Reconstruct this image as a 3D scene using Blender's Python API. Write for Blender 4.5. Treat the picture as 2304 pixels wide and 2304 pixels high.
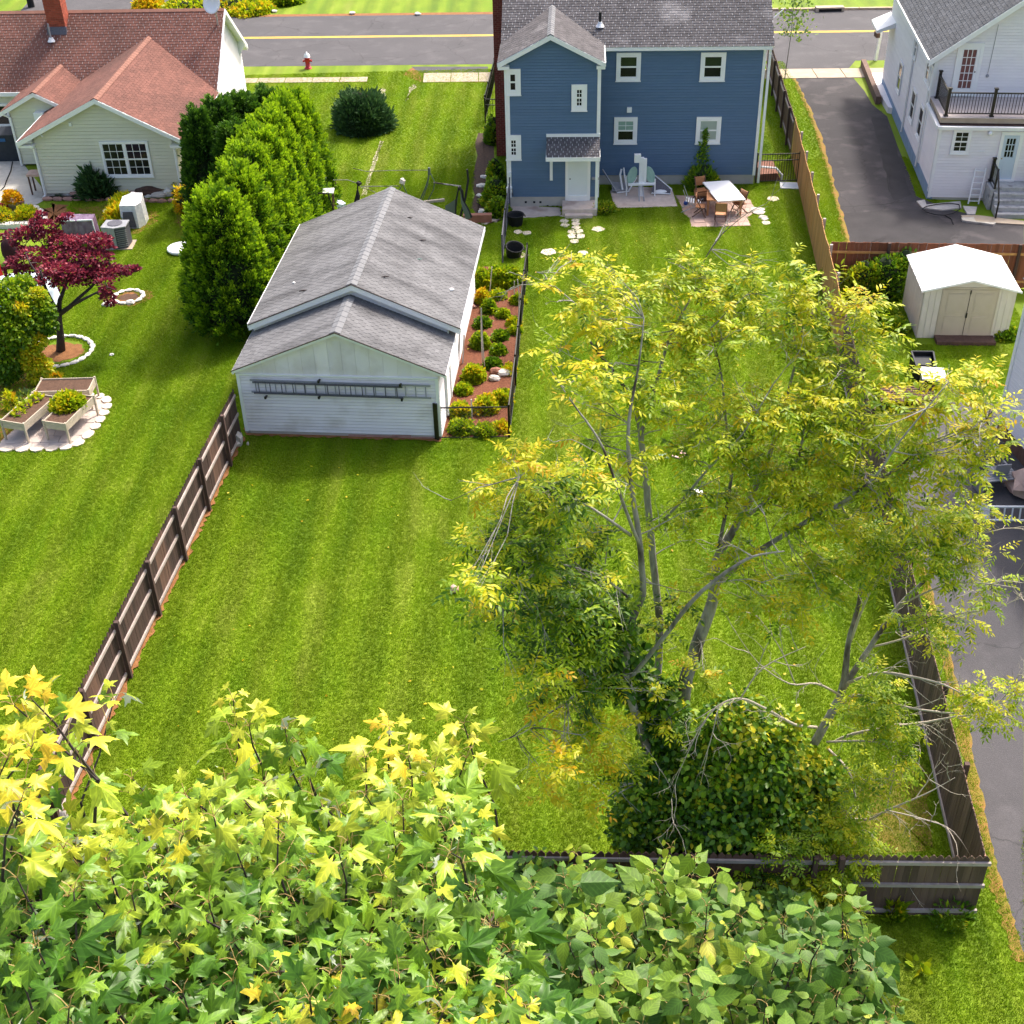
import bpy, math, random
import numpy as np
from mathutils import Vector, Matrix, noise
random.seed(7); rng = np.random.default_rng(7)
S = bpy.context.scene; C = S.collection
for o in list(bpy.data.objects): bpy.data.objects.remove(o)
R = math.radians
# ---------------------------------------------------------------- camera, sky, sun, exposure
CF, CT, CR, CH = 2901.0, R(36.06), R(1.48), 22.0        # focal length in photo pixels, pitch, roll, height in metres
cam = bpy.data.cameras.new('camera'); co = bpy.data.objects.new('camera', cam); C.objects.link(co)
right0 = Vector((1,0,0)); up0 = Vector((0, math.sin(CT), math.cos(CT))); fwd = Vector((0, math.cos(CT), -math.sin(CT)))
cr = right0*math.cos(CR) - up0*math.sin(CR); cu = right0*math.sin(CR) + up0*math.cos(CR)
co.matrix_world = Matrix(((cr.x,cu.x,-fwd.x,0),(cr.y,cu.y,-fwd.y,0),(cr.z,cu.z,-fwd.z,CH),(0,0,0,1)))
cam.sensor_width = 36; cam.lens = 36*CF/2304; cam.clip_start = .1; cam.clip_end = 3000
S.camera = co
S.render.resolution_x = S.render.resolution_y = 1024
SUN_EL, SUN_AZ = R(52), math.atan2(.55, .72)            # azimuth from +Y towards +X
w = bpy.data.worlds.new('World'); S.world = w; w.use_nodes = True
nt = w.node_tree; nt.nodes.clear()
sky = nt.nodes.new('ShaderNodeTexSky'); sky.sky_type = 'NISHITA'; sky.sun_disc = False
sky.sun_elevation = SUN_EL; sky.sun_rotation = SUN_AZ; sky.air_density = 1.0; sky.dust_density = 6.; sky.ozone_density = 0.
bg = nt.nodes.new('ShaderNodeBackground'); bg.inputs[1].default_value = .15
ow = nt.nodes.new('ShaderNodeOutputWorld'); nt.links.new(sky.outputs[0], bg.inputs[0]); nt.links.new(bg.outputs[0], ow.inputs[0])
sl = bpy.data.lights.new('sun', 'SUN'); sl.energy = 2.3; sl.angle = R(6); sl.color = (1, .93, .82)
so = bpy.data.objects.new('sun', sl); C.objects.link(so)
sd = Vector((math.sin(SUN_AZ)*math.cos(SUN_EL), math.cos(SUN_AZ)*math.cos(SUN_EL), math.sin(SUN_EL)))
so.rotation_euler = sd.to_track_quat('Z', 'Y').to_euler(); so.location = (0, 0, 40)
S.view_settings.view_transform = 'Standard'; S.view_settings.look = 'None'; S.view_settings.exposure = 1.1; S.view_settings.gamma = 1
try: S.view_settings.use_curve_mapping = False
except Exception: pass

# ---------------------------------------------------------------- measuring helpers (photo pixel -> real place)
def ray(x, y):
    dx = x-1152; dy = y-1152
    a = (dx*math.cos(CR)-dy*math.sin(CR))/CF; b = -(dx*math.sin(CR)+dy*math.cos(CR))/CF
    return (a, math.cos(CT)+b*math.sin(CT), -math.sin(CT)+b*math.cos(CT))
def G(x, y, z=0.0):                                     # the point of the ground (or of height z) seen at x, y
    d = ray(x, y); t = (z-CH)/d[2]; return Vector((d[0]*t, d[1]*t, z))
def A(x, y, Y):                                         # the point at distance Y seen at x, y
    d = ray(x, y); t = Y/d[1]; return Vector((d[0]*t, Y, CH+d[2]*t))
def D(x, y, Y): return A(x*1.1925, y*1.1925, Y)
class Fr:
    def __init__(s, ox, oy, deg):
        s.o = (ox, oy); s.a = R(deg); a = s.a; s.u = (math.cos(a), -math.sin(a)); s.v = (math.sin(a), math.cos(a))
    def loc(s, p):
        dx = p[0]-s.o[0]; dy = p[1]-s.o[1]
        return Vector((dx*s.u[0]+dy*s.u[1], dx*s.v[0]+dy*s.v[1], p[2]))
    def wor(s, x, y, z=0): return Vector((s.o[0]+x*s.u[0]+y*s.v[0], s.o[1]+x*s.u[1]+y*s.v[1], z))
    def G(s, x, y, z=0): return s.loc(G(x, y, z))
    def W(s, x, y, yl):
        d = ray(x, y); t = (s.o[0]*s.v[0]+s.o[1]*s.v[1]+yl)/(d[0]*s.v[0]+d[1]*s.v[1]); return s.loc((d[0]*t, d[1]*t, CH+d[2]*t))
    def X(s, x, y, xl):
        d = ray(x, y); t = (s.o[0]*s.u[0]+s.o[1]*s.u[1]+xl)/(d[0]*s.u[0]+d[1]*s.u[1]); return s.loc((d[0]*t, d[1]*t, CH+d[2]*t))

# ---------------------------------------------------------------- materials
def newmat(name):
    m = bpy.data.materials.new(name); m.use_nodes = True; n = m.node_tree; n.nodes.clear()
    return m, n, n.nodes.new, n.links.new
def ramp(N, pts):
    r = N('ShaderNodeValToRGB'); cr = r.color_ramp
    while len(cr.elements) < len(pts): cr.elements.new(.5)
    for e, (p, c) in zip(cr.elements, pts): e.position = p; e.color = (*c, 1) if len(c) == 3 else c
    return r
def pm(name, c1, c2=None, sc=3., rough=.8, bump=.0, bsc=40., tint=.0, metal=0., world=False, stretch=(1,1,1), streak=0., spec=.5, detail=5, c3=None, c3sc=.5, c3lo=.55, c3hi=.7, coat=0.):
    m, n, N, L = newmat(name)
    out = N('ShaderNodeOutputMaterial'); b = N('ShaderNodeBsdfPrincipled'); L(b.outputs[0], out.inputs[0])
    b.inputs['Roughness'].default_value = rough; b.inputs['Metallic'].default_value = metal; b.inputs['Specular IOR Level'].default_value = spec
    b.inputs['Coat Weight'].default_value = coat
    if world: co = N('ShaderNodeNewGeometry').outputs['Position']
    else: co = N('ShaderNodeTexCoord').outputs['Object']
    mp = N('ShaderNodeMapping'); mp.inputs['Scale'].default_value = stretch; L(co, mp.inputs[0])
    oi = N('ShaderNodeObjectInfo'); at = N('ShaderNodeAttribute'); at.attribute_name = 'tint'
    ad = N('ShaderNodeMath'); ad.operation = 'ADD'; L(oi.outputs['Random'], ad.inputs[0]); L(at.outputs['Fac'], ad.inputs[1])
    fr = N('ShaderNodeMath'); fr.operation = 'FRACT'; L(ad.outputs[0], fr.inputs[0])
    nz = N('ShaderNodeTexNoise'); nz.inputs['Scale'].default_value = sc; nz.inputs['Detail'].default_value = detail; nz.noise_dimensions = '4D' if not world else '3D'
    L(mp.outputs[0], nz.inputs['Vector'])
    if not world:
        mw = N('ShaderNodeMath'); mw.operation = 'MULTIPLY'; mw.inputs[1].default_value = 30; L(oi.outputs['Random'], mw.inputs[0]); L(mw.outputs[0], nz.inputs['W'])
    r = ramp(N, [(.3, c1), (.7, c2 or c1)]); L(nz.outputs[0], r.inputs[0]); col = r.outputs[0]
    if c3:
        n3 = N('ShaderNodeTexNoise'); n3.inputs['Scale'].default_value = c3sc; n3.inputs['Detail'].default_value = 6; L(mp.outputs[0], n3.inputs['Vector'])
        r3 = ramp(N, [(c3lo, (0,0,0)), (c3hi, (1,1,1))]); L(n3.outputs[0], r3.inputs[0])
        mx = N('ShaderNodeMixRGB'); L(r3.outputs[0], mx.inputs[0]); L(col, mx.inputs[1]); mx.inputs[2].default_value = (*c3, 1); col = mx.outputs[0]
    if tint:
        mr = N('ShaderNodeMapRange'); mr.inputs[3].default_value = 1-tint; mr.inputs[4].default_value = 1+tint; L(fr.outputs[0], mr.inputs[0])
        mu = N('ShaderNodeVectorMath'); mu.operation = 'SCALE'; L(col, mu.inputs[0]); L(mr.outputs[0], mu.inputs['Scale']); col = mu.outputs[0]
    L(col, b.inputs['Base Color'])
    if bump:
        nb = N('ShaderNodeTexNoise'); nb.inputs['Scale'].default_value = bsc; nb.inputs['Detail'].default_value = 4; L(mp.outputs[0], nb.inputs['Vector'])
        bp = N('ShaderNodeBump'); bp.inputs['Strength'].default_value = bump; bp.inputs['Distance'].default_value = .02
        L(nb.outputs[0], bp.inputs['Height']); L(bp.outputs[0], b.inputs['Normal'])
    return m
def leafmat(name, pts, rough=.5, trans=.3, back=None, veins=False):
    """leaf colour follows the leaf's own age ('tint'): young and old leaves, not light"""
    m, n, N, L = newmat(name)
    out = N('ShaderNodeOutputMaterial'); b = N('ShaderNodeBsdfPrincipled'); b.inputs['Roughness'].default_value = rough; b.inputs['Specular IOR Level'].default_value = .35
    at = N('ShaderNodeAttribute'); at.attribute_name = 'tint'
    r = ramp(N, pts); L(at.outputs['Fac'], r.inputs[0]); col = r.outputs[0]
    nz = N('ShaderNodeTexNoise'); nz.inputs['Scale'].default_value = 9.; nz.inputs['Detail'].default_value = 3; tc = N('ShaderNodeTexCoord'); L(tc.outputs['Object'], nz.inputs['Vector'])
    mr = N('ShaderNodeMapRange'); mr.inputs[1].default_value = .3; mr.inputs[2].default_value = .7; mr.inputs[3].default_value = .8; mr.inputs[4].default_value = 1.2; L(nz.outputs[0], mr.inputs[0])
    mu = N('ShaderNodeVectorMath'); mu.operation = 'SCALE'; L(col, mu.inputs[0]); L(mr.outputs[0], mu.inputs['Scale']); col = mu.outputs[0]
    if veins:
        la = N('ShaderNodeAttribute'); la.attribute_name = 'leafco'; sx = N('ShaderNodeSeparateXYZ'); L(la.outputs['Vector'], sx.inputs[0])
        ab = N('ShaderNodeMath'); ab.operation = 'ABSOLUTE'; L(sx.outputs[0], ab.inputs[0])
        yy = N('ShaderNodeMath'); yy.operation = 'MULTIPLY_ADD'; L(ab.outputs[0], yy.inputs[0]); yy.inputs[1].default_value = -1.1; L(sx.outputs[1], yy.inputs[2])
        pp_ = N('ShaderNodeMath'); pp_.operation = 'PINGPONG'; L(yy.outputs[0], pp_.inputs[0]); pp_.inputs[1].default_value = .085
        mn = N('ShaderNodeMath'); mn.operation = 'MINIMUM'; L(pp_.outputs[0], mn.inputs[0]); L(ab.outputs[0], mn.inputs[1])
        rv_ = ramp(N, [(.0, (1.45,1.4,1.3)), (.022, (1.,1.,1.)), (.085, (.90,.92,.9))]); L(mn.outputs[0], rv_.inputs[0])
        vm = N('ShaderNodeVectorMath'); vm.operation = 'MULTIPLY'; L(col, vm.inputs[0]); L(rv_.outputs[0], vm.inputs[1]); col = vm.outputs[0]
    if back:
        g = N('ShaderNodeNewGeometry'); mx = N('ShaderNodeMixRGB'); L(g.outputs['Backfacing'], mx.inputs[0]); L(col, mx.inputs[1]); mx.inputs[2].default_value = (*back, 1); col = mx.outputs[0]
    L(col, b.inputs['Base Color'])
    t = N('ShaderNodeBsdfTranslucent'); L(col, t.inputs[0]); ms = N('ShaderNodeMixShader'); ms.inputs[0].default_value = trans
    L(b.outputs[0], ms.inputs[1]); L(t.outputs[0], ms.inputs[2]); L(ms.outputs[0], out.inputs[0])
    return m
def grass_color(N, L):
    g = N('ShaderNodeNewGeometry')
    def nz(sc, det=4, stretch=None, dist=0.):
        t = N('ShaderNodeTexNoise'); t.inputs['Scale'].default_value = sc; t.inputs['Detail'].default_value = det; t.inputs['Distortion'].default_value = dist
        if stretch:
            mp = N('ShaderNodeMapping'); mp.inputs['Scale'].default_value = stretch; mp.inputs['Rotation'].default_value = (0, 0, R(-12)); L(g.outputs['Position'], mp.inputs[0]); L(mp.outputs[0], t.inputs['Vector'])
        else: L(g.outputs['Position'], t.inputs['Vector'])
        return t.outputs[0]
    a = nz(.23, 5, None, .6); b = nz(1.1, 5, (1.5, .6, 1)); c = nz(9, 4); d = nz(1.15, 2, (1.5, .07, 1))
    def mix(x, y, f):
        m = N('ShaderNodeMath'); m.operation = 'MULTIPLY_ADD'; m.inputs[1].default_value = f; L(x, m.inputs[0])
        if y is None: m.inputs[2].default_value = 0
        else: L(y, m.inputs[2])
        return m.outputs[0]
    v = mix(a, mix(b, mix(c, mix(d, None, .44), .08), .18), .40)
    r = ramp(N, [(.36, GR[0]), (.47, GR[1]), (.57, GR[2]), (.70, GR[3])]); L(v, r.inputs[0])
    sx = N('ShaderNodeSeparateXYZ'); L(g.outputs['Position'], sx.inputs[0])
    sk = N('ShaderNodeMath'); sk.operation = 'MULTIPLY_ADD'; L(sx.outputs[1], sk.inputs[0]); sk.inputs[1].default_value = -.105; L(sx.outputs[0], sk.inputs[2])
    wb = N('ShaderNodeMath'); wb.operation = 'MULTIPLY_ADD'; L(b, wb.inputs[0]); wb.inputs[1].default_value = .9; L(sk.outputs[0], wb.inputs[2])
    fq = N('ShaderNodeMath'); fq.operation = 'MULTIPLY'; L(wb.outputs[0], fq.inputs[0]); fq.inputs[1].default_value = 4.6
    sn = N('ShaderNodeMath'); sn.operation = 'SINE'; L(fq.outputs[0], sn.inputs[0])
    mr0 = N('ShaderNodeMapRange'); mr0.inputs[1].default_value = -1; mr0.inputs[2].default_value = 1; mr0.inputs[3].default_value = .89; mr0.inputs[4].default_value = 1.13; L(sn.outputs[0], mr0.inputs[0])
    sc_ = N('ShaderNodeVectorMath'); sc_.operation = 'SCALE'; L(r.outputs[0], sc_.inputs[0]); L(mr0.outputs[0], sc_.inputs['Scale'])
    return sc_.outputs[0], g
GR = [(.074,.138,.003), (.100,.168,.003), (.128,.193,.005), (.175,.222,.022)]
def grassmat(name, blade=False):
    m, n, N, L = newmat(name); out = N('ShaderNodeOutputMaterial'); b = N('ShaderNodeBsdfPrincipled'); b.inputs['Roughness'].default_value = .75; b.inputs['Specular IOR Level'].default_value = .2
    col, g = grass_color(N, L)
    if blade:
        oi = N('ShaderNodeObjectInfo'); mr = N('ShaderNodeMapRange'); mr.inputs[3].default_value = 1.62; mr.inputs[4].default_value = 1.86; L(oi.outputs['Random'], mr.inputs[0])
        mu = N('ShaderNodeVectorMath'); mu.operation = 'SCALE'; L(col, mu.inputs[0]); L(mr.outputs[0], mu.inputs['Scale']); L(mu.outputs[0], b.inputs['Base Color'])
        t = N('ShaderNodeBsdfTranslucent'); L(mu.outputs[0], t.inputs[0]); ms = N('ShaderNodeMixShader'); ms.inputs[0].default_value = .4
        L(b.outputs[0], ms.inputs[1]); L(t.outputs[0], ms.inputs[2]); L(ms.outputs[0], out.inputs[0])
    else:
        L(b.outputs[0], out.inputs[0])
        # fine random mottle in the ground colour, with bump
        nz = N('ShaderNodeTexNoise'); nz.inputs['Scale'].default_value = 26; nz.inputs['Detail'].default_value = 5; L(g.outputs['Position'], nz.inputs['Vector'])
        mr = N('ShaderNodeMapRange'); mr.inputs[1].default_value = .35; mr.inputs[2].default_value = .65; mr.inputs[3].default_value = .95; mr.inputs[4].default_value = 1.35; L(nz.outputs[0], mr.inputs[0])
        mu = N('ShaderNodeVectorMath'); mu.operation = 'SCALE'; L(col, mu.inputs[0]); L(mr.outputs[0], mu.inputs['Scale']); L(mu.outputs[0], b.inputs['Base Color'])
        bp = N('ShaderNodeBump'); bp.inputs['Strength'].default_value = .6; bp.inputs['Distance'].default_value = .03; L(nz.outputs[0], bp.inputs['Height']); L(bp.outputs[0], b.inputs['Normal'])
    return m
def asphaltmat(name, c1, c2, c3, crack=True):
    m = pm(name, c1, c2, .35, .9, .5, 60, world=True, c3=c3, c3sc=.9, c3lo=.52, c3hi=.68)
    n = m.node_tree; N = n.nodes.new; L = n.links.new
    b = [q for q in n.nodes if q.type == 'BSDF_PRINCIPLED'][0]; src = b.inputs['Base Color'].links[0].from_socket
    g = N('ShaderNodeNewGeometry')
    fz = N('ShaderNodeTexNoise'); fz.inputs['Scale'].default_value = 45; L(g.outputs['Position'], fz.inputs['Vector'])
    mr = N('ShaderNodeMapRange'); mr.inputs[1].default_value = .3; mr.inputs[2].default_value = .7; mr.inputs[3].default_value = .82; mr.inputs[4].default_value = 1.18; L(fz.outputs[0], mr.inputs[0])
    mu = N('ShaderNodeVectorMath'); mu.operation = 'SCALE'; L(src, mu.inputs[0]); L(mr.outputs[0], mu.inputs['Scale']); L(mu.outputs[0], b.inputs['Base Color'])
    if crack:
        dn = N('ShaderNodeTexNoise'); dn.inputs['Scale'].default_value = .8; dn.inputs['Detail'].default_value = 6; L(g.outputs['Position'], dn.inputs['Vector'])
        av = N('ShaderNodeVectorMath'); av.operation = 'MULTIPLY_ADD'; L(dn.outputs['Color'], av.inputs[0]); av.inputs[1].default_value = (1.6,1.6,0); L(g.outputs['Position'], av.inputs[2])
        vo = N('ShaderNodeTexVoronoi'); vo.feature = 'DISTANCE_TO_EDGE'; vo.inputs['Scale'].default_value = .22; L(av.outputs[0], vo.inputs['Vector'])
        r = ramp(N, [(.0, (.45,.45,.45)), (.006, (1,1,1))]); L(vo.outputs[0], r.inputs[0])
        m2 = N('ShaderNodeMixRGB'); m2.blend_type = 'MULTIPLY'; m2.inputs[0].default_value = .8; L(mu.outputs[0], m2.inputs[1]); L(r.outputs[0], m2.inputs[2]); L(m2.outputs[0], b.inputs['Base Color'])
    return m
M = {}
def mk(k, *a, **q): M[k] = pm(k, *a, **q)
mk('white_siding', (.76,.735,.78), (.82,.80,.83), 1.5, .55, 0, tint=.03)
mk('garage_siding', (.78,.745,.80), (.83,.80,.84), 1.2, .6, 0, tint=.05, c3=(.66,.62,.62), c3sc=1.1, c3lo=.5)
mk('white_trim', (.80,.81,.83), (.84,.85,.86), 4, .5)
mk('blue_siding', (.074,.142,.250), (.088,.158,.270), 1.3, .55, 0, tint=.05)
mk('green_siding', (.62,.61,.50), (.67,.66,.55), 1.5, .6, 0, tint=.03)
mk('concrete', (.42,.40,.36), (.52,.49,.44), 5, .9, .4, 30, c3=(.34,.31,.27), c3sc=1.5)
mk('foundation', (.42,.40,.37), (.50,.47,.43), 3, .9, .3, 30)
mk('walk_concrete', (.36,.29,.22), (.44,.36,.28), 3, .9, .3, 30, tint=.06)
mk('patio_slab', (.50,.41,.37), (.62,.52,.46), 4, .9, .4, 40, c3=(.38,.28,.24), c3sc=1.2)
mk('patio_brick', (.40,.27,.23), (.52,.37,.31), 4, .9, .4, 40, tint=.14)
mk('patio_paver', (.43,.36,.33), (.54,.46,.42), 4, .9, .4, 40, tint=.10)
mk('flagstone', (.62,.52,.42), (.74,.64,.54), 6, .85, .4, 30, tint=.1)
mk('garage_shingle', (.122,.123,.132), (.172,.173,.184), 2, .95, .2, 60, tint=.10, c3=(.050,.050,.056), c3sc=.8, c3lo=.47, c3hi=.76, stretch=(.45,1.6,1))
mk('blue_house_shingle', (.068,.063,.070), (.108,.101,.109), 3, .95, .5, 90, tint=.18, c3=(.20,.19,.20), c3sc=.5)
mk('red_shingle', (.130,.054,.042), (.178,.074,.057), 1.2, .95, .5, 90, tint=.15, c3=(.095,.042,.034), c3sc=.33, c3lo=.48, c3hi=.72, stretch=(1,.5,1))
mk('grey_shingle', (.060,.066,.078), (.098,.105,.120), 4, .95, .5, 90, tint=.2)
mk('ridge_red', (.21,.095,.070), (.25,.115,.085), 4, .9, .4, 60, tint=.08)
mk('ridge_grey', (.155,.16,.175), (.20,.205,.22), 4, .9, .4, 60, tint=.06)
mk('brick', (.27,.050,.028), (.38,.085,.045), 6, .9, .3, 60, tint=.22)
mk('dark_brick', (.15,.030,.024), (.21,.042,.032), 6, .9, .3, 60, tint=.22)
mk('mortar', (.30,.16,.12), (.36,.22,.17), 8, .95)
mk('left_wood', (.034,.017,.013), (.066,.036,.029), 7, .85, .5, 60, tint=.32, stretch=(1,1,.12))
mk('shed_roof', (.74,.73,.74), (.80,.79,.80), 1.5, .5, c3=(.60,.58,.56), c3sc=1.6)
mk('grey_wood', (.086,.050,.038), (.138,.088,.068), 7, .85, .5, 60, tint=.32, stretch=(1,1,.12))
mk('rail_wood', (.33,.27,.25), (.43,.37,.35), 7, .85, .4, 60, tint=.12)
mk('post_wood', (.055,.030,.026), (.095,.055,.046), 7, .85, .4, 60, tint=.2, stretch=(1,1,.2))
mk('tan_wood', (.42,.195,.060), (.54,.285,.105), 6, .8, .4, 60, tint=.15, stretch=(1,1,.1))
mk('brown_wood', (.105,.052,.036), (.15,.082,.058), 6, .85, .4, 60, tint=.2, stretch=(1,1,.12))
mk('red_wood', (.17,.055,.028), (.23,.08,.04), 6, .85, .4, 60, tint=.2, stretch=(1,1,.12))
mk('teak', (.36,.155,.065), (.45,.21,.10), 6, .6, .2, 60, tint=.12)
mk('planter_wood', (.42,.36,.28), (.54,.47,.38), 6, .85, .4, 40, tint=.08)
mk('soil', (.070,.036,.022), (.12,.065,.042), 12, 1, .9, 40)
mk('tar', (.020,.019,.023), (.034,.031,.036), 1.2, .9, .4, 50, world=True)
mk('mulch', (.105,.034,.016), (.20,.070,.035), 14, 1, 1, 30, world=True)
mk('dark_mulch', (.035,.024,.018), (.09,.055,.038), 9, 1, 1, 30, world=True)
mk('dry_edge', (.30,.155,.045), (.19,.17,.02), 2.5, 1, 1, 50, world=True)
mk('dry_grass', (.11,.125,.012), (.22,.15,.03), 2.5, 1, 1, 50, world=True)
mk('needle_soil', (.21,.085,.030), (.30,.135,.05), 5, 1, 1, 50, world=True)
mk('bark', (.22,.205,.19), (.37,.35,.33), 14, .9, 1, 26, stretch=(1,1,.35), c3=(.06,.045,.04), c3sc=2.2, c3lo=.5, c3hi=.62)
mk('pale_bark', (.36,.31,.25), (.46,.41,.34), 10, .85, .5, 40)
mk('dark_bark', (.035,.026,.026), (.07,.052,.05), 12, .9, .8, 30)
mk('petiole', (.30,.20,.07), (.34,.25,.08), 8, .6)
mk('black_metal', (.012,.011,.011), (.018,.016,.016), 8, .4, metal=.2)
mk('black_plastic', (.010,.011,.013), (.016,.017,.020), 6, .6, spec=.2)
mk('bin_plastic', (.02,.026,.036), (.03,.036,.046), 6, .6, spec=.2)
mk('steel', (.42,.43,.45), (.5,.5,.52), 8, .4, metal=.6)
mk('grey_metal', (.27,.28,.31), (.31,.32,.35), 4, .5, metal=.1)
mk('dark_coil', (.05,.05,.07), (.12,.12,.15), 30, .6)
mk('white_plastic', (.78,.80,.84), (.84,.85,.88), 5, .4)
mk('wrap_plastic', (.10,.05,.10), (.24,.17,.26), 6, .25, .8, 12, stretch=(1,1,.5))
mk('sheet_plastic', (.55,.58,.63), (.78,.80,.84), 5, .25, .8, 10)
mk('green_metal', (.20,.33,.29), (.28,.42,.36), 4, .4)
mk('shed_wall', (.58,.54,.49), (.64,.60,.55), 3, .6, 0, tint=.03)
mk('shed_door', (.45,.39,.31), (.49,.43,.35), 3, .6)
mk('hydrant_red', (.42,.012,.018), (.5,.02,.024), 5, .4)
mk('cloth_red', (.75,.02,.02), None, 5, .7)
mk('pale_blue', (.42,.52,.66), (.55,.64,.76), 3, .5, .4, 8)
mk('rock', (.42,.38,.35), (.58,.53,.49), 5, .9, .6, 20, tint=.15)
mk('white_rock', (.66,.62,.58), (.78,.75,.71), 7, .9, .6, 20, tint=.08)
mk('red_rock', (.30,.16,.13), (.42,.25,.21), 5, .9, .6, 20, tint=.15)
mk('terracotta', (.22,.09,.06), (.28,.12,.08), 5, .8, tint=.1)
mk('yellow_paint', (.62,.42,.04), (.70,.50,.08), 3, .8)
mk('kerb', (.40,.30,.20), (.52,.42,.31), 4, .9, .4, 30)
mk('pink', (.62,.36,.31), (.70,.44,.38), 4, .6)
mk('net', (.05,.08,.07), (.08,.11,.10), 30, .7)
mk('curtain', (.16,.06,.055), (.20,.08,.07), 6, .8)
mk('blind', (.30,.36,.33), (.35,.41,.37), 2, .35)
mk('deck_board', (.42,.36,.35), (.50,.44,.43), 5, .8, .2, 40, tint=.08)
mk('glass', (.008,.009,.011), (.018,.020,.022), 2.2, .10, spec=.22)
mk('tinted_glass', (.018,.028,.018), (.035,.05,.03), 2.2, .1, spec=.25)
mk('door_white', (.70,.74,.78), (.74,.78,.82), 2, .4)
mk('door_blue', (.50,.60,.72), (.55,.64,.75), 2, .4)
mk('brass', (.45,.32,.12), None, 2, .3, metal=.9)
mk('step_concrete', (.34,.34,.35), (.46,.46,.47), 6, .9, .5, 30, c3=(.20,.20,.21), c3sc=3)
mk('driftwood', (.06,.03,.025), (.11,.06,.045), 8, .9, .8, 20)
mk('blue_foundation', (.17,.27,.42), (.23,.34,.50), 3, .8, .3, 20)
M['grass'] = grassmat('grass'); M['blade'] = grassmat('blade', True)
M['asphalt'] = asphaltmat('asphalt', (.062,.060,.067), (.078,.075,.083), (.090,.086,.094), True)
M['drive_asphalt'] = asphaltmat('drive_asphalt', (.026,.024,.029), (.043,.039,.045), (.072,.064,.069))
GREEN = [(.0, (.024,.070,.005)), (.35, (.085,.195,.007)), (.6, (.31,.44,.010)), (.8, (.58,.58,.014)), (.92, (.72,.52,.014)), (1., (.70,.38,.012))]
M['walnut_leaf'] = leafmat('walnut_leaf', GREEN, .45, .45)
M['maple_leaf'] = leafmat('maple_leaf', [(.0, (.014,.055,.008)), (.35, (.058,.155,.012)), (.6, (.20,.34,.022)), (.82, (.50,.51,.035)), (1., (.72,.47,.03))], .40, .24, back=(.50,.56,.46), veins=True)
M['broad_leaf'] = leafmat('broad_leaf', [(.0, (.022,.062,.014)), (.4, (.070,.165,.024)), (.7, (.22,.34,.03)), (.9, (.45,.50,.04)), (1., (.6,.5,.15))], .55, .3, back=(.16,.24,.08), veins=True)
M['vine_leaf'] = leafmat('vine_leaf', [(.0, (.018,.058,.006)), (.40, (.060,.165,.009)), (.70, (.21,.35,.012)), (1., (.62,.54,.02))], .4, .25)
M['cedar'] = leafmat('cedar', [(.0, (.018,.064,.005)), (.42, (.085,.205,.007)), (1., (.38,.56,.012))], .7, .42)
M['dark_cedar'] = leafmat('dark_cedar', [(.0, (.012,.042,.007)), (.5, (.042,.120,.012)), (1., (.13,.27,.014))], .7, .2)
M['pine'] = leafmat('pine', [(.0, (.016,.050,.016)), (.6, (.050,.120,.036)), (1., (.13,.24,.06))], .7, .2)
M['red_leaf'] = leafmat('red_leaf', [(.0, (.055,.006,.018)), (.5, (.20,.018,.045)), (1., (.50,.07,.10))], .5, .3)
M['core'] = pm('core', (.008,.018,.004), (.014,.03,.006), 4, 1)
M['red_core'] = pm('red_core', (.03,.006,.012), None, 4, 1)

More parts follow.
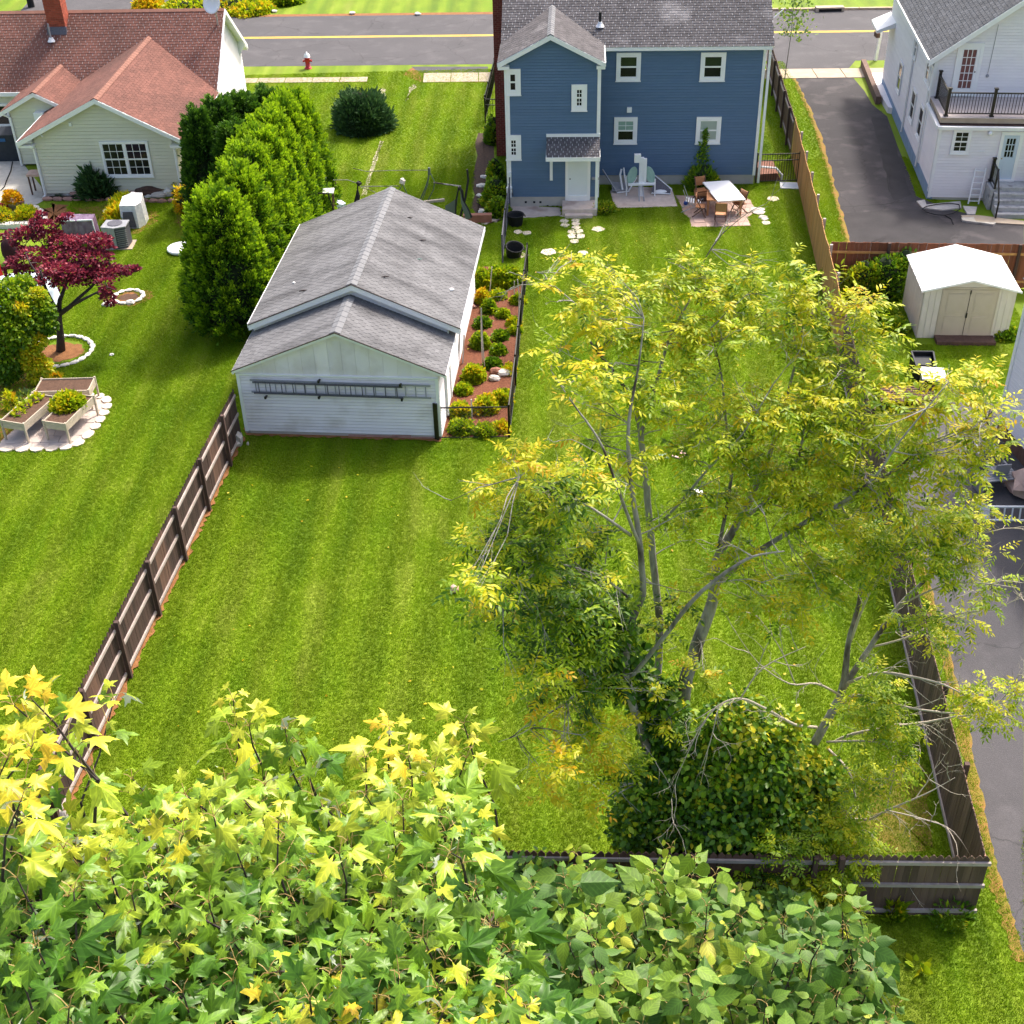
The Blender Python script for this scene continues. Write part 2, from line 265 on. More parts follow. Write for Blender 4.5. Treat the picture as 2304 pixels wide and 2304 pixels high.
# ---------------------------------------------------------------- object helpers
def link(o, parent=None):
    C.objects.link(o)
    if parent is not None: o.parent = parent
    return o
def tag(o, label=None, cat=None, group=None, kind=None):
    if label: o['label'] = label
    if cat: o['category'] = cat
    if group: o['group'] = group
    if kind: o['kind'] = kind
    return o
def thing(name, label, cat, loc=(0,0,0), rz=0., group=None):
    o = bpy.data.objects.new(name, None); o.empty_display_size = .3; link(o); o.location = loc; o.rotation_euler = (0,0,rz)
    return tag(o, label, cat, group)
class MB:
    def __init__(s): s.v = []; s.f = []; s.m = []; s.t = []
    def add(s, vs, fs, mi=0, tint=None):
        b = len(s.v); s.v += [tuple(q) for q in vs]; tt = random.random() if tint is None else tint
        for f in fs: s.f.append(tuple(b+i for i in f)); s.m.append(mi); s.t.append(tt)
        return s
    def box(s, x0, x1, y0, y1, z0, z1, mi=0):
        return s.add([(x0,y0,z0),(x1,y0,z0),(x1,y1,z0),(x0,y1,z0),(x0,y0,z1),(x1,y0,z1),(x1,y1,z1),(x0,y1,z1)], BOXF, mi)
    def hexa(s, p, mi=0, tint=None): return s.add(p, BOXF, mi, tint)
    def bar(s, a, b, w, h=None, mi=0, up=(0,0,1)):      # square bar from a to b
        a = Vector(a); b = Vector(b); d = (b-a).normalized(); u = Vector(up)
        if abs(d.dot(u)) > .98: u = Vector((0,1,0))
        x = d.cross(u).normalized()*(w/2); y = x.cross(d).normalized()*((h or w)/2)
        return s.hexa([a-x-y, a+x-y, b+x-y, b-x-y, a-x+y, a+x+y, b+x+y, b-x+y], mi)
    def tube(s, pts, rs, n=8, mi=0, cap=True):
        pts = [Vector(p) for p in pts]; rs = rs if hasattr(rs, '__len__') else [rs]*len(pts); base = []
        px = None; tt = random.random()
        for i, p in enumerate(pts):
            d = (pts[min(i+1,len(pts)-1)]-pts[max(i-1,0)]).normalized()
            if px is None: px = d.orthogonal().normalized()
            px = (px - d*px.dot(d)).normalized() if (px - d*px.dot(d)).length > 1e-4 else d.orthogonal().normalized()
            py = d.cross(px); base.append(len(s.v))
            for k in range(n):
                a = 2*math.pi*k/n; s.v.append(tuple(p+(px*math.cos(a)+py*math.sin(a))*rs[i]))
        for i in range(len(pts)-1):
            for k in range(n):
                s.f.append((base[i]+k, base[i]+(k+1)%n, base[i+1]+(k+1)%n, base[i+1]+k)); s.m.append(mi); s.t.append(tt)
        if cap:
            s.f.append(tuple(base[0]+k for k in range(n))[::-1]); s.m.append(mi); s.t.append(tt)
            s.f.append(tuple(base[-1]+k for k in range(n))); s.m.append(mi); s.t.append(tt)
        return s
    def lathe(s, prof, c=(0,0,0), n=16, mi=0):          # profile of (r, z)
        base = len(s.v); tt = random.random()
        for r, z in prof:
            for k in range(n):
                a = 2*math.pi*k/n; s.v.append((c[0]+r*math.cos(a), c[1]+r*math.sin(a), c[2]+z))
        for i in range(len(prof)-1):
            for k in range(n): s.f.append((base+i*n+k, base+i*n+(k+1)%n, base+(i+1)*n+(k+1)%n, base+(i+1)*n+k)); s.m.append(mi); s.t.append(tt)
        for i in (0, len(prof)-1):
            if prof[i][0] > 1e-4: s.f.append(tuple(base+i*n+k for k in range(n))); s.m.append(mi); s.t.append(tt)
        return s
    def prism(s, poly, z0, z1, mi=0):
        n = len(poly); b = len(s.v); tt = random.random()
        s.v += [(p[0],p[1],z0) for p in poly]+[(p[0],p[1],z1) for p in poly]
        fs = [tuple(range(b+n, b+2*n)), tuple(range(b, b+n))[::-1]]+[(b+i, b+(i+1)%n, b+n+(i+1)%n, b+n+i) for i in range(n)]
        for f in fs: s.f.append(f); s.m.append(mi); s.t.append(tt)
        return s
    def lump(s, c, r, n=8, rings=6, amp=.2, sq=(1,1,1), mi=0, seed=None):
        c = Vector(c); sd = random.random()*50 if seed is None else seed; base = len(s.v); tt = random.random()
        for i in range(rings+1):
            th = math.pi*i/rings
            for k in range(n):
                a = 2*math.pi*k/n; d = Vector((math.sin(th)*math.cos(a), math.sin(th)*math.sin(a), math.cos(th)))
                q = r*(1+amp*noise.noise(d*1.6+Vector((sd,0,0)))*2); s.v.append((c.x+d.x*q*sq[0], c.y+d.y*q*sq[1], c.z+d.z*q*sq[2]))
        for i in range(rings):
            for k in range(n): s.f.append((base+i*n+k, base+(i+1)*n+k, base+(i+1)*n+(k+1)%n, base+i*n+(k+1)%n)); s.m.append(mi); s.t.append(tt)
        return s
    def build(s, name, mats, parent=None, smooth=False, kind=None):
        me = bpy.data.meshes.new(name); me.from_pydata(s.v, [], s.f)
        mats = mats if isinstance(mats, (list,tuple)) else [mats]
        for m in mats: me.materials.append(M[m] if isinstance(m, str) else m)
        me.polygons.foreach_set('material_index', s.m)
        a = me.attributes.new('tint', 'FLOAT', 'FACE'); a.data.foreach_set('value', s.t)
        if smooth: me.polygons.foreach_set('use_smooth', [True]*len(s.f))
        me.update(); o = bpy.data.objects.new(name, me); link(o, parent)
        if kind: o['kind'] = kind
        return o
BOXF = [(0,3,2,1),(4,5,6,7),(0,1,5,4),(1,2,6,5),(2,3,7,6),(3,0,4,7)]
def struct(name, mb, mat, smooth=False): return tag(mb.build(name, mat, None, smooth), kind='structure')
def share(name, me, parent, loc=(0,0,0), rz=0., scale=None, M4=None):
    o = bpy.data.objects.new(name, me); link(o, parent)
    if M4 is not None: o.matrix_basis = M4
    else:
        o.location = loc; o.rotation_euler = (0,0,rz)
        if scale: o.scale = scale
    return o
def copy_tree(o, parent=None):
    c = o.copy(); C.objects.link(c); c.parent = parent
    for ch in list(o.children): copy_tree(ch, c)
    return c
# scattered leaves as one mesh -------------------------------------------------
def basis(d, n):
    d = d/np.linalg.norm(d, axis=1, keepdims=True); x = np.cross(d, n); l = np.linalg.norm(x, axis=1, keepdims=True); x = np.where(l < 1e-6, [[1,0,0]], x/np.maximum(l, 1e-6)); z = np.cross(x, d)
    return np.stack([x, d, z], axis=2)
def scatter(name, tv, tf, Mx, Lc, tint, mat, parent=None, kind=None, smooth=False):
    tv = np.asarray(tv, float); tf = np.asarray(tf, int); k = len(Lc); n = len(tv)
    V = np.einsum('kij,nj->kni', Mx, tv) + np.asarray(Lc)[:,None,:]
    F = (tf[None] + (np.arange(k)*n)[:,None,None]).reshape(-1, tf.shape[1])
    me = bpy.data.meshes.new(name); me.vertices.add(k*n); me.vertices.foreach_set('co', V.astype(np.float32).ravel())
    me.loops.add(F.size); me.loops.foreach_set('vertex_index', F.astype(np.int32).ravel())
    me.polygons.add(len(F)); me.polygons.foreach_set('loop_start', (np.arange(len(F))*tf.shape[1]).astype(np.int32))
    try: me.polygons.foreach_set('loop_total', np.full(len(F), tf.shape[1], np.int32))
    except Exception: pass
    me.update(calc_edges=True)
    a = me.attributes.new('tint', 'FLOAT', 'FACE'); a.data.foreach_set('value', np.repeat(np.asarray(tint, np.float32), len(tf)))
    me.materials.append(M[mat] if isinstance(mat, str) else mat)
    if smooth: me.polygons.foreach_set('use_smooth', [True]*len(F))
    me.validate(); o = bpy.data.objects.new(name, me); link(o, parent)
    if kind: o['kind'] = kind
    return o
def rvec(n): v = rng.normal(size=(n,3)); return v/np.linalg.norm(v, axis=1, keepdims=True)
LEAF_OV = ([(0,0,0),(-.30,.30,.05),(0,.35,-.03),(.30,.30,.05),(-.26,.68,.0),(0,.7,-.06),(.26,.68,.0),(0,1,-.14)], [(0,2,1),(0,3,2),(1,2,5),(1,5,4),(2,3,6),(2,6,5),(4,5,7),(5,6,7)])
LEAF_NARROW = ([(0,0,0),(-.16,.4,.03),(.16,.4,.03),(0,1,-.10),(0,.5,-.04)], [(0,4,1),(0,2,4),(1,4,3),(4,2,3)])
# palmate maple leaf: outline points
FOLD = (-.35,.10,.45,-.1)
def maple_leaf(seed):
    rr = random.Random(seed); pts = []
    for ang, l in ((-158,.22),(-130,.62),(-112,.40),(-88,.50),(-72,.86),(-62,.62),(-52,.62),(-39,.36),(-21,.66),(-12,.78),(0,1.10),(12,.78),(21,.66),(39,.36),(52,.62),(62,.62),(72,.86),(88,.50),(112,.40),(130,.62),(158,.22)):
        a = R(ang+rr.uniform(-3,3)); l *= rr.uniform(.92,1.08); x = math.sin(a)*l*.56; y = .32+math.cos(a)*l*.62
        pts.append((x, y, -.9*x*x-.34*(y-.3)**2*(1 if y > .3 else .4) + FOLD[seed%4]*abs(x) + rr.uniform(-.03,.03)))
    vs = [(0,.32,.03),(0,0,0)]+pts; n = len(pts)
    fs = [(0,2+i+1,2+i) for i in range(n-1)]+[(0,1,2+n-1),(0,2,1)]
    return vs, fs
GRN = 420000
# ---------------------------------------------------------------- building helpers
def clipz(poly, z):                                     # s-interval of a convex (s, z) polygon at height z
    xs = []
    n = len(poly)
    for i in range(n):
        (s0,z0),(s1,z1) = poly[i], poly[(i+1)%n]
        if abs(z1-z0) < 1e-9:
            if abs(z-z0) < 1e-6: xs += [s0, s1]
        elif min(z0,z1)-1e-9 <= z <= max(z0,z1)+1e-9: xs.append(s0+(s1-s0)*(z-z0)/(z1-z0))
    return (min(xs), max(xs)) if xs else None
class Wall:
    """a vertical wall plane of a building: p0 -> p1 with the outside on the right hand"""
    def __init__(s, root, p0, p1):
        s.root = root; s.o = Vector((p0[0],p0[1],0)); d = Vector((p1[0]-p0[0], p1[1]-p0[1], 0)); s.len = d.length; s.d = d.normalized(); s.n = Vector((s.d.y, -s.d.x, 0)); s.off = 0.
    def P(s, a, n, z): q = s.o+s.d*a+s.n*n; return (q.x, q.y, z)
    def box(s, mb, a0, a1, n0, n1, z0, z1, mi=0):
        n0 += s.off; n1 += s.off; P = s.P; return mb.hexa([P(a0,n1,z0),P(a1,n1,z0),P(a1,n0,z0),P(a0,n0,z0),P(a0,n1,z1),P(a1,n1,z1),P(a1,n0,z1),P(a0,n0,z1)], mi)
    def core(s, poly, mat, name='wall', th=.12):
        mb = MB(); n = len(poly); vs = [s.P(a,0,z) for a, z in poly]+[s.P(a,-th,z) for a, z in poly]
        mb.add(vs, [tuple(range(n)), tuple(range(n,2*n))[::-1]]+[(i,n+i,n+(i+1)%n,(i+1)%n) for i in range(n)]); return mb.build(name, mat, s.root)
    def boards(s, poly, h, mat, wall, name='siding_board', z0=None, joined=False):
        zs = [z for _, z in poly]; z = z0 if z0 is not None else min(zs); top = max(zs); J = MB()
        while z < top-.02:
            z1 = min(z+h, top); a = clipz(poly, z+1e-4); b = clipz(poly, z1-1e-4)
            if a and b and a[1]-a[0] > .03:
                P = s.P; mb = J if joined else MB()
                zt = z1-.024; mb.hexa([P(a[0],.030,z),P(a[1],.030,z),P(a[1],.001,z),P(a[0],.001,z),P(b[0],.012,zt),P(b[1],.012,zt),P(b[1],.001,zt),P(b[0],.001,zt)])
                if not joined: mb.build(name, mat, wall)
            z = z1
        if joined: J.build(name, mat, wall, kind='stuff')
def onroof(fr, x, y, f):                              # where the sight line meets a roof slope z = f(y)
    lo, hi = -2., 16.
    for _ in range(40):
        m = (lo+hi)/2; p = fr.W(x,y,m)
        if p[2] > f(m): lo = m
        else: hi = m
    return p
def px_rect(fr, plane, val, x0, y0, x1, y1):           # photo rectangle -> rectangle on a wall plane
    f = fr.W if plane == 'W' else fr.X
    a, b, c, d = f(x0,y0,val), f(x1,y1,val), f(x0,y1,val), f(x1,y0,val); k = 0 if plane == 'W' else 1
    return ((a[k]+c[k])/2, (b[k]+d[k])/2, (c[2]+b[2])/2, (a[2]+d[2])/2)
def window(wl, a0, a1, z0, z1, cas=.10, cols=1, rows=1, glass=('glass','glass'), units=1, sill=True, lab=None):
    """casing > sash, pane, muntin; hung window of two sashes"""
    wl.off = .032; mb = MB(); B = wl.box
    B(mb,a0,a0+cas,.0,.05,z0,z1); B(mb,a1-cas,a1,.0,.05,z0,z1); B(mb,a0+cas,a1-cas,.0,.05,z1-cas,z1); B(mb,a0+cas,a1-cas,.0,.05,z0,z0+cas*.9)
    if sill: B(mb,a0-.02,a1+.02,.0,.075,z0-.035,z0-.002)
    w = mb.build('window', 'white_trim', wl.root)
    if lab: w['label'] = lab
    ia, ib, za, zb = a0+cas, a1-cas, z0+cas*.9, z1-cas; uw = (ib-ia-(units-1)*.09)/units
    if units == 2:
        m = MB(); B(m, ia+uw, ia+uw+.09, 0, .045, za, zb); m.build('mullion', 'white_trim', w)
    for u in range(units):
        x0 = ia+u*(uw+.09); x1 = x0+uw; mid = (za+zb)/2
        for k, (q0, q1) in enumerate(((mid, zb), (za, mid))):
            off = .012 if k else .024; st = .035
            m = MB(); B(m,x0,x0+st,off-.012,off+.012,q0,q1); B(m,x1-st,x1,off-.012,off+.012,q0,q1); B(m,x0+st,x1-st,off-.012,off+.012,q1-st,q1); B(m,x0+st,x1-st,off-.012,off+.012,q0,q0+st)
            m.build('sash', 'white_trim', w)
            m = MB(); B(m,x0+st,x1-st,.003,off,q0+st,q1-st); m.build('pane', glass[k], w)
            c_, r_ = (cols, rows) if not isinstance(cols, tuple) else (cols[k], rows[k])
            if c_*r_ > 1:
                m = MB()
                for i in range(1,c_): xx = x0+(x1-x0)*i/c_; B(m,xx-.011,xx+.011,off,off+.010,q0+st,q1-st)
                for i in range(1,r_): zz = q0+(q1-q0)*i/r_; B(m,x0+st,x1-st,off+.001,off+.012,zz-.011,zz+.011)
                m.build('muntin', 'white_trim', w)
    wl.off = 0.; return w
def roof_plane(root, quad, mat, tabw=.30, ch=.142, name='roof', th=.10, singles=0, trim=None, under='white_trim', rnd=.25):
    """quad: eave-left, eave-right, ridge-right, ridge-left (local). deck slab, then shingles in courses"""
    q = [Vector(p) for p in quad]; U = (q[1]-q[0]).normalized(); Nn = U.cross(q[3]-q[0]).normalized()
    if Nn.z < 0: Nn = -Nn
    V = Nn.cross(U).normalized()
    if V.z < 0: V = -V
    mb = MB(); dn = [p-Nn*th for p in q]; tp = [p-Nn*.004 for p in q]
    mb.add(dn+tp, [(0,3,2,1),(4,5,6,7),(0,1,5,4),(1,2,6,5),(2,3,7,6),(3,0,4,7)]); rf = mb.build(name, under, root)
    uv = [((p-q[0]).dot(U), (p-q[0]).dot(V)) for p in q]; poly = uv; top = max(v for _, v in uv); J = MB(); cnt = 0; v = 0.; row = 0
    while v < top-.03:
        v1 = min(v+ch, top); a = clipz(poly, v+1e-4); b = clipz(poly, v1-1e-4)
        if a and b:
            s = min(a[0],b[0]) - (tabw/2 if row%2 else 0) - .03*(row%3); e = max(a[1],b[1])
            while s < e:
                g = .009; l0, r0 = max(s+g,a[0]-.01), min(s+tabw-g,a[1]+.01); l1, r1 = max(s+g,b[0]-.01), min(s+tabw-g,b[1]+.01)
                if r0-l0 > .02 or r1-l1 > .02:
                    r0 = max(r0,l0+.002); r1 = max(r1,l1+.002)
                    tk = .016+random.uniform(-.004,.006)*rnd*2; dv = random.uniform(-.006,.006)*rnd
                    f = lambda uu, vv, hh: q[0]+U*uu+V*vv+Nn*hh
                    pts = [f(l0,v-.01+dv,.0),f(r0,v-.01+dv,.0),f(r1,v1,.0),f(l1,v1,.0),f(l0,v-.01+dv,tk),f(r0,v-.01+dv,tk),f(r1,v1,.005),f(l1,v1,.005)]
                    if cnt < singles:
                        MB().hexa(pts).build('shingle', mat, rf)
                    else: J.add(pts, [(4,5,6,7),(0,1,5,4),(1,2,6,5),(3,0,4,7)])
                    cnt += 1
                s += tabw
        v = v1; row += 1
    if J.v: J.build('shingle_courses', mat, rf, kind='stuff')
    return rf
def rake(mb, a, b, w=.03, h=.16, drop=.0):
    a = Vector(a); b = Vector(b); d = (b-a); n = Vector((-d.y, d.x, 0)).normalized() if (abs(d.x)+abs(d.y)) > 1e-6 else Vector((0,1,0))
    mb.hexa([a-n*w-Vector((0,0,h)), a+n*w-Vector((0,0,h)), b+n*w-Vector((0,0,h)), b-n*w-Vector((0,0,h)), a-n*w, a+n*w, b+n*w, b-n*w])
def ridgecaps(root, a, b, sl, mat, name='ridge_cap', w=.16, n=None):
    a = Vector(a); b = Vector(b); L_ = (b-a).length; n = n or max(2, int(L_/.30)); d = (b-a)/n; t = d.normalized(); sx = t.cross(Vector((0,0,1))).normalized()
    par = root
    for i in range(n):
        p = a+d*i; e = p+d*1.06; mb = MB(); h0, h1 = .030, .020; dz = sl*w
        mb.add([p-sx*w+Vector((0,0,h0-dz)), p+Vector((0,0,h0)), p+sx*w+Vector((0,0,h0-dz)), e-sx*w+Vector((0,0,h1-dz)), e+Vector((0,0,h1)), e+sx*w+Vector((0,0,h1-dz)),
                p-sx*w+Vector((0,0,-.01-dz)), p+sx*w+Vector((0,0,-.01-dz)), e-sx*w+Vector((0,0,-.02-dz)), e+sx*w+Vector((0,0,-.02-dz))],
               [(0,1,4,3),(1,2,5,4),(0,6,7,2,1),(6,0,3,8),(2,7,9,5),(3,4,5,9,8),(6,8,9,7)])
        mb.build(name, mat, par)

# ---------------------------------------------------------------- ground, roads, paths
def sheet(name, poly, z, mat, n=1):
    mb = MB(); mb.add([(p[0],p[1],z) for p in poly], [tuple(range(len(poly)))]); return struct(name, mb, mat)
def slab(name, poly, z0, z1, mat): mb = MB(); mb.prism([(p[0],p[1]) for p in poly], z0, z1); return struct(name, mb, mat)
def ccw(poly):
    a = sum(poly[i][0]*poly[(i+1)%len(poly)][1]-poly[(i+1)%len(poly)][0]*poly[i][1] for i in range(len(poly)))
    return poly if a > 0 else poly[::-1]
def Gp(*pts): return ccw([tuple(G(x,y))[:2] for x, y in pts])
mb = MB()
for i in range(-8,9):
    for j in range(-4,13): pass
mb.add([(-400,-200,0),(400,-200,0),(400,700,0),(-400,700,0)], [(0,1,2,3)]); struct('lawn', mb, 'grass')
def roadline(y0x, sl, x): return y0x+sl*x
RS = -.0520                                              # the road runs a touch off square
near = lambda x: 72.42+RS*x
far = lambda x: 82.45+RS*x
mid = lambda x: 77.95+RS*x
def strip(name, fa, fb, x0, x1, z, mat): return sheet(name, [(x0,fa(x0)),(x1,fa(x1)),(x1,fb(x1)),(x0,fb(x0))], z, mat)
strip('road', near, far, -160, 160, .004, 'asphalt')
mb = MB()
for off in (-.11, .11):
    fa = lambda x, o=off: mid(x)+o-.06; fb = lambda x, o=off: mid(x)+o+.06
    mb.add([(-160,fa(-160),.008),(160,fa(160),.008),(160,fb(160),.008),(-160,fb(-160),.008)], [(0,1,2,3)])
struct('road_marking', mb, 'yellow_paint')
strip('road_edge', lambda x: far(x), lambda x: far(x)+.5, -160, 160, .006, 'needle_soil')
mb = MB()
x = -60.
while x < 60:                                            # low kerb stones on the far side
    if x > 4: mb.hexa([(x,far(x)+.02,0),(x+1.96,far(x+1.96)+.02,0),(x+1.96,far(x+1.96)+.22,0),(x,far(x)+.22,0),(x,far(x)+.02,.12),(x+1.96,far(x+1.96)+.02,.12),(x+1.96,far(x+1.96)+.22,.12),(x,far(x)+.22,.12)])
    x += 2
mb.build('kerb', 'kerb')['kind'] = 'structure'
# sidewalk slabs: separate squares with open joints
walk = thing('sidewalk', 'pale pinkish concrete sidewalk running beside the road', 'sidewalk'); walk['kind'] = 'structure'; del walk['category']
sw0 = lambda x: 69.9+RS*x*.9
x = -16.2
while x < 20:
    if not (-7.2 < x < -4.2):
        d = .0 if x < -8 else .0; mb = MB(); a = x+.02; b_ = x+1.48; w0, w1 = (-.35, .45) if x < -7 else (-.55, 1.0)
        mb.hexa([(a,sw0(a)+w0,-.05),(b_,sw0(b_)+w0,-.05),(b_,sw0(b_)+w1,-.05),(a,sw0(a)+w1,-.05),(a,sw0(a)+w0,.03),(b_,sw0(b_)+w0,.03),(b_,sw0(b_)+w1,.03),(a,sw0(a)+w1,.03)]); mb.build('paving_slab', 'walk_concrete', walk)
    x += 1.5
sheet('verge_soil', Gp((905,168),(945,184),(1100,186),(1100,180),(950,178),(935,150),(922,155)), .005, 'needle_soil')
sheet('driveway_apron', Gp((925,150),(1098,150),(1098,164),(944,164)), .006, 'asphalt')
sheet('driveway_apron', Gp((1737,137),(1925,136),(1908,156),(1737,158)), .0065, 'asphalt')
sheet('opposite_driveway', [(-30.5,far(-30)+.3),(-19.5,far(-20)+.3),(-20.0,far(-20)+24),(-32,far(-30)+24)], .007, 'asphalt')
sheet('opposite_path', [(-16.2,far(-16)+.4),(-14.9,far(-16)+.4),(-14.7,far(-16)+16),(-16.0,far(-16)+16)], .007, 'terracotta')
# the driveway of the white house
drv = Gp((1785,166),(1805,215),(1825,262),(1845,320),(1870,405),(1885,470),(1905,540),(1912,584),(2304,584),(2304,500),(2200,486),(2130,470),(2062,442),(2045,390),(2020,330),(1996,262),(1962,235),(1945,205),(1912,166))
sheet('driveway', drv, .008, 'drive_asphalt')
edge = MB(); ex = [G(*p) for p in ((1785,172),(1805,215),(1827,262),(1848,320),(1872,405),(1888,470),(1907,540),(1915,578))]
rr = random.Random(3); L1 = []; L2 = []
for i in range(len(ex)-1):
    for k in range(9):
        p = ex[i].lerp(ex[i+1], k/9); L1.append((p.x-rr.uniform(.03,.20), p.y, .011)); L2.append((p.x+rr.uniform(.03,.14), p.y, .011))
edge.add(L1+L2, [(i, i+1, len(L1)+i+1, len(L1)+i) for i in range(len(L1)-1)]); struct('verge_soil', edge, 'dry_edge')
# lower driveway at the right, behind the grey fence
d2 = Gp((2304,2150),(2270,2040),(2235,1940),(2205,1800),(2180,1660),(2140,1500),(2100,1350),(2060,1220),(2036,1120),(2046,1040),(2090,905),(2270,905),(2304,980))
d2 = ccw([p for p in d2]+[]) ; sheet('driveway', d2+[], .008, 'asphalt')
sheet('driveway', [(12.4,14.0),(30,14.0),(30,34.5),(15.5,33.3),(15.6,28.0)], .0085, 'asphalt')
edge = MB(); ex = [G(*p) for p in ((2304,2165),(2272,2050),(2237,1940),(2207,1800),(2180,1660),(2140,1500),(2100,1350),(2060,1220))]
L1 = []; L2 = []
for i in range(len(ex)-1):
    for k in range(10):
        p = ex[i].lerp(ex[i+1], k/10); L1.append((p.x-rr.uniform(.12,.30), p.y, .012)); L2.append((p.x+rr.uniform(.0,.08), p.y, .012))
edge.add(L1+L2, [(i+1, i, len(L1)+i, len(L1)+i+1) for i in range(len(L1)-1)]); struct('verge_soil', edge, 'dry_edge')
# soil sheets with ragged outlines
def ragged(name, poly, z, mat, amp=.12, sub=6, seed=1):
    q = random.Random(seed); out = []
    for i in range(len(poly)):
        a = Vector((*poly[i][:2],0)); b = Vector((*poly[(i+1)%len(poly)][:2],0))
        for k in range(sub): p = a.lerp(b, k/sub); out.append((p.x+q.uniform(-amp,amp), p.y+q.uniform(-amp,amp)))
    c = (sum(p[0] for p in out)/len(out), sum(p[1] for p in out)/len(out))
    mb = MB(); mb.add([(c[0],c[1],z)]+[(p[0],p[1],z) for p in out], [(0, 1+i, 1+(i+1)%len(out)) for i in range(len(out))]); return struct(name, mb, mat)
ragged('mulch_bed', Gp((1072,300),(1112,300),(1125,470),(1082,505),(1062,470)), .010, 'dark_mulch', .15)
ragged('soil_path', Gp((1078,470),(1150,462),(1262,468),(1262,486),(1215,488),(1140,492),(1090,506),(1075,500)), .012, 'patio_slab', .06)
ragged('needle_soil', Gp((170,466),(250,462),(262,480),(225,505),(195,492)), .010, 'needle_soil', .25, seed=4)
ragged('needle_soil', Gp((95,470),(120,462),(160,470),(130,500),(100,505)), .011, 'needle_soil', .25, seed=5)
ragged('needle_soil', Gp((290,500),(340,470),(355,490),(330,515),(280,535),(258,548)), .010, 'needle_soil', .2, seed=6)
ragged('needle_soil', Gp((395,490),(410,450),(432,460),(430,515),(398,508)), .011, 'needle_soil', .1, seed=7)
ragged('needle_soil', Gp((0,830),(70,850),(150,840),(95,880),(85,905),(70,1000),(0,1010)), .010, 'needle_soil', .18, seed=8)
ragged('needle_soil', Gp((0,700),(40,705),(60,760),(70,860),(0,860)), .009, 'needle_soil', .2, seed=18)
def dirt(x, y, rx, seed, mat='needle_soil', k=.55, z=.009):
    c = G(x, y); n = 9; ragged('soil_patch', [(c.x+rx*math.cos(2*math.pi*i/n), c.y+rx*k*1.3*math.sin(2*math.pi*i/n)) for i in range(n)], z, mat, rx*.12, 3, seed)
dirt(289,669,1.0,9,z=.010)
ragged('trodden_path', Gp((855,318),(862,318),(822,440),(812,440)), .009, 'patio_slab', .05, seed=10)
ragged('trodden_path', Gp((850,200),(870,200),(860,222),(852,232)), .009, 'patio_slab', .12, seed=11)
ragged('trodden_path', Gp((925,192),(938,190),(920,222),(912,228)), .009, 'patio_slab', .10, seed=12)
sheet('patio', Gp((0,352),(50,366),(112,444),(62,472),(0,512)), .012, 'concrete')
sheet('patio', [(-34,58),(-22.5,57),(-22.3,61),(-34,61)], .011, 'concrete')
slab('patio', Gp((1373,432),(1382,420),(1511,424),(1524,465),(1384,469)), -.05, .025, 'patio_slab')
# seams, cracks and patches in the driveway
def crack(pts, w_, mat='black_plastic', z=.0105):
    q = random.Random(len(pts)*7+int(pts[0][0])); P_ = []
    for (x0,y0),(x1,y1) in zip(pts[:-1],pts[1:]):
        for k in range(6): P_.append(G(x0+(x1-x0)*k/6+q.uniform(-2,2), y0+(y1-y0)*k/6+q.uniform(-.8,.8)))
    mb = MB(); a = []; b_ = []
    for i,p in enumerate(P_):
        d = (P_[min(i+1,len(P_)-1)]-P_[max(i-1,0)]).normalized(); n_ = Vector((-d.y,d.x,0))*w_*q.uniform(.4,1.3); a.append((p.x+n_.x,p.y+n_.y,z)); b_.append((p.x-n_.x,p.y-n_.y,z))
    mb.add(a+b_, [(i,i+1,len(a)+i+1,len(a)+i) for i in range(len(a)-1)]); struct('asphalt_crack', mb, mat)
for pl, w_ in (([(1808,215),(1850,214),(1886,215)],.025),([(1845,270),(1900,262),(1960,250),(1990,252)],.03),([(1872,294),(1905,296),(1930,294)],.02),([(1886,466),(1960,462),(2030,456),(2068,452)],.03),([(2000,375),(2010,400),(2035,412)],.02),([(2070,515),(2100,508),(2130,520)],.02),([(2040,548),(2070,540),(2095,528)],.02),([(1985,340),(1995,395),(2003,440)],.02),([(2100,490),(2112,512),(2150,516)],.02)): crack(pl, w_)
for pl in ([(2092,760),(2100,830)],): pass
ragged('asphalt_patch', Gp((1960,262),(1994,268),(2030,380),(2050,440),(2010,452),(1992,390),(1975,320)), .0095, 'tar', .06, seed=61)
ragged('asphalt_patch', Gp((1890,478),(2060,470),(2160,510),(2120,560),(1930,575),(1912,560)), .0092, 'tar', .10, seed=62)
# ---------------------------------------------------------------- garage
g = Fr(-8.39, 34.80, 5.6)
gar = thing('garage', 'white sided garage with a stepped grey shingle roof and ladders on its front wall', 'garage', (g.o[0],g.o[1],0), -g.a)
GW, G1, G2 = 6.27, 2.4, 9.85
def side(root, p0, p1, z0, z1, h, mat, **k):
    wl = Wall(root, p0, p1); poly = [(0,z0),(wl.len,z0),(wl.len,z1),(0,z1)]; c = wl.core(poly, mat); wl.boards(poly, h, mat, c, **k); return wl, c
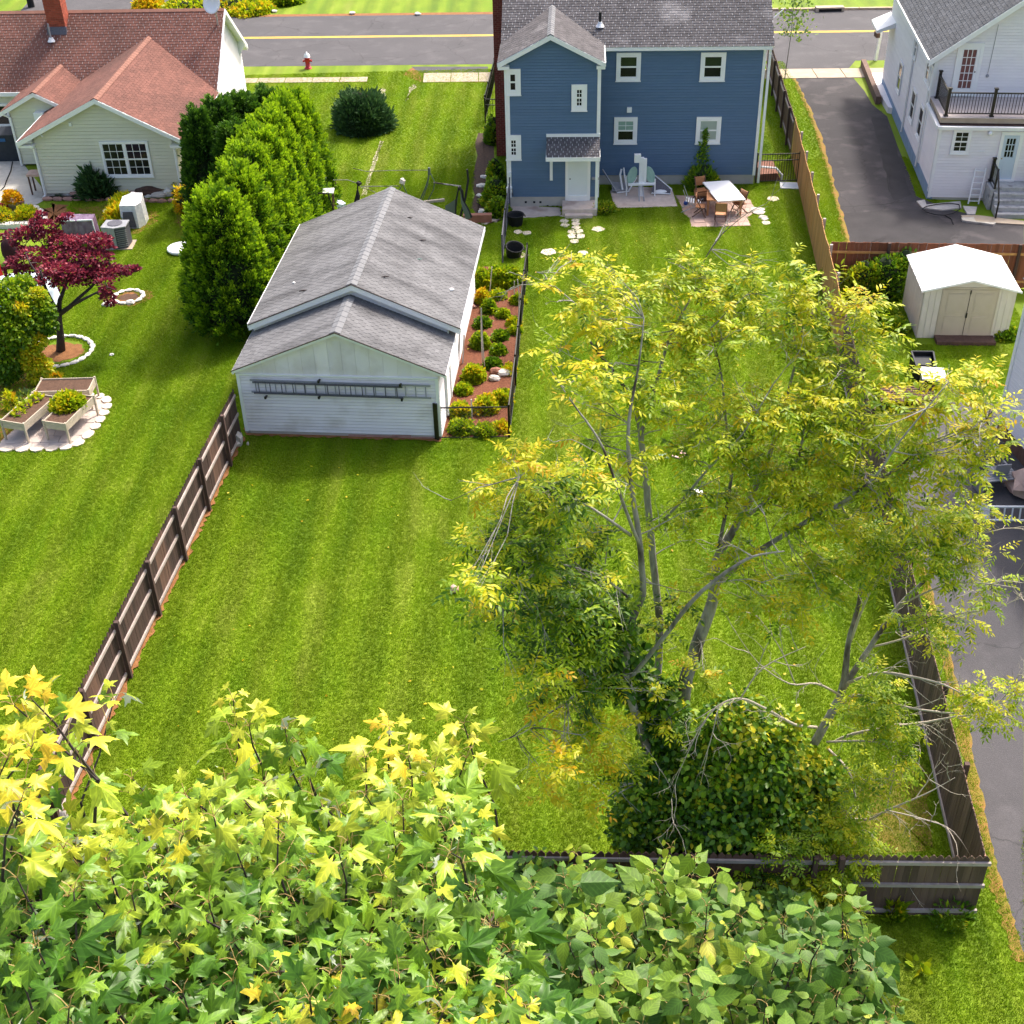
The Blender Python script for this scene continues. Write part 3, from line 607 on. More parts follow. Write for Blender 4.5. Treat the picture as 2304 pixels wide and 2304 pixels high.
# front wall: boards up to 2.15, then a vertical-panelled gable
fw = Wall(gar, (0,0), (GW,0)); c = fw.core([(0,.16),(GW,.16),(GW,2.38),(3.24,3.70),(0,2.38)], 'garage_siding'); fw.boards([(.09,.16),(GW-.09,.16),(GW-.09,2.18),(.09,2.18)], .115, 'garage_siding', c)
x = .0; i = 0
while x < GW-.02:                                        # gable panels, a narrow gap between
    x1 = min(x+.42, GW); zt = lambda s: 2.38+(3.70-2.38)*(1-abs(s-3.24)/(3.24 if s < 3.24 else GW-3.24)); mb = MB(); xs = [x+.004, x1-.004]
    pts = [(xs[0],2.21),(xs[1],2.21),(xs[1],zt(xs[1]))]+([(3.24,zt(3.24))] if xs[0] < 3.24 < xs[1] else [])+[(xs[0],zt(xs[0]))]
    n = len(pts); mb.add([fw.P(a,.012,z) for a, z in pts]+[fw.P(a,.002,z) for a, z in pts], [tuple(range(n)), tuple(range(n,2*n))[::-1]]+[(q,n+q,n+(q+1)%n,(q+1)%n) for q in range(n)]); mb.build('gable_panel', 'garage_siding', c); x = x1
mb = MB(); fw.box(mb, -.01, .09, 0, .045, .14, 2.19); fw.box(mb, GW-.09, GW+.01, 0, .045, .14, 2.19); fw.box(mb, -.02, GW+.02, 0, .05, 2.185, 2.235); mb.build('corner_trim', 'white_trim', gar)
mb = MB(); fw.box(mb, 0, GW, -.15, .0, 0, .16); mb.box(.0,.15,0,G2,0,.16); mb.box(GW-.15,GW,0,G2,0,.16); mb.build('foundation', 'foundation', gar)
for a0, a1, h in ((3.3,4.9,.10),(4.7,5.3,.13),(5.3,6.0,.085)):
    mb = MB(); fw.box(mb, a0, a1, .0, .035, .0, h); mb.build('skirting_board', 'red_rock', gar)
wr, c = side(gar, (GW,0), (GW,G1), .16, 2.42, .115, 'garage_siding'); wr2, c2 = side(gar, (GW,G1), (GW,G2), .16, 2.80, .115, 'garage_siding')
wl_, c = side(gar, (0,G1), (0,0), .16, 2.42, .115, 'garage_siding', joined=True); side(gar, (0,G2), (0,G1), .16, 2.80, .115, 'garage_siding', joined=True)
bw = Wall(gar, (GW,G2), (0,G2)); bw.core([(0,.16),(GW,.16),(GW,2.8),(3.14,4.12),(0,2.8)], 'garage_siding')
uw_ = Wall(gar, (0,G1-.05), (GW,G1-.05)); uw_.core([(0,2.4),(GW,2.4),(GW,2.78),(3.24,4.12),(0,2.78)], 'garage_siding', 'gable')
mb = MB(); mb.box(GW+.03,GW+.10,1.1,1.17,.2,2.4); mb.box(GW+.02,GW+.06,G1-.1,G1+.0,.16,2.6); mb.build('corner_trim', 'white_trim', gar)
window(wr2, 4.9, 5.45, 1.55, 2.3, .08, lab='small dark window high in the side wall')
rp = dict(mat='garage_shingle', tabw=.235, ch=.125)
roof_plane(gar, [(3.27,-.15,3.80),(3.27,2.55,3.80),(-.04,2.55,2.40),(-.04,-.15,2.40)][::1] and [(6.52,-.15,2.42),(6.52,2.55,2.42),(3.27,2.55,3.80),(3.27,-.15,3.80)], singles=200, **rp)
roof_plane(gar, [(-.06,2.55,2.40),(-.06,-.15,2.40),(3.27,-.15,3.80),(3.27,2.55,3.80)], singles=100, **rp)
roof_plane(gar, [(6.70,2.2,2.76),(6.70,10.0,2.76),(3.38,10.0,4.23),(3.38,2.2,4.23)], **rp)
roof_plane(gar, [(-.10,10.0,2.76),(-.10,2.2,2.76),(3.38,2.2,4.23),(3.38,10.0,4.23)], **rp)
ridgecaps(gar, (3.27,-.16,3.81), (3.27,2.2,3.81), .42, 'ridge_grey', w=.17); ridgecaps(gar, (3.38,2.19,4.24), (3.38,10.0,4.24), .43, 'ridge_grey', w=.17)
mb = MB()
rake(mb,(-.10,2.17,2.75),(3.38,2.17,4.23),.02,.20); rake(mb,(3.38,2.17,4.23),(6.73,2.17,2.76),.02,.20)
mb.build('fascia', 'white_trim', gar); mb = MB()
rake(mb,(-.08,-.17,2.40),(3.27,-.17,3.79),.02,.09); rake(mb,(3.27,-.17,3.79),(6.54,-.17,2.41),.02,.09)
mb.box(-.085,-.045,-.15,2.2,2.27,2.40); mb.box(-.14,-.10,2.2,10.0,2.62,2.77); mb.box(6.525,6.56,-.15,2.2,2.28,2.42); mb.box(6.705,6.74,2.2,10.0,2.62,2.77); mb.build('fascia', 'white_trim', gar)
mb = MB(); rake(mb,(-.10,2.14,2.770),(3.38,2.14,4.255),.012,.03); rake(mb,(3.38,2.14,4.255),(6.75,2.14,2.785),.012,.03); rake(mb,(-.09,-.2,2.42),(3.27,-.2,3.82),.010,.03); rake(mb,(3.27,-.2,3.82),(6.55,-.2,2.44),.010,.03); mb.build('drip_edge', 'dark_bark', gar)
def soilstrip(a, b_, w_, seed, mat='needle_soil'):
    a = Vector((*a[:2],0)); b_ = Vector((*b_[:2],0)); d = (b_-a).normalized(); n_ = Vector((d.y,-d.x,0)); q = random.Random(seed); k = int((b_-a).length/.12); L1 = []; L2 = []
    for i in range(k+1): p = a.lerp(b_,i/k); e_ = p+n_*w_*q.uniform(.3,1.2); L1.append((p.x,p.y,.045)); L2.append((e_.x,e_.y,.04))
    mb = MB(); mb.add(L1+L2,[(i,i+1,len(L1)+i+1,len(L1)+i) for i in range(k)]); struct('soil_strip', mb, mat)
soilstrip(g.wor(0,0), g.wor(GW,0), .16, 3); soilstrip(g.wor(0,8), g.wor(0,0), .14, 4)
# two ladders hung on the front wall
def ladder(name, lab, p0, p1, wdt, n, mat, group=None, rt=.022):
    p0 = Vector(p0); p1 = Vector(p1); t = thing(name, lab, 'ladder', p0, group=group); d = p1-p0
    wv = Vector(wdt)
    for k in (0, 1): mb = MB(); mb.bar(wv*k, d+wv*k, .05, .028, up=(0,1,0)); mb.build('side_rail', mat, t)
    me = None; unit = wv
    for i in range(n):
        q = d*((i+.5)/n)
        if me is None: mb = MB(); mb.tube([(0,0,0), unit], rt, 6); o = mb.build('rung', mat, t); o.location = q; me = o.data
        else: share('rung', me, t, q)
    return t
q0 = g.W(566,882,-.10); q1 = g.W(970,895,-.10); LZ = .42
lz = g.wor(q0.x,-.09,q0.z); lz1 = g.wor(q1.x,-.09,q1.z-.02)
ladder('ladder', 'long grey aluminium extension ladder hung sideways on the garage front, the lower rail dark', lz, lz1, (0,0,LZ), 18, 'grey_metal', rt=.016)
q0 = g.W(571,884,-.18); q1 = g.W(907,895,-.18)
ladder('ladder', 'second dark section of ladder hung in front of the long one on the garage wall', g.wor(q0.x,-.16,q0.z-.01), g.wor(q1.x,-.16,q1.z-.02), (0,0,.38), 13, 'dark_coil', rt=.016)
for px, py in ((600,889),(720,889),(906,894),(719,853),(902,862)):
    q = g.W(px,py,-.02); mb = MB(); fw.box(mb, q.x-.03, q.x+.03, .0, .22, q.z-.03, q.z+.0); fw.box(mb, q.x-.03, q.x+.03, .2, .22, q.z-.0, q.z+.06); mb.build('bracket', 'black_metal', gar)
# litter on the garage roof
for nm, lab, x, y, s, mt in (('twig','thin dark twig lying on the lower part of the garage roof',1.6,3.1,.16,'dark_bark'),('twig','short dark twig in the middle of the upper garage roof',4.9,6.9,.13,'dark_bark'),('twig','dark twig near the ridge at the far end of the garage roof',4.3,8.2,.12,'dark_bark'),('bottle','small green bottle lying on the garage roof',5.0,5.5,.10,'net'),('paper_scrap','white scrap of paper on the garage roof near its eave',6.2,4.4,.08,'white_trim'),('paper_scrap','white scrap on the left slope of the garage roof',1.0,4.2,.05,'white_trim'),('twig','curled black twig above the step of the garage roof',4.2,3.4,.14,'dark_bark')):
    z = 2.76+(6.70-x)*.4428 if x > 3.38 else 2.76+(x+.1)*.4224
    mb = MB(); P = g.wor(x,y,z+.035)
    if nm == 'paper_scrap': mb.lump((0,0,0), s, 6, 4, .3, (1,1,.5))
    else: mb.tube([(-s,.0,0),(0,.02,.01),(s,s*.4,.0)], [s*.12,s*.2,s*.1], 5)
    o = mb.build(nm, 'green_metal' if nm == 'bottle' else mt); o.location = P; tag(o, lab, nm.split('_')[0])

# ---------------------------------------------------------------- blue house
b = Fr(.24, 52.5, 3.3)
bh = thing('blue_house', 'two storey blue sided house with a gabled rear wing and white trim', 'house', (b.o[0],b.o[1],0), -b.a)
BX, BY, BD = 10.66, 2.4, 8.0; WX = 3.77; FZ = .45; BZ = 5.95; CH_ = .118
ww = Wall(bh, (0,0), (WX,0)); c = ww.core([(0,FZ),(WX,FZ),(WX,6.02),(1.88,7.08),(0,6.02)], 'blue_siding'); ww.boards([(.1,FZ),(WX-.1,FZ),(WX-.1,6.06),(1.88,7.05),(.1,6.06)], CH_, 'blue_siding', c)
mw = Wall(bh, (WX,BY), (BX,BY)); c = mw.core([(0,FZ),(BX-WX,FZ),(BX-WX,BZ),(0,BZ)], 'blue_siding'); mw.boards([(0,FZ),(BX-WX-.1,FZ),(BX-WX-.1,BZ),(0,BZ)], CH_, 'blue_siding', c)
rw = Wall(bh, (WX,0), (WX,BY)); c = rw.core([(0,FZ),(BY,FZ),(BY,6.0),(0,6.0)], 'blue_siding'); rw.boards([(.1,FZ),(BY,FZ),(BY,6.0),(.1,6.0)], CH_, 'blue_siding', c)
side(bh, (0,BY+BD), (0,0), FZ, 6.0, CH_, 'blue_siding', joined=True); side(bh, (BX,BY), (BX,BY+BD), FZ, BZ, CH_, 'blue_siding', joined=True)
fr_ = Wall(bh, (BX,BY+BD), (0,BY+BD)); fr_.core([(0,0),(BX,0),(BX,BZ),(0,BZ)], 'blue_siding')
for xx in (.02, BX-.14):
    m = MB(); m.add([(xx,BY,BZ),(xx,BY+BD,BZ),(xx,BY+BD/2,BZ+2.5),(xx+.12,BY,BZ),(xx+.12,BY+BD,BZ),(xx+.12,BY+BD/2,BZ+2.5)], [(0,2,1),(3,4,5),(0,1,4,3),(1,2,5,4),(2,0,3,5)]); m.build('gable', 'blue_siding', bh)
mb = MB(); ww.box(mb, .02, WX-.02, -.2, -.02, 0, FZ); mw.box(mb, .0, BX-WX-.02, -.2, -.02, 0, FZ); rw.box(mb, .02, BY, -.2, -.02, 0, FZ); mb.box(.02,.2,0,BY+BD,0,FZ); mb.box(BX-.2,BX-.02,BY,BY+BD,0,FZ); mb.build('foundation', 'foundation', bh)
# trim
mb = MB(); ww.box(mb,-.012,.10,0,.045,FZ-.03,6.02); ww.box(mb,WX-.10,WX+.03,0,.045,FZ-.03,6.05); rw.box(mb,.0,.10,0,.04,FZ-.03,5.98); mw.box(mb,BX-WX-.10,BX-WX+.02,0,.045,FZ-.03,BZ); mb.build('corner_trim', 'white_trim', bh)
mb = MB(); mb.tube([(-.06,.12,6.0),(-.06,-.07,5.85),(-.04,-.07,.35),(-.06,-.16,.18)], .045, 6); mb.build('downspout', 'white_trim', bh)
mb = MB(); q = b.W(1716,300,BY-.07).x; mb.bar((q,BY-.075,5.95),(q,BY-.075,.10),.10,.07); mb.build('downspout', 'white_trim', bh)
mb = MB(); mw.box(mb, .05, BX-WX+.22, .02, .30, 5.90, 6.03); mb.build('gutter', 'white_trim', bh)
mb = MB(); rake(mb,(-.32,-.26,6.15),(1.78,-.26,7.24),.02,.19); rake(mb,(1.78,-.26,7.24),(3.95,-.26,6.15),.02,.19); mb.box(-.36,-.30,-.28,2.2,6.0,6.16); mb.box(3.93,3.99,-.28,2.05,6.0,6.16)
mb.box(-.34,.12,-.24,0,5.88,6.01); mb.box(3.62,3.97,-.24,0,5.88,6.01); mb.build('fascia', 'white_trim', bh)
rb = dict(mat='blue_house_shingle', tabw=.30, ch=.135, under='white_trim')
pz = lambda y: 6.06+(y-2.1)*.64
RY = BY+BD/2
roof_plane(bh, [(-.32,2.1,pz(2.1)),(BX+.28,2.1,pz(2.1)),(BX+.28,RY,pz(RY)),(-.32,RY,pz(RY))], **rb)
roof_plane(bh, [(BX+.28,2*RY-2.1,pz(2.1)),(-.32,2*RY-2.1,pz(2.1)),(-.32,RY,pz(RY)),(BX+.28,RY,pz(RY))], **rb)
vy = 2.1+(7.25-6.06)/.64
roof_plane(bh, [(3.93,-.25,6.165),(3.93,2.32,6.165),(1.78,vy+.02,7.255),(1.78,-.25,7.255)], **rb)
roof_plane(bh, [(-.34,2.32,6.165),(-.34,-.25,6.165),(1.78,-.25,7.255),(1.78,vy+.02,7.255)], **rb)
ridgecaps(bh, (1.78,-.27,7.265), (1.78,vy,7.265), .5, 'ridge_grey', w=.14); ridgecaps(bh, (-.3,RY,pz(RY)+.01), (BX+.28,RY,pz(RY)+.01), .6, 'blue_house_shingle', w=.14)
def bw_(wl, off, x0, y0, x1, y1, plane, val, **k):
    a0, a1, z0, z1 = px_rect(b, plane, val, x0, y0, x1, y1); window(wl, a0-off, a1-off, z0, z1, **k)
bw_(ww, 0, 1136.2,154,1171.7,212.7, 'W', 0, cas=.19); bw_(ww, 0, 1285.8,188.8,1320.9,247.8, 'W', 0, cas=.19, cols=2, rows=2); bw_(ww, 0, 1138.7,302.9,1172.7,358, 'W', 0, cas=.19, cols=2, rows=2)
bw_(mw, WX, 1386.5,117.7,1441.6,180.8, 'W', BY, cas=.15, glass=('tinted_glass','glass')); bw_(mw, WX, 1575.6,117,1632,180.8, 'W', BY, cas=.15, glass=('tinted_glass','glass'))
bw_(mw, WX, 1381.4,262.7,1433.6,322, 'W', BY, cas=.15, cols=(2,1), rows=(2,1), glass=('green_metal','glass')); bw_(mw, WX, 1565.8,262,1621.3,321.7, 'W', BY, cas=.15, glass=('blind','blind'))
# door, awning, step
a0,a1,z0,z1 = px_rect(b,'W',0,1273,366,1328,457); a0 -= .02; z0 = .30; z1 = 2.45; ww.off = .032
mb = MB(); ww.box(mb,a0,a0+.12,0,.06,z0,z1); ww.box(mb,a1-.12,a1,0,.06,z0,z1); ww.box(mb,a0+.12,a1-.12,0,.06,z1-.1,z1); ww.box(mb,a0+.12,a1-.12,0,.09,z0,z0+.22); mb.build('door_frame', 'white_trim', bh)
mb = MB(); ww.box(mb,a0+.12,a1-.12,.0,.03,z0+.22,z1-.1)
for (u0,u1,v0,v1) in ((.12,.46,.15,.45),(.54,.88,.15,.45),(.12,.46,.55,.93),(.54,.88,.55,.93)):
    wd = a1-a0-.24; hd = z1-z0-.32; ww.box(mb,a0+.12+wd*u0,a0+.12+wd*u1,.03,.038,z0+.22+hd*v0,z0+.22+hd*v1)
dr = mb.build('door', 'door_white', bh); mb = MB(); mb.lathe([(0,.0),(.025,.0),(.03,.03),(.0,.045)], (0,0,0), 8); hd_ = mb.build('handle', 'black_metal', dr); hd_.location = ww.P(a0+.2,.04,1.25); hd_.rotation_euler = (R(90),0,0)
ww.off = 0.; mb = MB(); ww.box(mb, a1+.06, a1+.36, .0, .16, 1.25, 1.33); mb.build('letter_box', 'grey_metal', bh)
A0 = b.W(1230.4,320,0).x; A1 = b.W(1348.8,320,0).x; Zt = 3.05; Zf = 2.52; dp = .95
roof_plane(bh, [(A0,-dp,Zf),(A1,-dp,Zf),(A1,-.05,Zt),(A0,-.05,Zt)], 'blue_house_shingle', name='awning', tabw=.25, ch=.12, singles=0)
mb = MB(); ww.box(mb, A0-.02, A1+.02, dp, dp+.03, Zf-.16, Zf+.01); ww.box(mb, A0-.02, A1+.02, .0, .06, Zt+.01, Zt+.14); ww.box(mb, A0-.03, A0, .03, dp+.02, Zf-.16, Zf+.02); ww.box(mb, A1, A1+.03, .03, dp+.02, Zf-.16, Zf+.02); mb.build('awning_trim', 'white_trim', bh)
mb = MB(); ww.box(mb, A0+.12, A0+.24, .0, .10, 1.2, Zf-.0); mb.build('awning_bracket', 'white_trim', bh); mb = MB(); ww.box(mb, A1-.16, A1-.05, dp-.14, dp-.03, .0, Zf-.1); mb.build('awning_post', 'white_trim', bh)
mb = MB(); ww.box(mb, a0-.12, a1+.28, .0, 1.05, .0, .30); ww.box(mb, a0-.0, a1+.1, 1.05, 1.30, .0, .14); mb.build('step', 'patio_slab', bh)
# meter, vent, pipes
q = b.W(1146,425,-.05); mb = MB(); mb.box(q.x-.12,q.x+.12,-.20,-.03,q.z-.12,q.z+.1); mb.box(q.x-.05,q.x+.10,-.14,-.03,q.z+.55,q.z+.75); mb.build('meter_box', 'white_plastic', bh)
mb = MB(); mb.tube([(q.x,-.06,q.z+.1),(q.x+.02,-.06,q.z+.55)],.03,6); mb.tube([(q.x-.08,-.06,q.z+.1),(q.x-.06,-.05,q.z+.5)],.02,6); mb.tube([(q.x+.12,-.05,q.z),(q.x+.15,-.05,.5)],.02,6); mb.build('conduit', 'dark_coil', bh)
q = b.W(1416,246,BY); mb = MB(); mb.box(q.x-.10,q.x+.10,BY-.10,BY-.02,q.z-.11,q.z+.11); mb.build('vent', 'white_plastic', bh)
for i in range(6):
    q = b.W((1183,1202,1216,1232,1244,1254)[i], (455,455,455,464,465,465)[i], 0); mb = MB(); mb.box(q.x-.045,q.x+.045,-.02+.018,.02,q.z-.04,q.z+.04); mb.build('foundation_vent', 'black_plastic', bh)
q = onroof(b,1350,58,pz); zz = q.z; mb = MB(); mb.tube([(q.x,q.y,zz-.02),(q.x,q.y,zz+.55)],.06,10); mb.build('vent_pipe', 'black_plastic', bh); mb = MB(); mb.lathe([(.20,0),(.10,.12),(.08,.2)],(q.x,q.y,zz-.03),10); mb.build('pipe_flashing', 'white_plastic', bh)
def brick_stack(root, x0,x1,y0,y1,z0,z1, mat, name='chimney', bh_=.10, bw__=.25, singles=True, cap=True):
    mb = MB(); mb.box(x0+.012,x1-.012,y0+.012,y1-.012,z0,z1); ch = mb.build(name, 'mortar', root); z = z0; row = 0; J = MB()
    while z < z1-.02:
        zt = min(z+bh_-.010, z1); s = -(bw__/2 if row%2 else 0)
        while s < x1-x0:
            a = max(s,0); e = min(s+bw__-.012, x1-x0)
            if e-a > .02:
                mb = MB() if singles else J; mb.box(x0+a,x0+e,y0,y0+.02,z,zt)
                if singles: mb.build('brick', mat, ch)
            s += bw__
        for xs in (x0, x1-.02):
            s = -(bw__/2 if row%2 else 0)
            while s < y1-y0:
                a = max(s,0); e = min(s+bw__-.012, y1-y0)
                if e-a > .02: J.box(xs,xs+.02,y0+a+.001,y0+e,z,zt)
                s += bw__
        z += bh_; row += 1
    if J.v: J.build('side_brick', mat, ch, kind='stuff')
    if cap:
        mb = MB(); mb.box(x0-.03,x1+.03,y0-.03,y1+.03,z1,z1+.08); mb.build('chimney_cap', 'concrete', ch)
        mb = MB(); mb.box(x0+.2,x1-.2,y0+.15,y1-.15,z1+.08,z1+.25); mb.build('flue', 'black_plastic', ch)
    return ch
brick_stack(bh, -.86,-.02, 5.9, 7.1, 0, 10.2, 'dark_brick', bw__=.22, bh_=.09, singles=False)
mb = MB(); mb.tube([(BX+.29,3.1,6.9),(BX+.75,3.3,7.25)],.02,5); mb.tube([(BX+.29,4.6,7.8),(BX+.9,4.3,8.1),(BX+1.2,4.1,8.05)],.025,5); mb.build('service_mast', 'white_plastic', bh)

# ---------------------------------------------------------------- red roofed house
r = Fr(-20.4, 55.0, 2.5)
rh = thing('red_roof_house', 'pale green sided cape house with red brown shingle roof and gabled rear wing', 'house', (r.o[0],r.o[1],0), -r.a)
RW = 6.2
rwf = Wall(rh, (0,0), (RW,0)); c = rwf.core([(0,.15),(RW,.15),(RW,2.55),(3.2,4.28),(0,2.55)], 'green_siding'); rwf.boards([(.09,.15),(RW-.09,.15),(RW-.09,2.58),(3.2,4.26),(.09,2.58)], .155, 'green_siding', c)
side(rh, (0,3.7), (0,0), .15, 2.6, .155, 'green_siding', joined=True); side(rh, (RW,0), (RW,6.4), .15, 2.55, .155, 'green_siding', joined=True)
sg = Wall(rh, (-2.3,3.7), (0,3.7)); c = sg.core([(0,.1),(2.3,.1),(2.3,2.9),(1.4,3.32),(0,2.55)], 'green_siding'); sg.boards([(.07,.1),(2.3,.1),(2.3,2.86),(1.4,3.3),(.07,2.55)], .155, 'green_siding', c)
side(rh, (-2.3,6.6), (-2.3,3.7), .1, 2.5, .155, 'green_siding', joined=True)
lw, c = side(rh, (-13,6.6), (-2.3,6.6), .1, 2.55, .155, 'green_siding')
gw = Wall(rh, (6.42,6.3), (6.42,13.4)); poly = [(0,.1),(7.1,.1),(7.1,2.6),(3.6,5.15),(0,2.45)]; c = gw.core(poly, 'white_siding'); gw.boards(poly, .155, 'white_siding', c, joined=True)
mb = MB(); mb.box(.02,RW-.02,.02,.2,0,.15); mb.box(RW-.2,RW-.02,0,6.4,0,.15); mb.box(-13,6.4,13.2,13.4,0,2.5); mb.build('foundation', 'foundation', rh)
rr_ = dict(mat='red_shingle', tabw=.30, ch=.150)
ez, ry, rz_ = 2.62, 9.9, 5.35; sl_ = (rz_-ez)/(ry-6.3)
roof_plane(rh, [(-13,6.3,ez),(6.75,6.3,ez),(6.75,ry,rz_),(-13,ry,rz_)], **rr_)
roof_plane(rh, [(6.75,2*ry-6.3,ez),(-13,2*ry-6.3,ez),(-13,ry,rz_),(6.75,ry,rz_)], **rr_)
vy = 6.3+(4.42-ez)/sl_
roof_plane(rh, [(6.85,-.32,2.52),(6.85,6.15,2.52),(3.22,vy+.03,4.43),(3.22,-.32,4.43)], **rr_)
roof_plane(rh, [(-.52,6.35,2.60),(-.52,-.32,2.60),(3.22,-.32,4.43),(3.22,vy+.03,4.43)], **rr_)
vy2 = 6.3+(3.5-ez)/sl_
roof_plane(rh, [(.8,3.42,2.65),(.8,6.35,2.65),(-.88,vy2+.02,3.52),(-.88,3.42,3.52)], **rr_)
roof_plane(rh, [(-2.62,6.3,2.62),(-2.62,3.42,2.62),(-.88,3.42,3.52),(-.88,vy2+.02,3.52)], **rr_)
ridgecaps(rh, (3.22,-.34,4.44), (3.22,vy,4.44), .5, 'ridge_red', w=.17); ridgecaps(rh, (-.88,3.40,3.53), (-.88,vy2,3.53), .5, 'ridge_red', w=.15); ridgecaps(rh, (-12.9,ry,rz_+.01), (6.75,ry,rz_+.01), .7, 'ridge_red', w=.15, n=60)
mb = MB(); rake(mb,(-.54,-.35,2.58),(3.22,-.35,4.42),.02,.20); rake(mb,(3.22,-.35,4.42),(6.88,-.35,2.50),.02,.20); mb.box(-.56,.12,-.32,-.02,2.32,2.42); mb.box(6.08,6.87,-.32,-.02,2.26,2.36)
mb.box(-.58,-.53,-.34,3.6,2.46,2.60); mb.box(6.86,6.92,-.34,6.1,2.38,2.52); rake(mb,(-2.64,3.40,2.60),(-.88,3.40,3.50),.02,.18); rake(mb,(-.88,3.40,3.50),(.4,3.40,2.85),.02,.18); mb.box(-13,-2.5,6.22,6.28,2.44,2.62)
a = Vector((6.78,6.3,ez)); m_ = Vector((6.78,ry,rz_)); e_ = Vector((6.78,13.5,ez))
for p, q in ((a,m_),(m_,e_)): mb.hexa([p+Vector((-.02,0,-.22)),p+Vector((.02,0,-.22)),q+Vector((.02,0,-.22)),q+Vector((-.02,0,-.22)),p+Vector((-.02,0,.01)),p+Vector((.02,0,.01)),q+Vector((.02,0,.01)),q+Vector((-.02,0,.01))])
mb.add([(6.43,13.45,2.35),(6.78,13.45,2.35),(6.78,13.45,2.62),(6.43,13.45,2.62),(6.43,12.9,2.2),(6.78,12.9,2.75),(6.78,12.9,3.0),(6.43,12.9,3.0)], BOXF)
mb.build('fascia', 'white_trim', rh)
mb = MB(); rwf.box(mb,0,.09,0,.04,.12,2.4); rwf.box(mb,RW-.09,RW+.01,0,.04,.12,2.35); mb.build('corner_trim', 'white_trim', rh)
for pts in ([(-.48,-.1,2.42),(.03,-.09,2.2),(.04,-.09,.1),(.0,-.28,.05)], [(6.72,-.1,2.4),(6.22,-.09,2.12),(6.20,-.09,.05)], [(-2.5,3.5,2.5),(-2.28,3.62,2.3),(-2.28,3.62,.05)]):
    mb = MB(); mb.tube(pts, .055, 6); mb.build('downspout', 'white_trim', rh)
a0,a1,z0,z1 = px_rect(r,'W',0,231.3,316.8,339.9,396.7); window(rwf, a0, a1, z0, z1, .09, 3, 2, units=2)
a0,a1,z0,z1 = px_rect(r,'W',6.6,-30,232,24,284); window(lw, a0+13, a1+13, z0, z1, .1)
mb = MB(); sg.box(mb, 1.25, 1.75, .0, .35, 2.0, 2.6); mb.build('gable_box', 'white_plastic', rh)
q = r.W(159,279,0); mb = MB(); rwf.box(mb,q.x-.06,q.x+.06,.0,.09,q.z-.07,q.z+.07); mb.build('flood_light', 'white_plastic', rh)
q = r.W(92,301,0); mb = MB(); mb.tube([(q.x,-.02,q.z),(q.x+.05,-.16,q.z),(q.x+.14,-.2,q.z-.06)],.035,6); mb.build('camera_light', 'white_plastic', rh)
rpz = lambda y: ez+sl_*(y-6.3)
q = onroof(r,131,60,rpz); brick_stack(rh, q.x-.42,q.x+.42, q.y-.2,q.y+.55, ez+sl_*(q.y-.4-6.3)-.2, rz_+1.5, 'brick', bh_=.085, bw__=.22)
mb = MB(); zq = ez+sl_*(q.y-.25-6.3); mb.hexa([(q.x-.47,q.y-.42,zq-.16),(q.x+.47,q.y-.42,zq-.16),(q.x+.47,q.y-.2,zq-.02),(q.x-.47,q.y-.2,zq-.02),(q.x-.47,q.y-.235,zq+.22),(q.x+.47,q.y-.235,zq+.22),(q.x+.47,q.y-.18,zq+.25),(q.x-.47,q.y-.18,zq+.25)]); mb.build('chimney_flashing', 'dark_coil', rh)
q = onroof(r,116,92,rpz); zq = q.z; mb = MB(); mb.lathe([(.20,-.05),(.12,.05),(.10,.12)],(q.x,q.y,zq+.03),10); mb.build('pipe_flashing', 'white_plastic', rh)
mb = MB(); mb.tube([(q.x,q.y,zq),(q.x,q.y,zq+.8)],.045,8); mb.build('vent_pipe', 'grey_metal', rh)
# satellite dish
q = onroof(r,490,56,rpz); zq = q.z; P = r.wor(q.x,q.y,zq); t = thing('satellite_dish', 'white satellite dish on a mast at the end of the red roof', 'dish', P)
mb = MB(); mb.tube([(0,0,-.05),(0,0,.35),(-.02,-.15,.75)], .04, 8); mb.build('mast', 'steel', t)
mb = MB(); mb.lathe([(.01,.0),(.2,.03),(.36,.09),(.46,.16),(.45,.17),(.34,.11),(.2,.05),(.01,.02)], n=20); d_ = mb.build('dish', 'white_plastic', t, True); d_.location = (-.05,-.1,.98); d_.rotation_euler = (R(68),0,R(-20))
mb = MB(); mb.tube([(0,-.1,.75),(.2,-.55,.8),(.22,-.6,.95)],.02,6); mb.build('feed_arm', 'white_plastic', t)

# ---------------------------------------------------------------- white house
wf = Fr(18.07, 52.12, 6.5)
wh = thing('white_house', 'white sided two storey house with grey shingle gable roof and a railed deck', 'house', (wf.o[0],wf.o[1],0), -wf.a)
EX = 7.6; EY = 2.8; EH = 3.2; MH = 5.3; MD = 12.; CW = .125
ef = Wall(wh, (0,0), (EX,0)); poly = [(0,.12),(EX,.12),(EX,EH-.12),(0,EH-.12)]; c = ef.core(poly, 'white_siding'); ef.boards([(.1,.12),(EX,.12),(EX,EH-.12),(.1,EH-.12)], CW, 'white_siding', c)
side(wh, (0,EY), (0,0), .35, EH-.1, CW, 'white_siding', joined=True)
gf = Wall(wh, (0,EY), (EX-.6,EY)); hw = (EX-.6)/2; poly = [(0,EH),(EX-.6,EH),(EX-.6,MH),(hw,MH+hw*.735),(0,MH)]; c = gf.core(poly, 'white_siding'); gf.boards([(.09,EH),(EX-.7,EH),(EX-.7,MH+.08),(hw,MH+hw*.735-.02),(.09,MH+.06)], CW, 'white_siding', c)
ml = Wall(wh, (0,EY+MD), (0,EY)); poly = [(0,.55),(MD,.55),(MD,MH),(0,MH)]; c = ml.core(poly, 'white_siding'); ml.boards(poly, CW, 'white_siding', c)
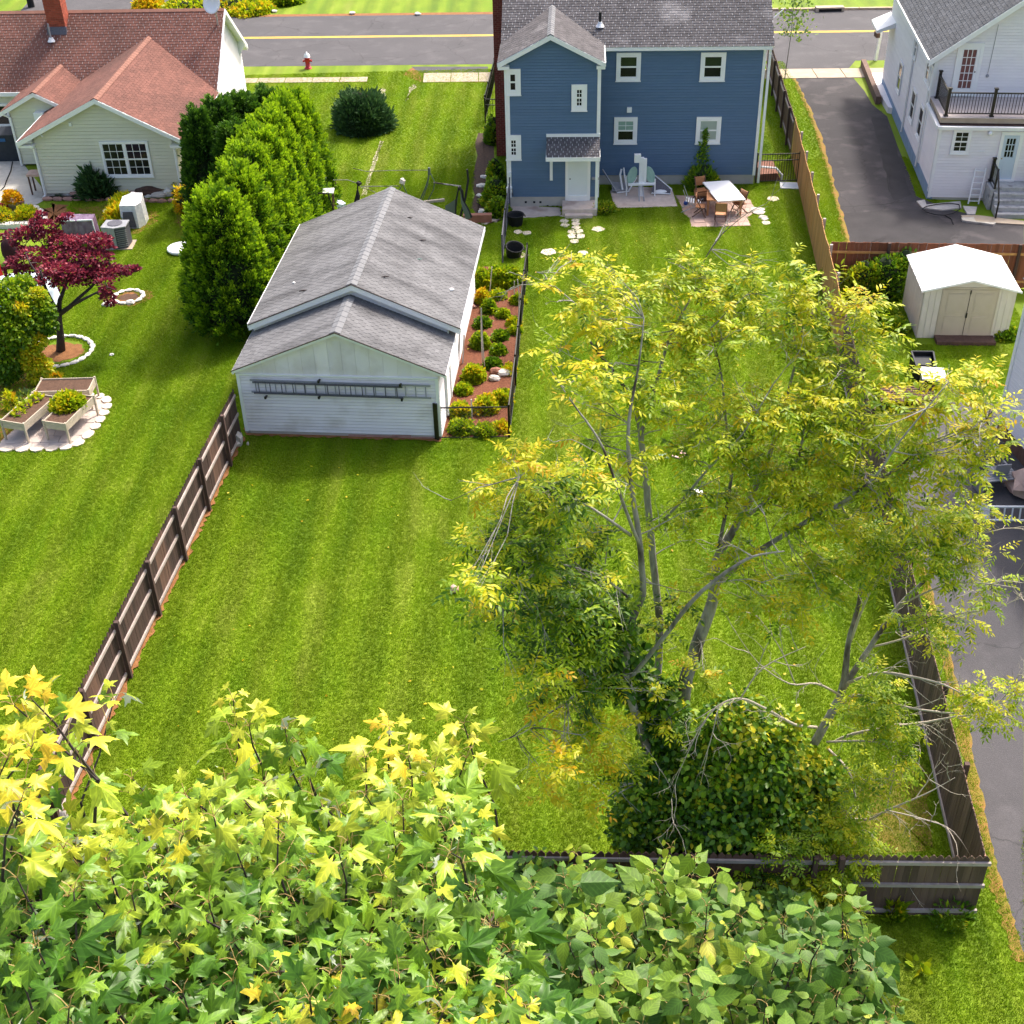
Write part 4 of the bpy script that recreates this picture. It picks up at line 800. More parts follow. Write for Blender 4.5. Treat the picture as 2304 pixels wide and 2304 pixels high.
mrr = Wall(wh, (EX-.6,EY), (EX-.6,EY+MD)); mrr.core(poly, 'white_siding'); bk = Wall(wh, (EX-.6,EY+MD), (0,EY+MD)); bk.core([(0,0),(EX-.6,0),(EX-.6,MH),(hw,MH+hw*.735),(0,MH)], 'white_siding')
side(wh, (EX,0), (EX,EY), .1, EH, CW, 'white_siding', joined=True)
mb = MB(); mb.box(-.03,.2,0,EY+MD,0,.56); mb.build('foundation', 'blue_foundation', wh); mb = MB(); ef.box(mb,0,EX,-.2,-.01,0,.12); mb.build('foundation', 'foundation', wh)
mb = MB(); ef.box(mb,-.01,.11,0,.04,.1,EH-.1); mb.box(-.04,0,0,.1,.35,EH-.1); mb.box(-.05,.0,EY-.08,EY+.10,.55,MH); gf.box(mb,-.01,.10,0,.04,EH,MH); mb.build('corner_trim', 'white_trim', wh)
mb = MB(); ef.box(mb,-.08,EX+.08,.0,.16,EH-.13,EH+.0); mb.box(-.14,.0,-.0,EY,EH-.13,EH); mb.build('gutter', 'white_trim', wh)
mb = MB(); mb.add([(0,0,EH+.01),(EX,0,EH+.01),(EX,EY,EH+.2),(0,EY,EH+.2)], [(0,1,2,3)]); mb.build('extension_roof', 'driftwood', wh)
rg = dict(mat='grey_shingle', tabw=.31, ch=.16)
rzg = lambda x: MH+.06+.735*(x+.0)
xm = (EX-.6)/2
roof_plane(wh, [(-.32,EY+MD+.3,rzg(-.32)),(-.32,EY-.3,rzg(-.32)),(xm,EY-.3,rzg(xm)),(xm,EY+MD+.3,rzg(xm))], **rg)
roof_plane(wh, [(EX-.28,EY-.3,rzg(-.32)),(EX-.28,EY+MD+.3,rzg(-.32)),(xm,EY+MD+.3,rzg(xm)),(xm,EY-.3,rzg(xm))], **rg)
mb = MB(); rake(mb,(-.36,EY-.33,rzg(-.36)-.01),(xm,EY-.33,rzg(xm)-.01),.02,.24); rake(mb,(xm,EY-.33,rzg(xm)-.01),(EX-.24,EY-.33,rzg(-.36)-.01),.02,.24); mb.box(-.40,-.34,EY-.3,EY+MD+.3,rzg(-.34)-.14,rzg(-.34)+.02); mb.build('fascia', 'white_trim', wh)
for yy in (EY+.25, EY+4.6): mb = MB(); mb.tube([(-.07,yy,MH-.05),(-.07,yy,.3)],.05,6); mb.build('downspout', 'white_trim', wh)
# deck with rail
DZ = 3.50; mb = MB(); mb.box(.12,EX,.28,EY-.0,DZ-.30,DZ-.06); mb.build('deck_frame', 'white_trim', wh)
mb = MB(); mb.box(.02,EX,.16,.24,DZ-.24,DZ-.002); mb.box(.02,.10,.24,EY,DZ-.24,DZ-.002); mb.build('deck_fascia', 'walk_concrete', wh)
i = 0; yy = .12
dk = MB(); dk.box(.1,EX,.3,EY-.01,DZ-.06,DZ-.03); dko = dk.build('deck', 'deck_board', wh)
while yy < EY-.02: mb = MB(); mb.box(.0,EX,yy,yy+.135,DZ-.03,DZ+.0); mb.build('deck_board', 'deck_board', dko); yy += .14
def railing(root, p0, p1, h, n, post0=True, post1=True, z0=0., z1=0., pw=.11):
    p0 = Vector(p0); p1 = Vector(p1); rl = MB(); rl.bar(p0+Vector((0,0,h-.06)), p1+Vector((0,0,h-.06)), .06, .05); rl.bar(p0+Vector((0,0,.12)), p1+Vector((0,0,.12)), .04, .04); ro = rl.build('railing', 'black_metal', root)
    for i in range(1, n):
        q = p0.lerp(p1, i/n); mb = MB(); mb.bar(q+Vector((0,0,.12)), q+Vector((0,0,h-.06)), .022); mb.build('baluster', 'black_metal', ro)
    for f, p in ((post0,p0),(post1,p1)):
        if f:
            mb = MB(); mb.bar(p, p+Vector((0,0,h+.10)), pw); mb.box(p.x-pw*.72,p.x+pw*.72,p.y-pw*.72,p.y+pw*.72,p.z+h+.10,p.z+h+.15); mb.box(p.x-pw*.8,p.x+pw*.8,p.y-pw*.8,p.y+pw*.8,p.z,p.z+.05); mb.build('railing_post', 'black_metal', ro)
railing(wh, (.22,.30,DZ), (2.05,.30,DZ), 1.02, 15); railing(wh, (2.05,.30,DZ), (3.95,.30,DZ), 1.02, 15, False); railing(wh, (3.95,.30,DZ), (5.8,.30,DZ), 1.02, 15, False)
railing(wh, (.22,EY-.25,DZ), (.22,.30,DZ), 1.02, 15, True, False)
# upper door
def glazed_door(wl, a0, a1, z0, z1, cols, rows, g0, mat, gm, fm='white_trim', cs=.13, hx=.1):
    wl.off = .032; mb = MB(); wl.box(mb,a0-cs,a0,0,.05,z0,z1+cs); wl.box(mb,a1,a1+cs,0,.05,z0,z1+cs); wl.box(mb,a0,a1,0,.05,z1,z1+cs); wl.box(mb,a0-cs,a1+cs,0,.08,z0-.08,z0); mb.build('door_frame', fm, wl.root)
    mb = MB(); st = .13; G0 = z0+(z1-z0)*g0
    wl.box(mb,a0,a0+st,.0,.03,z0,z1); wl.box(mb,a1-st,a1,.0,.03,z0,z1); wl.box(mb,a0+st,a1-st,.0,.03,z1-.14,z1); wl.box(mb,a0+st,a1-st,.0,.03,z0,G0)
    if g0 > .3: wl.box(mb,a0+st+.05,a1-st-.05,.03,.036,z0+.15,G0-.1)
    cw = (a1-a0-2*st)/cols; rh_ = (z1-.14-G0)/rows
    for i in range(1,cols): wl.box(mb,a0+st+cw*i-.014,a0+st+cw*i+.014,.012,.03,G0,z1-.14)
    for j in range(1,rows): wl.box(mb,a0+st,a1-st,.013,.029,G0+rh_*j-.014,G0+rh_*j+.014)
    d = mb.build('door', mat, wl.root)
    for i in range(cols):
        for j in range(rows): mb = MB(); wl.box(mb,a0+st+cw*i+.014,a0+st+cw*(i+1)-.014,.004,.012,G0+rh_*j+.014,G0+rh_*(j+1)-.014); mb.build('pane', gm, d)
    mb = MB(); mb.lump(wl.P(a1-.07 if hx > 0 else a0+.07,.05,z0+(z1-z0)*.47),.035,8,5,0); mb.build('handle', 'brass' if hx < 0 else 'black_metal', d)
    wl.off = 0.; return d
q0 = wf.W(2146,203,EY); glazed_door(gf, .92, 1.72, DZ+.12, DZ+2.12, 3, 5, .12, 'white_trim', 'curtain', hx=1)
a0,a1,z0,z1 = px_rect(wf,'W',0,2251,302,2278,402); glazed_door(ef, a0-.02, a1+.12, .98, 2.86, 3, 3, .5, 'door_blue', 'glass', hx=-1)
a0,a1,z0,z1 = px_rect(wf,'W',0,2141,290,2183,345); window(ef, a0, a1, z0, z1, .10, 2, 2)
for (yc, wd, z0, z1) in ((EY+.9, .8, 1.35, 2.75), (EY+3.1, .8, 1.35, 2.75), (EY+.35, .55, 3.75, 4.75), (EY+1.1, .55, 3.75, 4.75), (EY+4.6, .7, 3.75, 4.75), (EY+7.2, .8, 1.35, 2.75)):
    a = MD-(yc-EY); window(ml, a-wd/2-.1, a+wd/2+.1, z0, z1, .10)
mb = MB(); q = wf.W(2221,170,EY); mb.tube([(q.x,EY-.04,q.z),(q.x+.05,EY-.03,q.z+2.1)],.012,5); mb.lump((q.x,EY-.05,q.z),.07,8,6,0); mb.build('cable_box', 'grey_metal', wh)
for (X_, z, yv) in ((wf.W(2170,86,EY).x, wf.W(2170,86,EY).z, EY), (wf.W(2227,298,0).x, wf.W(2227,298,0).z, 0)): mb = MB(); mb.lump((X_,yv-.12,z),.09,8,6,.0,(1,1,1.2)); mb.build('wall_lamp', 'white_plastic', wh)
q = wf.W(2208,340,0); mb = MB(); mb.tube([(q.x-.1,-.05,q.z),(q.x+.12,-.05,q.z+.02)],.02,5); mb.lump((q.x+.12,-.06,q.z),.03,6,4,0); mb.build('tap', 'white_plastic', wh)
# stairs
sx0, sx1 = 2.45, 4.1; nst = 5; mb = MB()
for i in range(nst): 
    y1_ = -.02-.78-.27*i; zt = .90-.18*i; mb = MB(); mb.box(sx0,sx1,y1_-.0 if i else y1_,-.02 if i == 0 else y1_+.29,0,zt-.001*i); mb.build('stair_step', 'step_concrete', wh)
railing(wh, (sx0-.02,-.12,.92), (sx0-.02,-1.0,.92), .85, 6, True, False)
p0 = Vector((sx0-.02,-1.0,.92)); p1 = Vector((sx0-.02,-2.0,.0)); mb = MB(); mb.bar(p0+Vector((0,0,.8)), p1+Vector((0,0,.75)), .06); mb.bar(p1, p1+Vector((0,0,.8)), .06); mb.bar(p0, p0+Vector((0,0,.85)), .07); mb.build('handrail', 'black_metal', wh)
railing(wh, (sx1+.02,-.12,.92), (sx1+.02,-1.0,.92), .85, 6)
mb = MB(); mb.box(sx0-.16,sx0-.04,-1.0,-.02,0,.86); mb.build('stair_wall', 'step_concrete', wh)
P = wf.wor(2.02,-.45,.02); t = ladder('ladder', 'white step ladder leaning on the white house wall beside the stairs', wf.wor(1.62,-.46,.02), wf.wor(1.75,-.07,1.45), (.42,-.05,0), 6, 'white_plastic')
# slabs along the foot of the white house
for lab, pts, mt in (('pale concrete kerb slab in front of the stairs', ((2162,487),(2200,487),(2304,500),(2304,508),(2170,500)), 'walk_concrete'), ('narrow pale slab beside the bottom stair', ((2162,494),(2190,493),(2195,503),(2240,505),(2235,509),(2165,500)), 'concrete'), ('worn rounded stone slab below the white corner trim', ((2062,455),(2080,452),(2084,463),(2160,455),(2163,470),(2120,475),(2075,470)), 'rock'), ('small stone slab beside the stair wall', ((2166,466),(2198,468),(2194,484),(2176,484)), 'rock')):
    mb = MB(); pp = Gp(*pts); mb.prism(pp, 0, .06 if 'narrow' not in lab else .09); tag(mb.build('stone_slab', mt), lab, 'slab')
pts = [G(x,y,.10) for x, y in ((2075,470),(2085,477),(2105,483),(2125,484),(2145,480),(2160,470),(2158,460),(2135,457),(2105,460),(2085,464))]; mb = MB(); mb.tube(pts+pts[:1],.02,6); mb.tube([G(2125,484,.05),G(2140,492,.03),G(2145,505,.02)],.018,5); tag(mb.build('garden_hose','black_plastic'), 'black garden hose coiled on the slab beside the white house', 'hose')
# bulkhead slabs at the far left corner of the white house
for lab, pts, h in (('white concrete pad beside the far corner of the white house', ((1957,175),(1999,175),(2001,202),(1968,202)), .25), ('white concrete ramp next to the driveway at the white house', ((1968,205),(2000,203),(2008,235),(2010,258),(1996,254)), .3)):
    mb = MB(); mb.prism(Gp(*pts), 0, h); tag(mb.build('concrete_pad','white_siding'), lab, 'pad')
mb = MB(); P0 = G(1941,150); P1 = G(1975,235); mb.bar(P0+Vector((0,0,.2)), P1+Vector((0,0,.2)), .25, .4); tag(mb.build('retaining_wall','grey_wood'), 'low grey retaining wall along the driveway by the white house', 'wall')
t = thing('privacy_screen', 'black metal railing at the far corner of the white house', 'railing', G(2003,190)); p0 = Vector((0,0,.3)); p1 = G(2012,140)-G(2003,190)+Vector((0,0,.3)); railing(t, p0, p1, 1.2, 14)
mb = MB(); mb.add([(-.9,EY+MD-1.6,3.3),(.0,EY+MD-1.6,3.7),(0,EY+MD+.4,3.7),(-.9,EY+MD+.4,3.3),(-.9,EY+MD-1.6,3.18),(.0,EY+MD-1.6,3.45),(0,EY+MD+.4,3.45),(-.9,EY+MD+.4,3.18)], [(3,2,1,0),(4,5,6,7),(0,1,5,4),(3,0,4,7),(1,2,6,5),(2,3,7,6)]); mb.build('porch_roof','white_trim',wh)

# ---------------------------------------------------------------- garden shed
s_ = Fr(14.34, 39.98, 4.5)
sh = thing('garden_shed', 'beige metal garden shed with white gable roof and tan double doors', 'shed', (s_.o[0],s_.o[1],0), -s_.a)
SW, SD = 3.1, 2.65
for (p0,p1,poly) in (((0,0),(SW,0),[(0,0),(SW,0),(SW,1.84),(1.55,2.22),(0,1.84)]), ((0,SD),(0,0),[(0,0),(SD,0),(SD,1.84),(0,1.84)]), ((SW,0),(SW,SD),[(0,0),(SD,0),(SD,1.84),(0,1.84)]), ((SW,SD),(0,SD),[(0,0),(SW,0),(SW,1.84),(1.55,2.22),(0,1.84)])):
    wl = Wall(sh, p0, p1); c = wl.core(poly, 'shed_wall', th=.03); x = 0.
    while x < wl.len-.05:                                # upright ribbed panels
        x1 = min(x+.20, wl.len); xm2 = (x+x1)/2; zt = 1.84 if len(poly) == 4 else min(1.84+.38*(1-abs(xm2-1.55)/1.55), 2.2)-.03
        if not (p0 == (0,0) and .6 < xm2 < 2.5 and True): mb = MB(); wl.box(mb,x+.012,x1-.012,.001,.014,.01,zt); mb.build('wall_panel','shed_wall',c)
        x = x1
sf = Wall(sh, (0,0), (SW,0)); mb = MB(); sf.box(mb,.60,2.52,.0,.02,1.88,1.97); sf.box(mb,.60,.64,.0,.03,.02,1.9); sf.box(mb,2.48,2.52,.0,.03,.02,1.9); mb.build('door_frame','shed_door',sh)
for k in (0,1):
    x0 = .645+k*.92; x1 = x0+.905; mb = MB(); sf.box(mb,x0,x1,.0,.025,.03,1.87)
    d = mb.build('door','shed_door',sh)
    for zz in ((.14,.86),(1.0,1.74)):
        mb = MB(); sf.box(mb,x0+.16,x1-.12,.025,.036,*zz); mb.build('door_panel','shed_door',d); mb = MB(); sf.box(mb,x0+.20,x1-.16,.036,.042,zz[0]+.04,zz[1]-.04); mb.build('door_panel','shed_door',d)
mb = MB(); sf.box(mb,1.545,1.562,.025,.035,.05,1.86); sf.box(mb,1.53,1.58,.025,.06,.82,1.0); sf.box(mb,1.535,1.575,.025,.05,1.72,1.86); mb.build('latch','black_metal',sh)
for sgn, x0 in ((0,-.12),(1,SW+.12)):
    mb = MB(); q = [(x0,-.12,1.86),(x0,SD+.12,1.86),(1.55,SD+.12,2.29),(1.55,-.12,2.29)]
    if sgn == 0: q = [q[1],q[0],q[3],q[2]]
    q = [Vector(p) for p in q]; dn = [p-Vector((0,0,.04)) for p in q]; mb.add(dn+q, BOXF); ro = mb.build('roof','shed_roof',sh)
    for i in range(1,5):
        yy = -.12+(SD+.24)*i/5; mb = MB(); aa = Vector((x0,yy,1.87)); bb = Vector((1.55,yy,2.30)); mb.bar(aa,bb,.03,.012); mb.build('roof_seam','shed_wall',ro)
mb = MB(); rake(mb,(-.14,-.135,1.875),(1.55,-.135,2.30),.015,.07); rake(mb,(1.55,-.135,2.30),(SW+.14,-.135,1.875),.015,.07); mb.build('roof_trim','white_plastic',sh)
mb = MB(); mb.prism([tuple(s_.wor(*p))[:2] for p in ((.6,-.55),(2.6,-.55),(2.6,-.03),(.6,-.03))],0,.14); tag(mb.build('stone_step','driftwood'),'dark mossy wooden step below the shed doors','step')

# ---------------------------------------------------------------- building at the right edge
e = thing('white_outbuilding', 'white sided building cut off by the right edge of the photo', 'building', (15.15,33.75,0))
dv = (G(2304,1028,.55)-G(2263,978,.55)); dv.z = 0; dv = dv.normalized()
p0 = Vector((0,0,0)); p1 = dv*9; ew = Wall(e, (p1.x,p1.y), (0,0))
if ew.n.dot(Vector((-1,-.3,0))) < 0: ew = Wall(e, (0,0), (p1.x,p1.y))
L_ = ew.len; poly = [(0,.55),(L_,.55),(L_,5.4),(0,5.4)]; c = ew.core(poly,'white_siding'); ew.boards(poly,.115,'white_siding',c)
mb = MB(); ew.box(mb,L_-.12,L_+.02,0,.05,.5,5.4); ew.box(mb,-.02,.12,0,.05,.5,5.4); mb.build('corner_trim','white_trim',e)
mb = MB(); ew.box(mb,0,L_,-.15,-.01,0,.55); mb.build('foundation','brown_wood',e)
nrm = -ew.n; q0 = Vector(ew.P(0,0,0)); q1 = Vector(ew.P(L_,0,0)); mb = MB(); mb.prism(ccw([tuple(q0+nrm*.2)[:2], tuple(q1+nrm*.2)[:2], tuple(q1+nrm*8)[:2], tuple(q0+nrm*8)[:2]]),0,5.4); mb.build('wall','white_siding',e)
mb = MB(); a_ = q0-nrm*.3; b_2 = q1-nrm*.3; m0 = q0+nrm*4; m1 = q1+nrm*4; e0 = q0+nrm*8.3; e1 = q1+nrm*8.3; Z = Vector((0,0,1))
mb.add([a_+Z*5.3,b_2+Z*5.3,m1+Z*7.6,m0+Z*7.6,e1+Z*5.3,e0+Z*5.3],[(0,1,2,3),(3,2,4,5),(0,3,5),(1,4,2)]); mb.build('roof','grey_shingle',e)
# ---------------------------------------------------------------- fences
def board_mesh(w_, h, th, tip, mat):
    mb = MB(); t = min(.10, w_*.6)
    prof = {'point': [(-w_/2,0),(w_/2,0),(w_/2,h-t),(.012,h),(-.012,h),(-w_/2,h-t)], 'dog': [(-w_/2,0),(w_/2,0),(w_/2,h-.04),(w_/2-.035,h),(-w_/2+.035,h),(-w_/2,h-.04)], 'flat': [(-w_/2,0),(w_/2,0),(w_/2,h),(-w_/2,h)]}[tip]
    n = len(prof); mb.add([(a,-th/2,z) for a,z in prof]+[(a,th/2,z) for a,z in prof], [tuple(range(n)), tuple(range(n,2*n))[::-1]]+[(i,n+i,n+(i+1)%n,(i+1)%n) for i in range(n)], tint=.0)
    me = bpy.data.meshes.new('board'); me.from_pydata(mb.v,[],mb.f); me.materials.append(M[mat]); me.update(); return me
def board_fence(name, lab, p0, p1, h, mat, bw_=.145, tip='point', side_=1, post=2.35, rails=(.15,.95,1.62), railmat='rail_wood', postmat='post_wood', posth=None, scallop=0., group=None, post0=0., gap=.006, alt=None, railw=.045, posts=True):
    p0 = Vector((*p0[:2],0)); p1 = Vector((*p1[:2],0)); d = p1-p0; L_ = d.length; d.normalize(); n = Vector((-d.y,d.x,0))*side_; t = thing(name, lab, 'fence', p0, group=group); rz = math.atan2(d.y,d.x)
    mes = [board_mesh(bw_-gap, h, .02, tip, mat)]; am = [board_mesh(bw_-gap, h, .02, tip, alt)] if alt else None
    k = int(L_/bw_)
    for i in range(k):
        s = (i+.5)*bw_; f = 1-scallop*(1-((2*((s-post0)%post)/post-1)**2)) if scallop else 1.
        m4 = Matrix.Translation(d*s+n*random.uniform(-.004,.004)+Vector((0,0,.03+random.uniform(-.012,.012)))) @ Matrix.Rotation(rz+random.uniform(-.02,.02),4,'Z') @ Matrix.Rotation(random.uniform(-.006,.006),4,'Y') @ Matrix.Diagonal((1,1,f,1))
        share('board', (am[0] if am and (i//5)%7 == 3 else mes[0]), t, M4=m4)
    np_ = int((L_-post0)/post)+1; ps = [post0+post*i for i in range(np_)]
    if posts:
        for s in ps:
            mb = MB(); q = d*s+n*.10; mb.bar(q, q+Vector((0,0,posth or h+.06)), .10, up=tuple(n)); mb.build('post', postmat, t)
    cuts = [0]+[s for s in ps if 0 < s < L_]+[L_]
    for z in rails:
        for a, b_ in zip(cuts[:-1], cuts[1:]):
            if b_-a < .2: continue
            mb = MB(); mb.bar(d*(a+.05)+n*.035+Vector((0,0,z)), d*(b_-.05)+n*.035+Vector((0,0,z+random.uniform(-.015,.015))), railw, .085, up=(0,0,1)); mb.build('rail', railmat, t)
    return t
FL0, FL1 = (-8.52,34.6), (-10.38,16.95)
board_fence('picket_fence', 'long dark weathered wood fence running down the left of the back lawn from the garage', FL0, FL1, 1.78, 'left_wood', side_=1, post0=1.62, rails=(.18,.92,1.58), alt='brown_wood')
board_fence('picket_fence', 'dark brown pointed picket fence half hidden by trees along the bottom of the lawn', FL1, (6.15,16.15), 1.82, 'brown_wood', side_=-1, post0=2.0, rails=(.2,.95,1.66), railmat='rail_wood')
board_fence('picket_fence', 'grey pointed picket fence panel with three pale rails at the bottom right corner', (6.15,16.15), (9.12,16.02), 1.82, 'grey_wood', side_=-1, post0=.05, rails=(.2,1.0,1.66), post=8, railw=.05)
soilstrip(FL1, FL0, .16, 8); soilstrip((-8.6,34.4), (-10.3,17.2), .0, 9) if False else None
FR = lambda Y: (9.08+(Y-17.3)*.1045, Y)
board_fence('picket_fence', 'grey board fence along the lower right side of the lawn beside the paved strip', FR(16.1), FR(38.4), 1.82, 'grey_wood', side_=-1, post0=2.3, rails=(1.0,1.66), railmat='red_rock', tip='dog')
mb = MB(); a = Vector((*FR(16.2),.06)); b_ = Vector((*FR(38.3),.06)); mb.bar(a+Vector((-.03,0,0)), b_+Vector((-.03,0,0)), .03, .10); tag(mb.build('kick_board','rail_wood'),'pale board along the foot of the grey fence on the right of the lawn','board')
board_fence('picket_fence', 'tan new cedar fence with dipping tops between the lawn and the driveway', FR(38.45), FR(57.6), 1.85, 'tan_wood', side_=-1, post0=.6, rails=(.3,1.6), railmat='rail_wood', postmat='rail_wood', posth=1.9, scallop=.05, tip='flat', gap=.004)
board_fence('picket_fence', 'dark brown fence along the far side of the driveway beside the blue house', FR(57.7), (14.35,70.2), 1.75, 'brown_wood', side_=1, post0=1.2, rails=(.3,1.5), tip='flat', scallop=.04)
board_fence('picket_fence', 'reddish brown fence behind the shed at the end of the driveway', (12.05,44.2), (24.0,43.1), 1.75, 'red_wood', side_=-1, post0=2.1, rails=(.3,1.4), railmat='tan_wood', tip='flat')
board_fence('picket_fence', 'single warm brown fence panel set against the start of the tan fence', (13.35,57.5), (13.05,54.4), 1.80, 'tan_wood', side_=1, post0=.1, rails=(.3,1.5), tip='flat') if False else None
def metal_fence(name, lab, p0, p1, h, pitch=.11, post=2.0, cat='fence', base=.1):
    p0 = Vector((*p0[:2],0)); p1 = Vector((*p1[:2],0)); d = p1-p0; L_ = d.length; u = d/L_; t = thing(name, lab, cat, p0)
    for z in (h-.04, h-.32, base): mb = MB(); mb.bar(Vector((0,0,z)), d+Vector((0,0,z)), .035, .035); mb.build('rail','black_metal',t)
    n = int(L_/post)+1; ps = [min(post*i, L_) for i in range(n)]+[L_]
    for s in sorted(set(round(x,3) for x in ps)): mb = MB(); mb.bar(u*s, u*s+Vector((0,0,h+.05)), .06); mb.build('post','black_metal',t)
    mb = MB(); mb.bar(Vector((0,0,base)), Vector((0,0,h)), .018); me = None; s = pitch
    while s < L_-.03:
        if me is None: mb = MB(); mb.bar(Vector((0,0,base)), Vector((0,0,h)), .018); o = mb.build('picket','black_metal',t); o.location = u*s; me = o.data
        else: share('picket', me, t, u*s)
        s += pitch
    return t
metal_fence('metal_fence', 'black metal gate between the blue house and the tan fence', G(1699,413), G(1793,410), 1.35, post=3)
metal_fence('metal_fence', 'black metal fence along the left of the blue house up to the street', G(1092,272), (-.15,71.5), 1.25, .13)
metal_fence('metal_fence', 'short black metal gate at the corner of the brick chimney', G(1092,276), G(1128,276), 1.2, .13)
def mesh_fence(name, lab, pts, h, post=2.2, wire=.14, cat='fence', mat='black_metal'):
    t = thing(name, lab, cat, pts[0]); o0 = Vector((*pts[0][:2],0)); pts = [Vector((*p[:2],0))-o0 for p in pts]; J = MB()
    for a, b_ in zip(pts[:-1], pts[1:]):
        d = b_-a; L_ = d.length; n = max(1, round(L_/post)); mb = MB(); mb.tube([a+Vector((0,0,h)), b_+Vector((0,0,h))], .025, 6); mb.build('top_rail',mat,t); mb = MB(); mb.tube([a+Vector((0,0,.06)), b_+Vector((0,0,.06))], .015, 5); mb.build('bottom_rail',mat,t)
        for i in range(n+1): mb = MB(); q = a+d*(i/n); mb.tube([q, q+Vector((0,0,h+.06))], .035, 6); mb.build('post',mat,t)
        k = int(L_/wire)
        for i in range(k+1):                             # diamond wire
            q0 = a+d*(i/k)
            for sg in (1,-1):
                e_ = i/k+sg*h/L_
                if 0 <= e_ <= 1: J.bar(q0+Vector((0,0,.05)), a+d*e_+Vector((0,0,h)), .006)
    J.build('wire_mesh', mat, t, kind='stuff'); return t
mesh_fence('mesh_fence', 'black chain link fence around the mulched bed beside the garage', [G(988,988), G(1146,986), G(1160,870), G(1172,740), G(1187,612)], 1.15)
mesh_fence('mesh_fence', 'grey chain link fence running from the blue house corner past the black tubs', [G(1147,474), G(1137,532), G(1131,592)], 1.15, mat='dark_coil')
for k, (x,y) in enumerate(((981,990),(986,992))): mb = MB(); q = G(x,y); mb.bar(q,q+Vector((0,0,1.35)),.07); tag(mb.build('gate_post','black_metal'), ('black gate post against the garage corner','second black gate post just right of the garage corner')[k],'post')

# ---------------------------------------------------------------- blue house back yard
mats_ = {}
def stone(lab, x, y, w_, dpt, mat='flagstone', name='stepping_stone', group='stepping stones in the lawn behind the blue house', h=.03):
    c = G(x,y); mb = MB(); n = 11; sd = random.random()*9; pts = [(w_*.5*math.cos(2*math.pi*i/n)*(1+.14*math.sin(3*i+sd)), dpt*.5*math.sin(2*math.pi*i/n)*(1+.14*math.cos(2*i+sd))) for i in range(n)]
    mb.prism(pts, -.04, h); o = mb.build(name, mat); o.location = (c.x,c.y,0); tag(o, lab, 'stepping stone' if 'step' in name else 'stone', group); return o
cx = lambda x: 1080+x*.3623
cy = lambda y: y*.3623
SL = [((522,1375),'left stone of the pair nearest the back step'),((527,1400),'lower stone of the left pair near the back step'),((595,1372),'top stone of the stack in the middle of the path'),((594,1392),'second stone down the middle of the path'),((596,1414),'third stone down the middle of the path'),((570,1441),'left stone of the upper crossing pair in the path'),((615,1438),'right stone of the upper crossing pair in the path'),((575,1469),'larger left stone of the lower crossing pair'),((622,1469),'larger right stone of the lower crossing pair'),((588,1501),'last small stone at the lawn end of the path'),((235,1442),'stepping stone beside the upper black tub'),((292,1449),'small stone right of the one beside the upper tub'),((733,1425),'large round stone alone right of the stone path'),((425,1567),'flat rough stone alone between lower tub and path'),((640,1574),'round stone below the end of the stone path'),((1820,1237),'round stone in the grass near the tan fence gate'),((1777,1386),'small stone below the brick patio corner'),((560,1340),'broad stone at the foot of the back step'),((630,1345),'second broad stone right at the foot of the back step')]
for i, ((x,y),lab) in enumerate(SL):
    big = {12:(.52,.34),13:(.6,.42),14:(.42,.30),15:(.5,.36),17:(.8,.3),18:(.9,.3),7:(.42,.34),8:(.42,.34)}.get(i,(.36,.26)); stone(lab, cx(x), cy(y), big[0], big[1]*1.5)
# brick patio
bp = Gp((1519,440),(1560,441),(1640,443),(1683,447),(1700,470),(1690,485),(1680,489),(1690,509),(1556,511),(1551,490),(1537,481),(1532,462))
pt = thing('brick_patio','pinkish brick patio',None,(0,0,0)); del_ = None; pt['kind'] = 'structure'
mb = MB(); mb.prism(bp,-.04,.012); mb.build('patio_bed','patio_brick',pt)
def inpoly(x, y, P):
    r_ = False; j = len(P)-1
    for i in range(len(P)):
        if (P[i][1] > y) != (P[j][1] > y) and x < (P[j][0]-P[i][0])*(y-P[i][1])/(P[j][1]-P[i][1])+P[i][0]: r_ = not r_
        j = i
    return r_
xs = [p[0] for p in bp]; ys = [p[1] for p in bp]; x = min(xs); 
while x < max(xs):
    y = min(ys)
    while y < max(ys):
        if inpoly(x+.22,y+.22,bp) and inpoly(x+.05,y+.05,bp) and inpoly(x+.4,y+.4,bp): z = .03+random.uniform(0,.012); mb = MB(); mb.box(x+.012,x+.438,y+.012,y+.438,0,z); mb.build('paving_slab','patio_brick',pt)
        y += .45
    x += .45
# table and chairs
def tw(fr, x, y): return None
T = G(1628,478); t = thing('patio_table','square patio table with a long white board laid across it','table',(T.x,T.y,0),R(-8))
mb = MB(); mb.box(-.75,.75,-.5,.5,.70,.74); mb.build('tabletop','teak',t)
for sx in (-.68,.68):
    for sy in (-.43,.43): mb = MB(); mb.box(sx-.04,sx+.04,sy-.04,sy+.04,0,.70); mb.build('leg','teak',t)
bd = thing('white_board','long white folding board lying on the patio table','board',(T.x-.02,T.y+.35,0),R(6))
for k, (y0,y1) in enumerate(((-1.05,-.01),(.01,1.0))): mb = MB(); mb.add([(-.60+k*-.05+.1,y0,.78+.02*k),(.68-.05*k,y0,.78),(.60-.1*k,y1,.80),(-.60-.05*k,y1,.80),(-.60+k*-.05+.1,y0,.82+.02*k),(.68-.05*k,y0,.82),(.60-.1*k,y1,.85),(-.60-.05*k,y1,.85)],BOXF); mb.build('panel','white_plastic',bd)
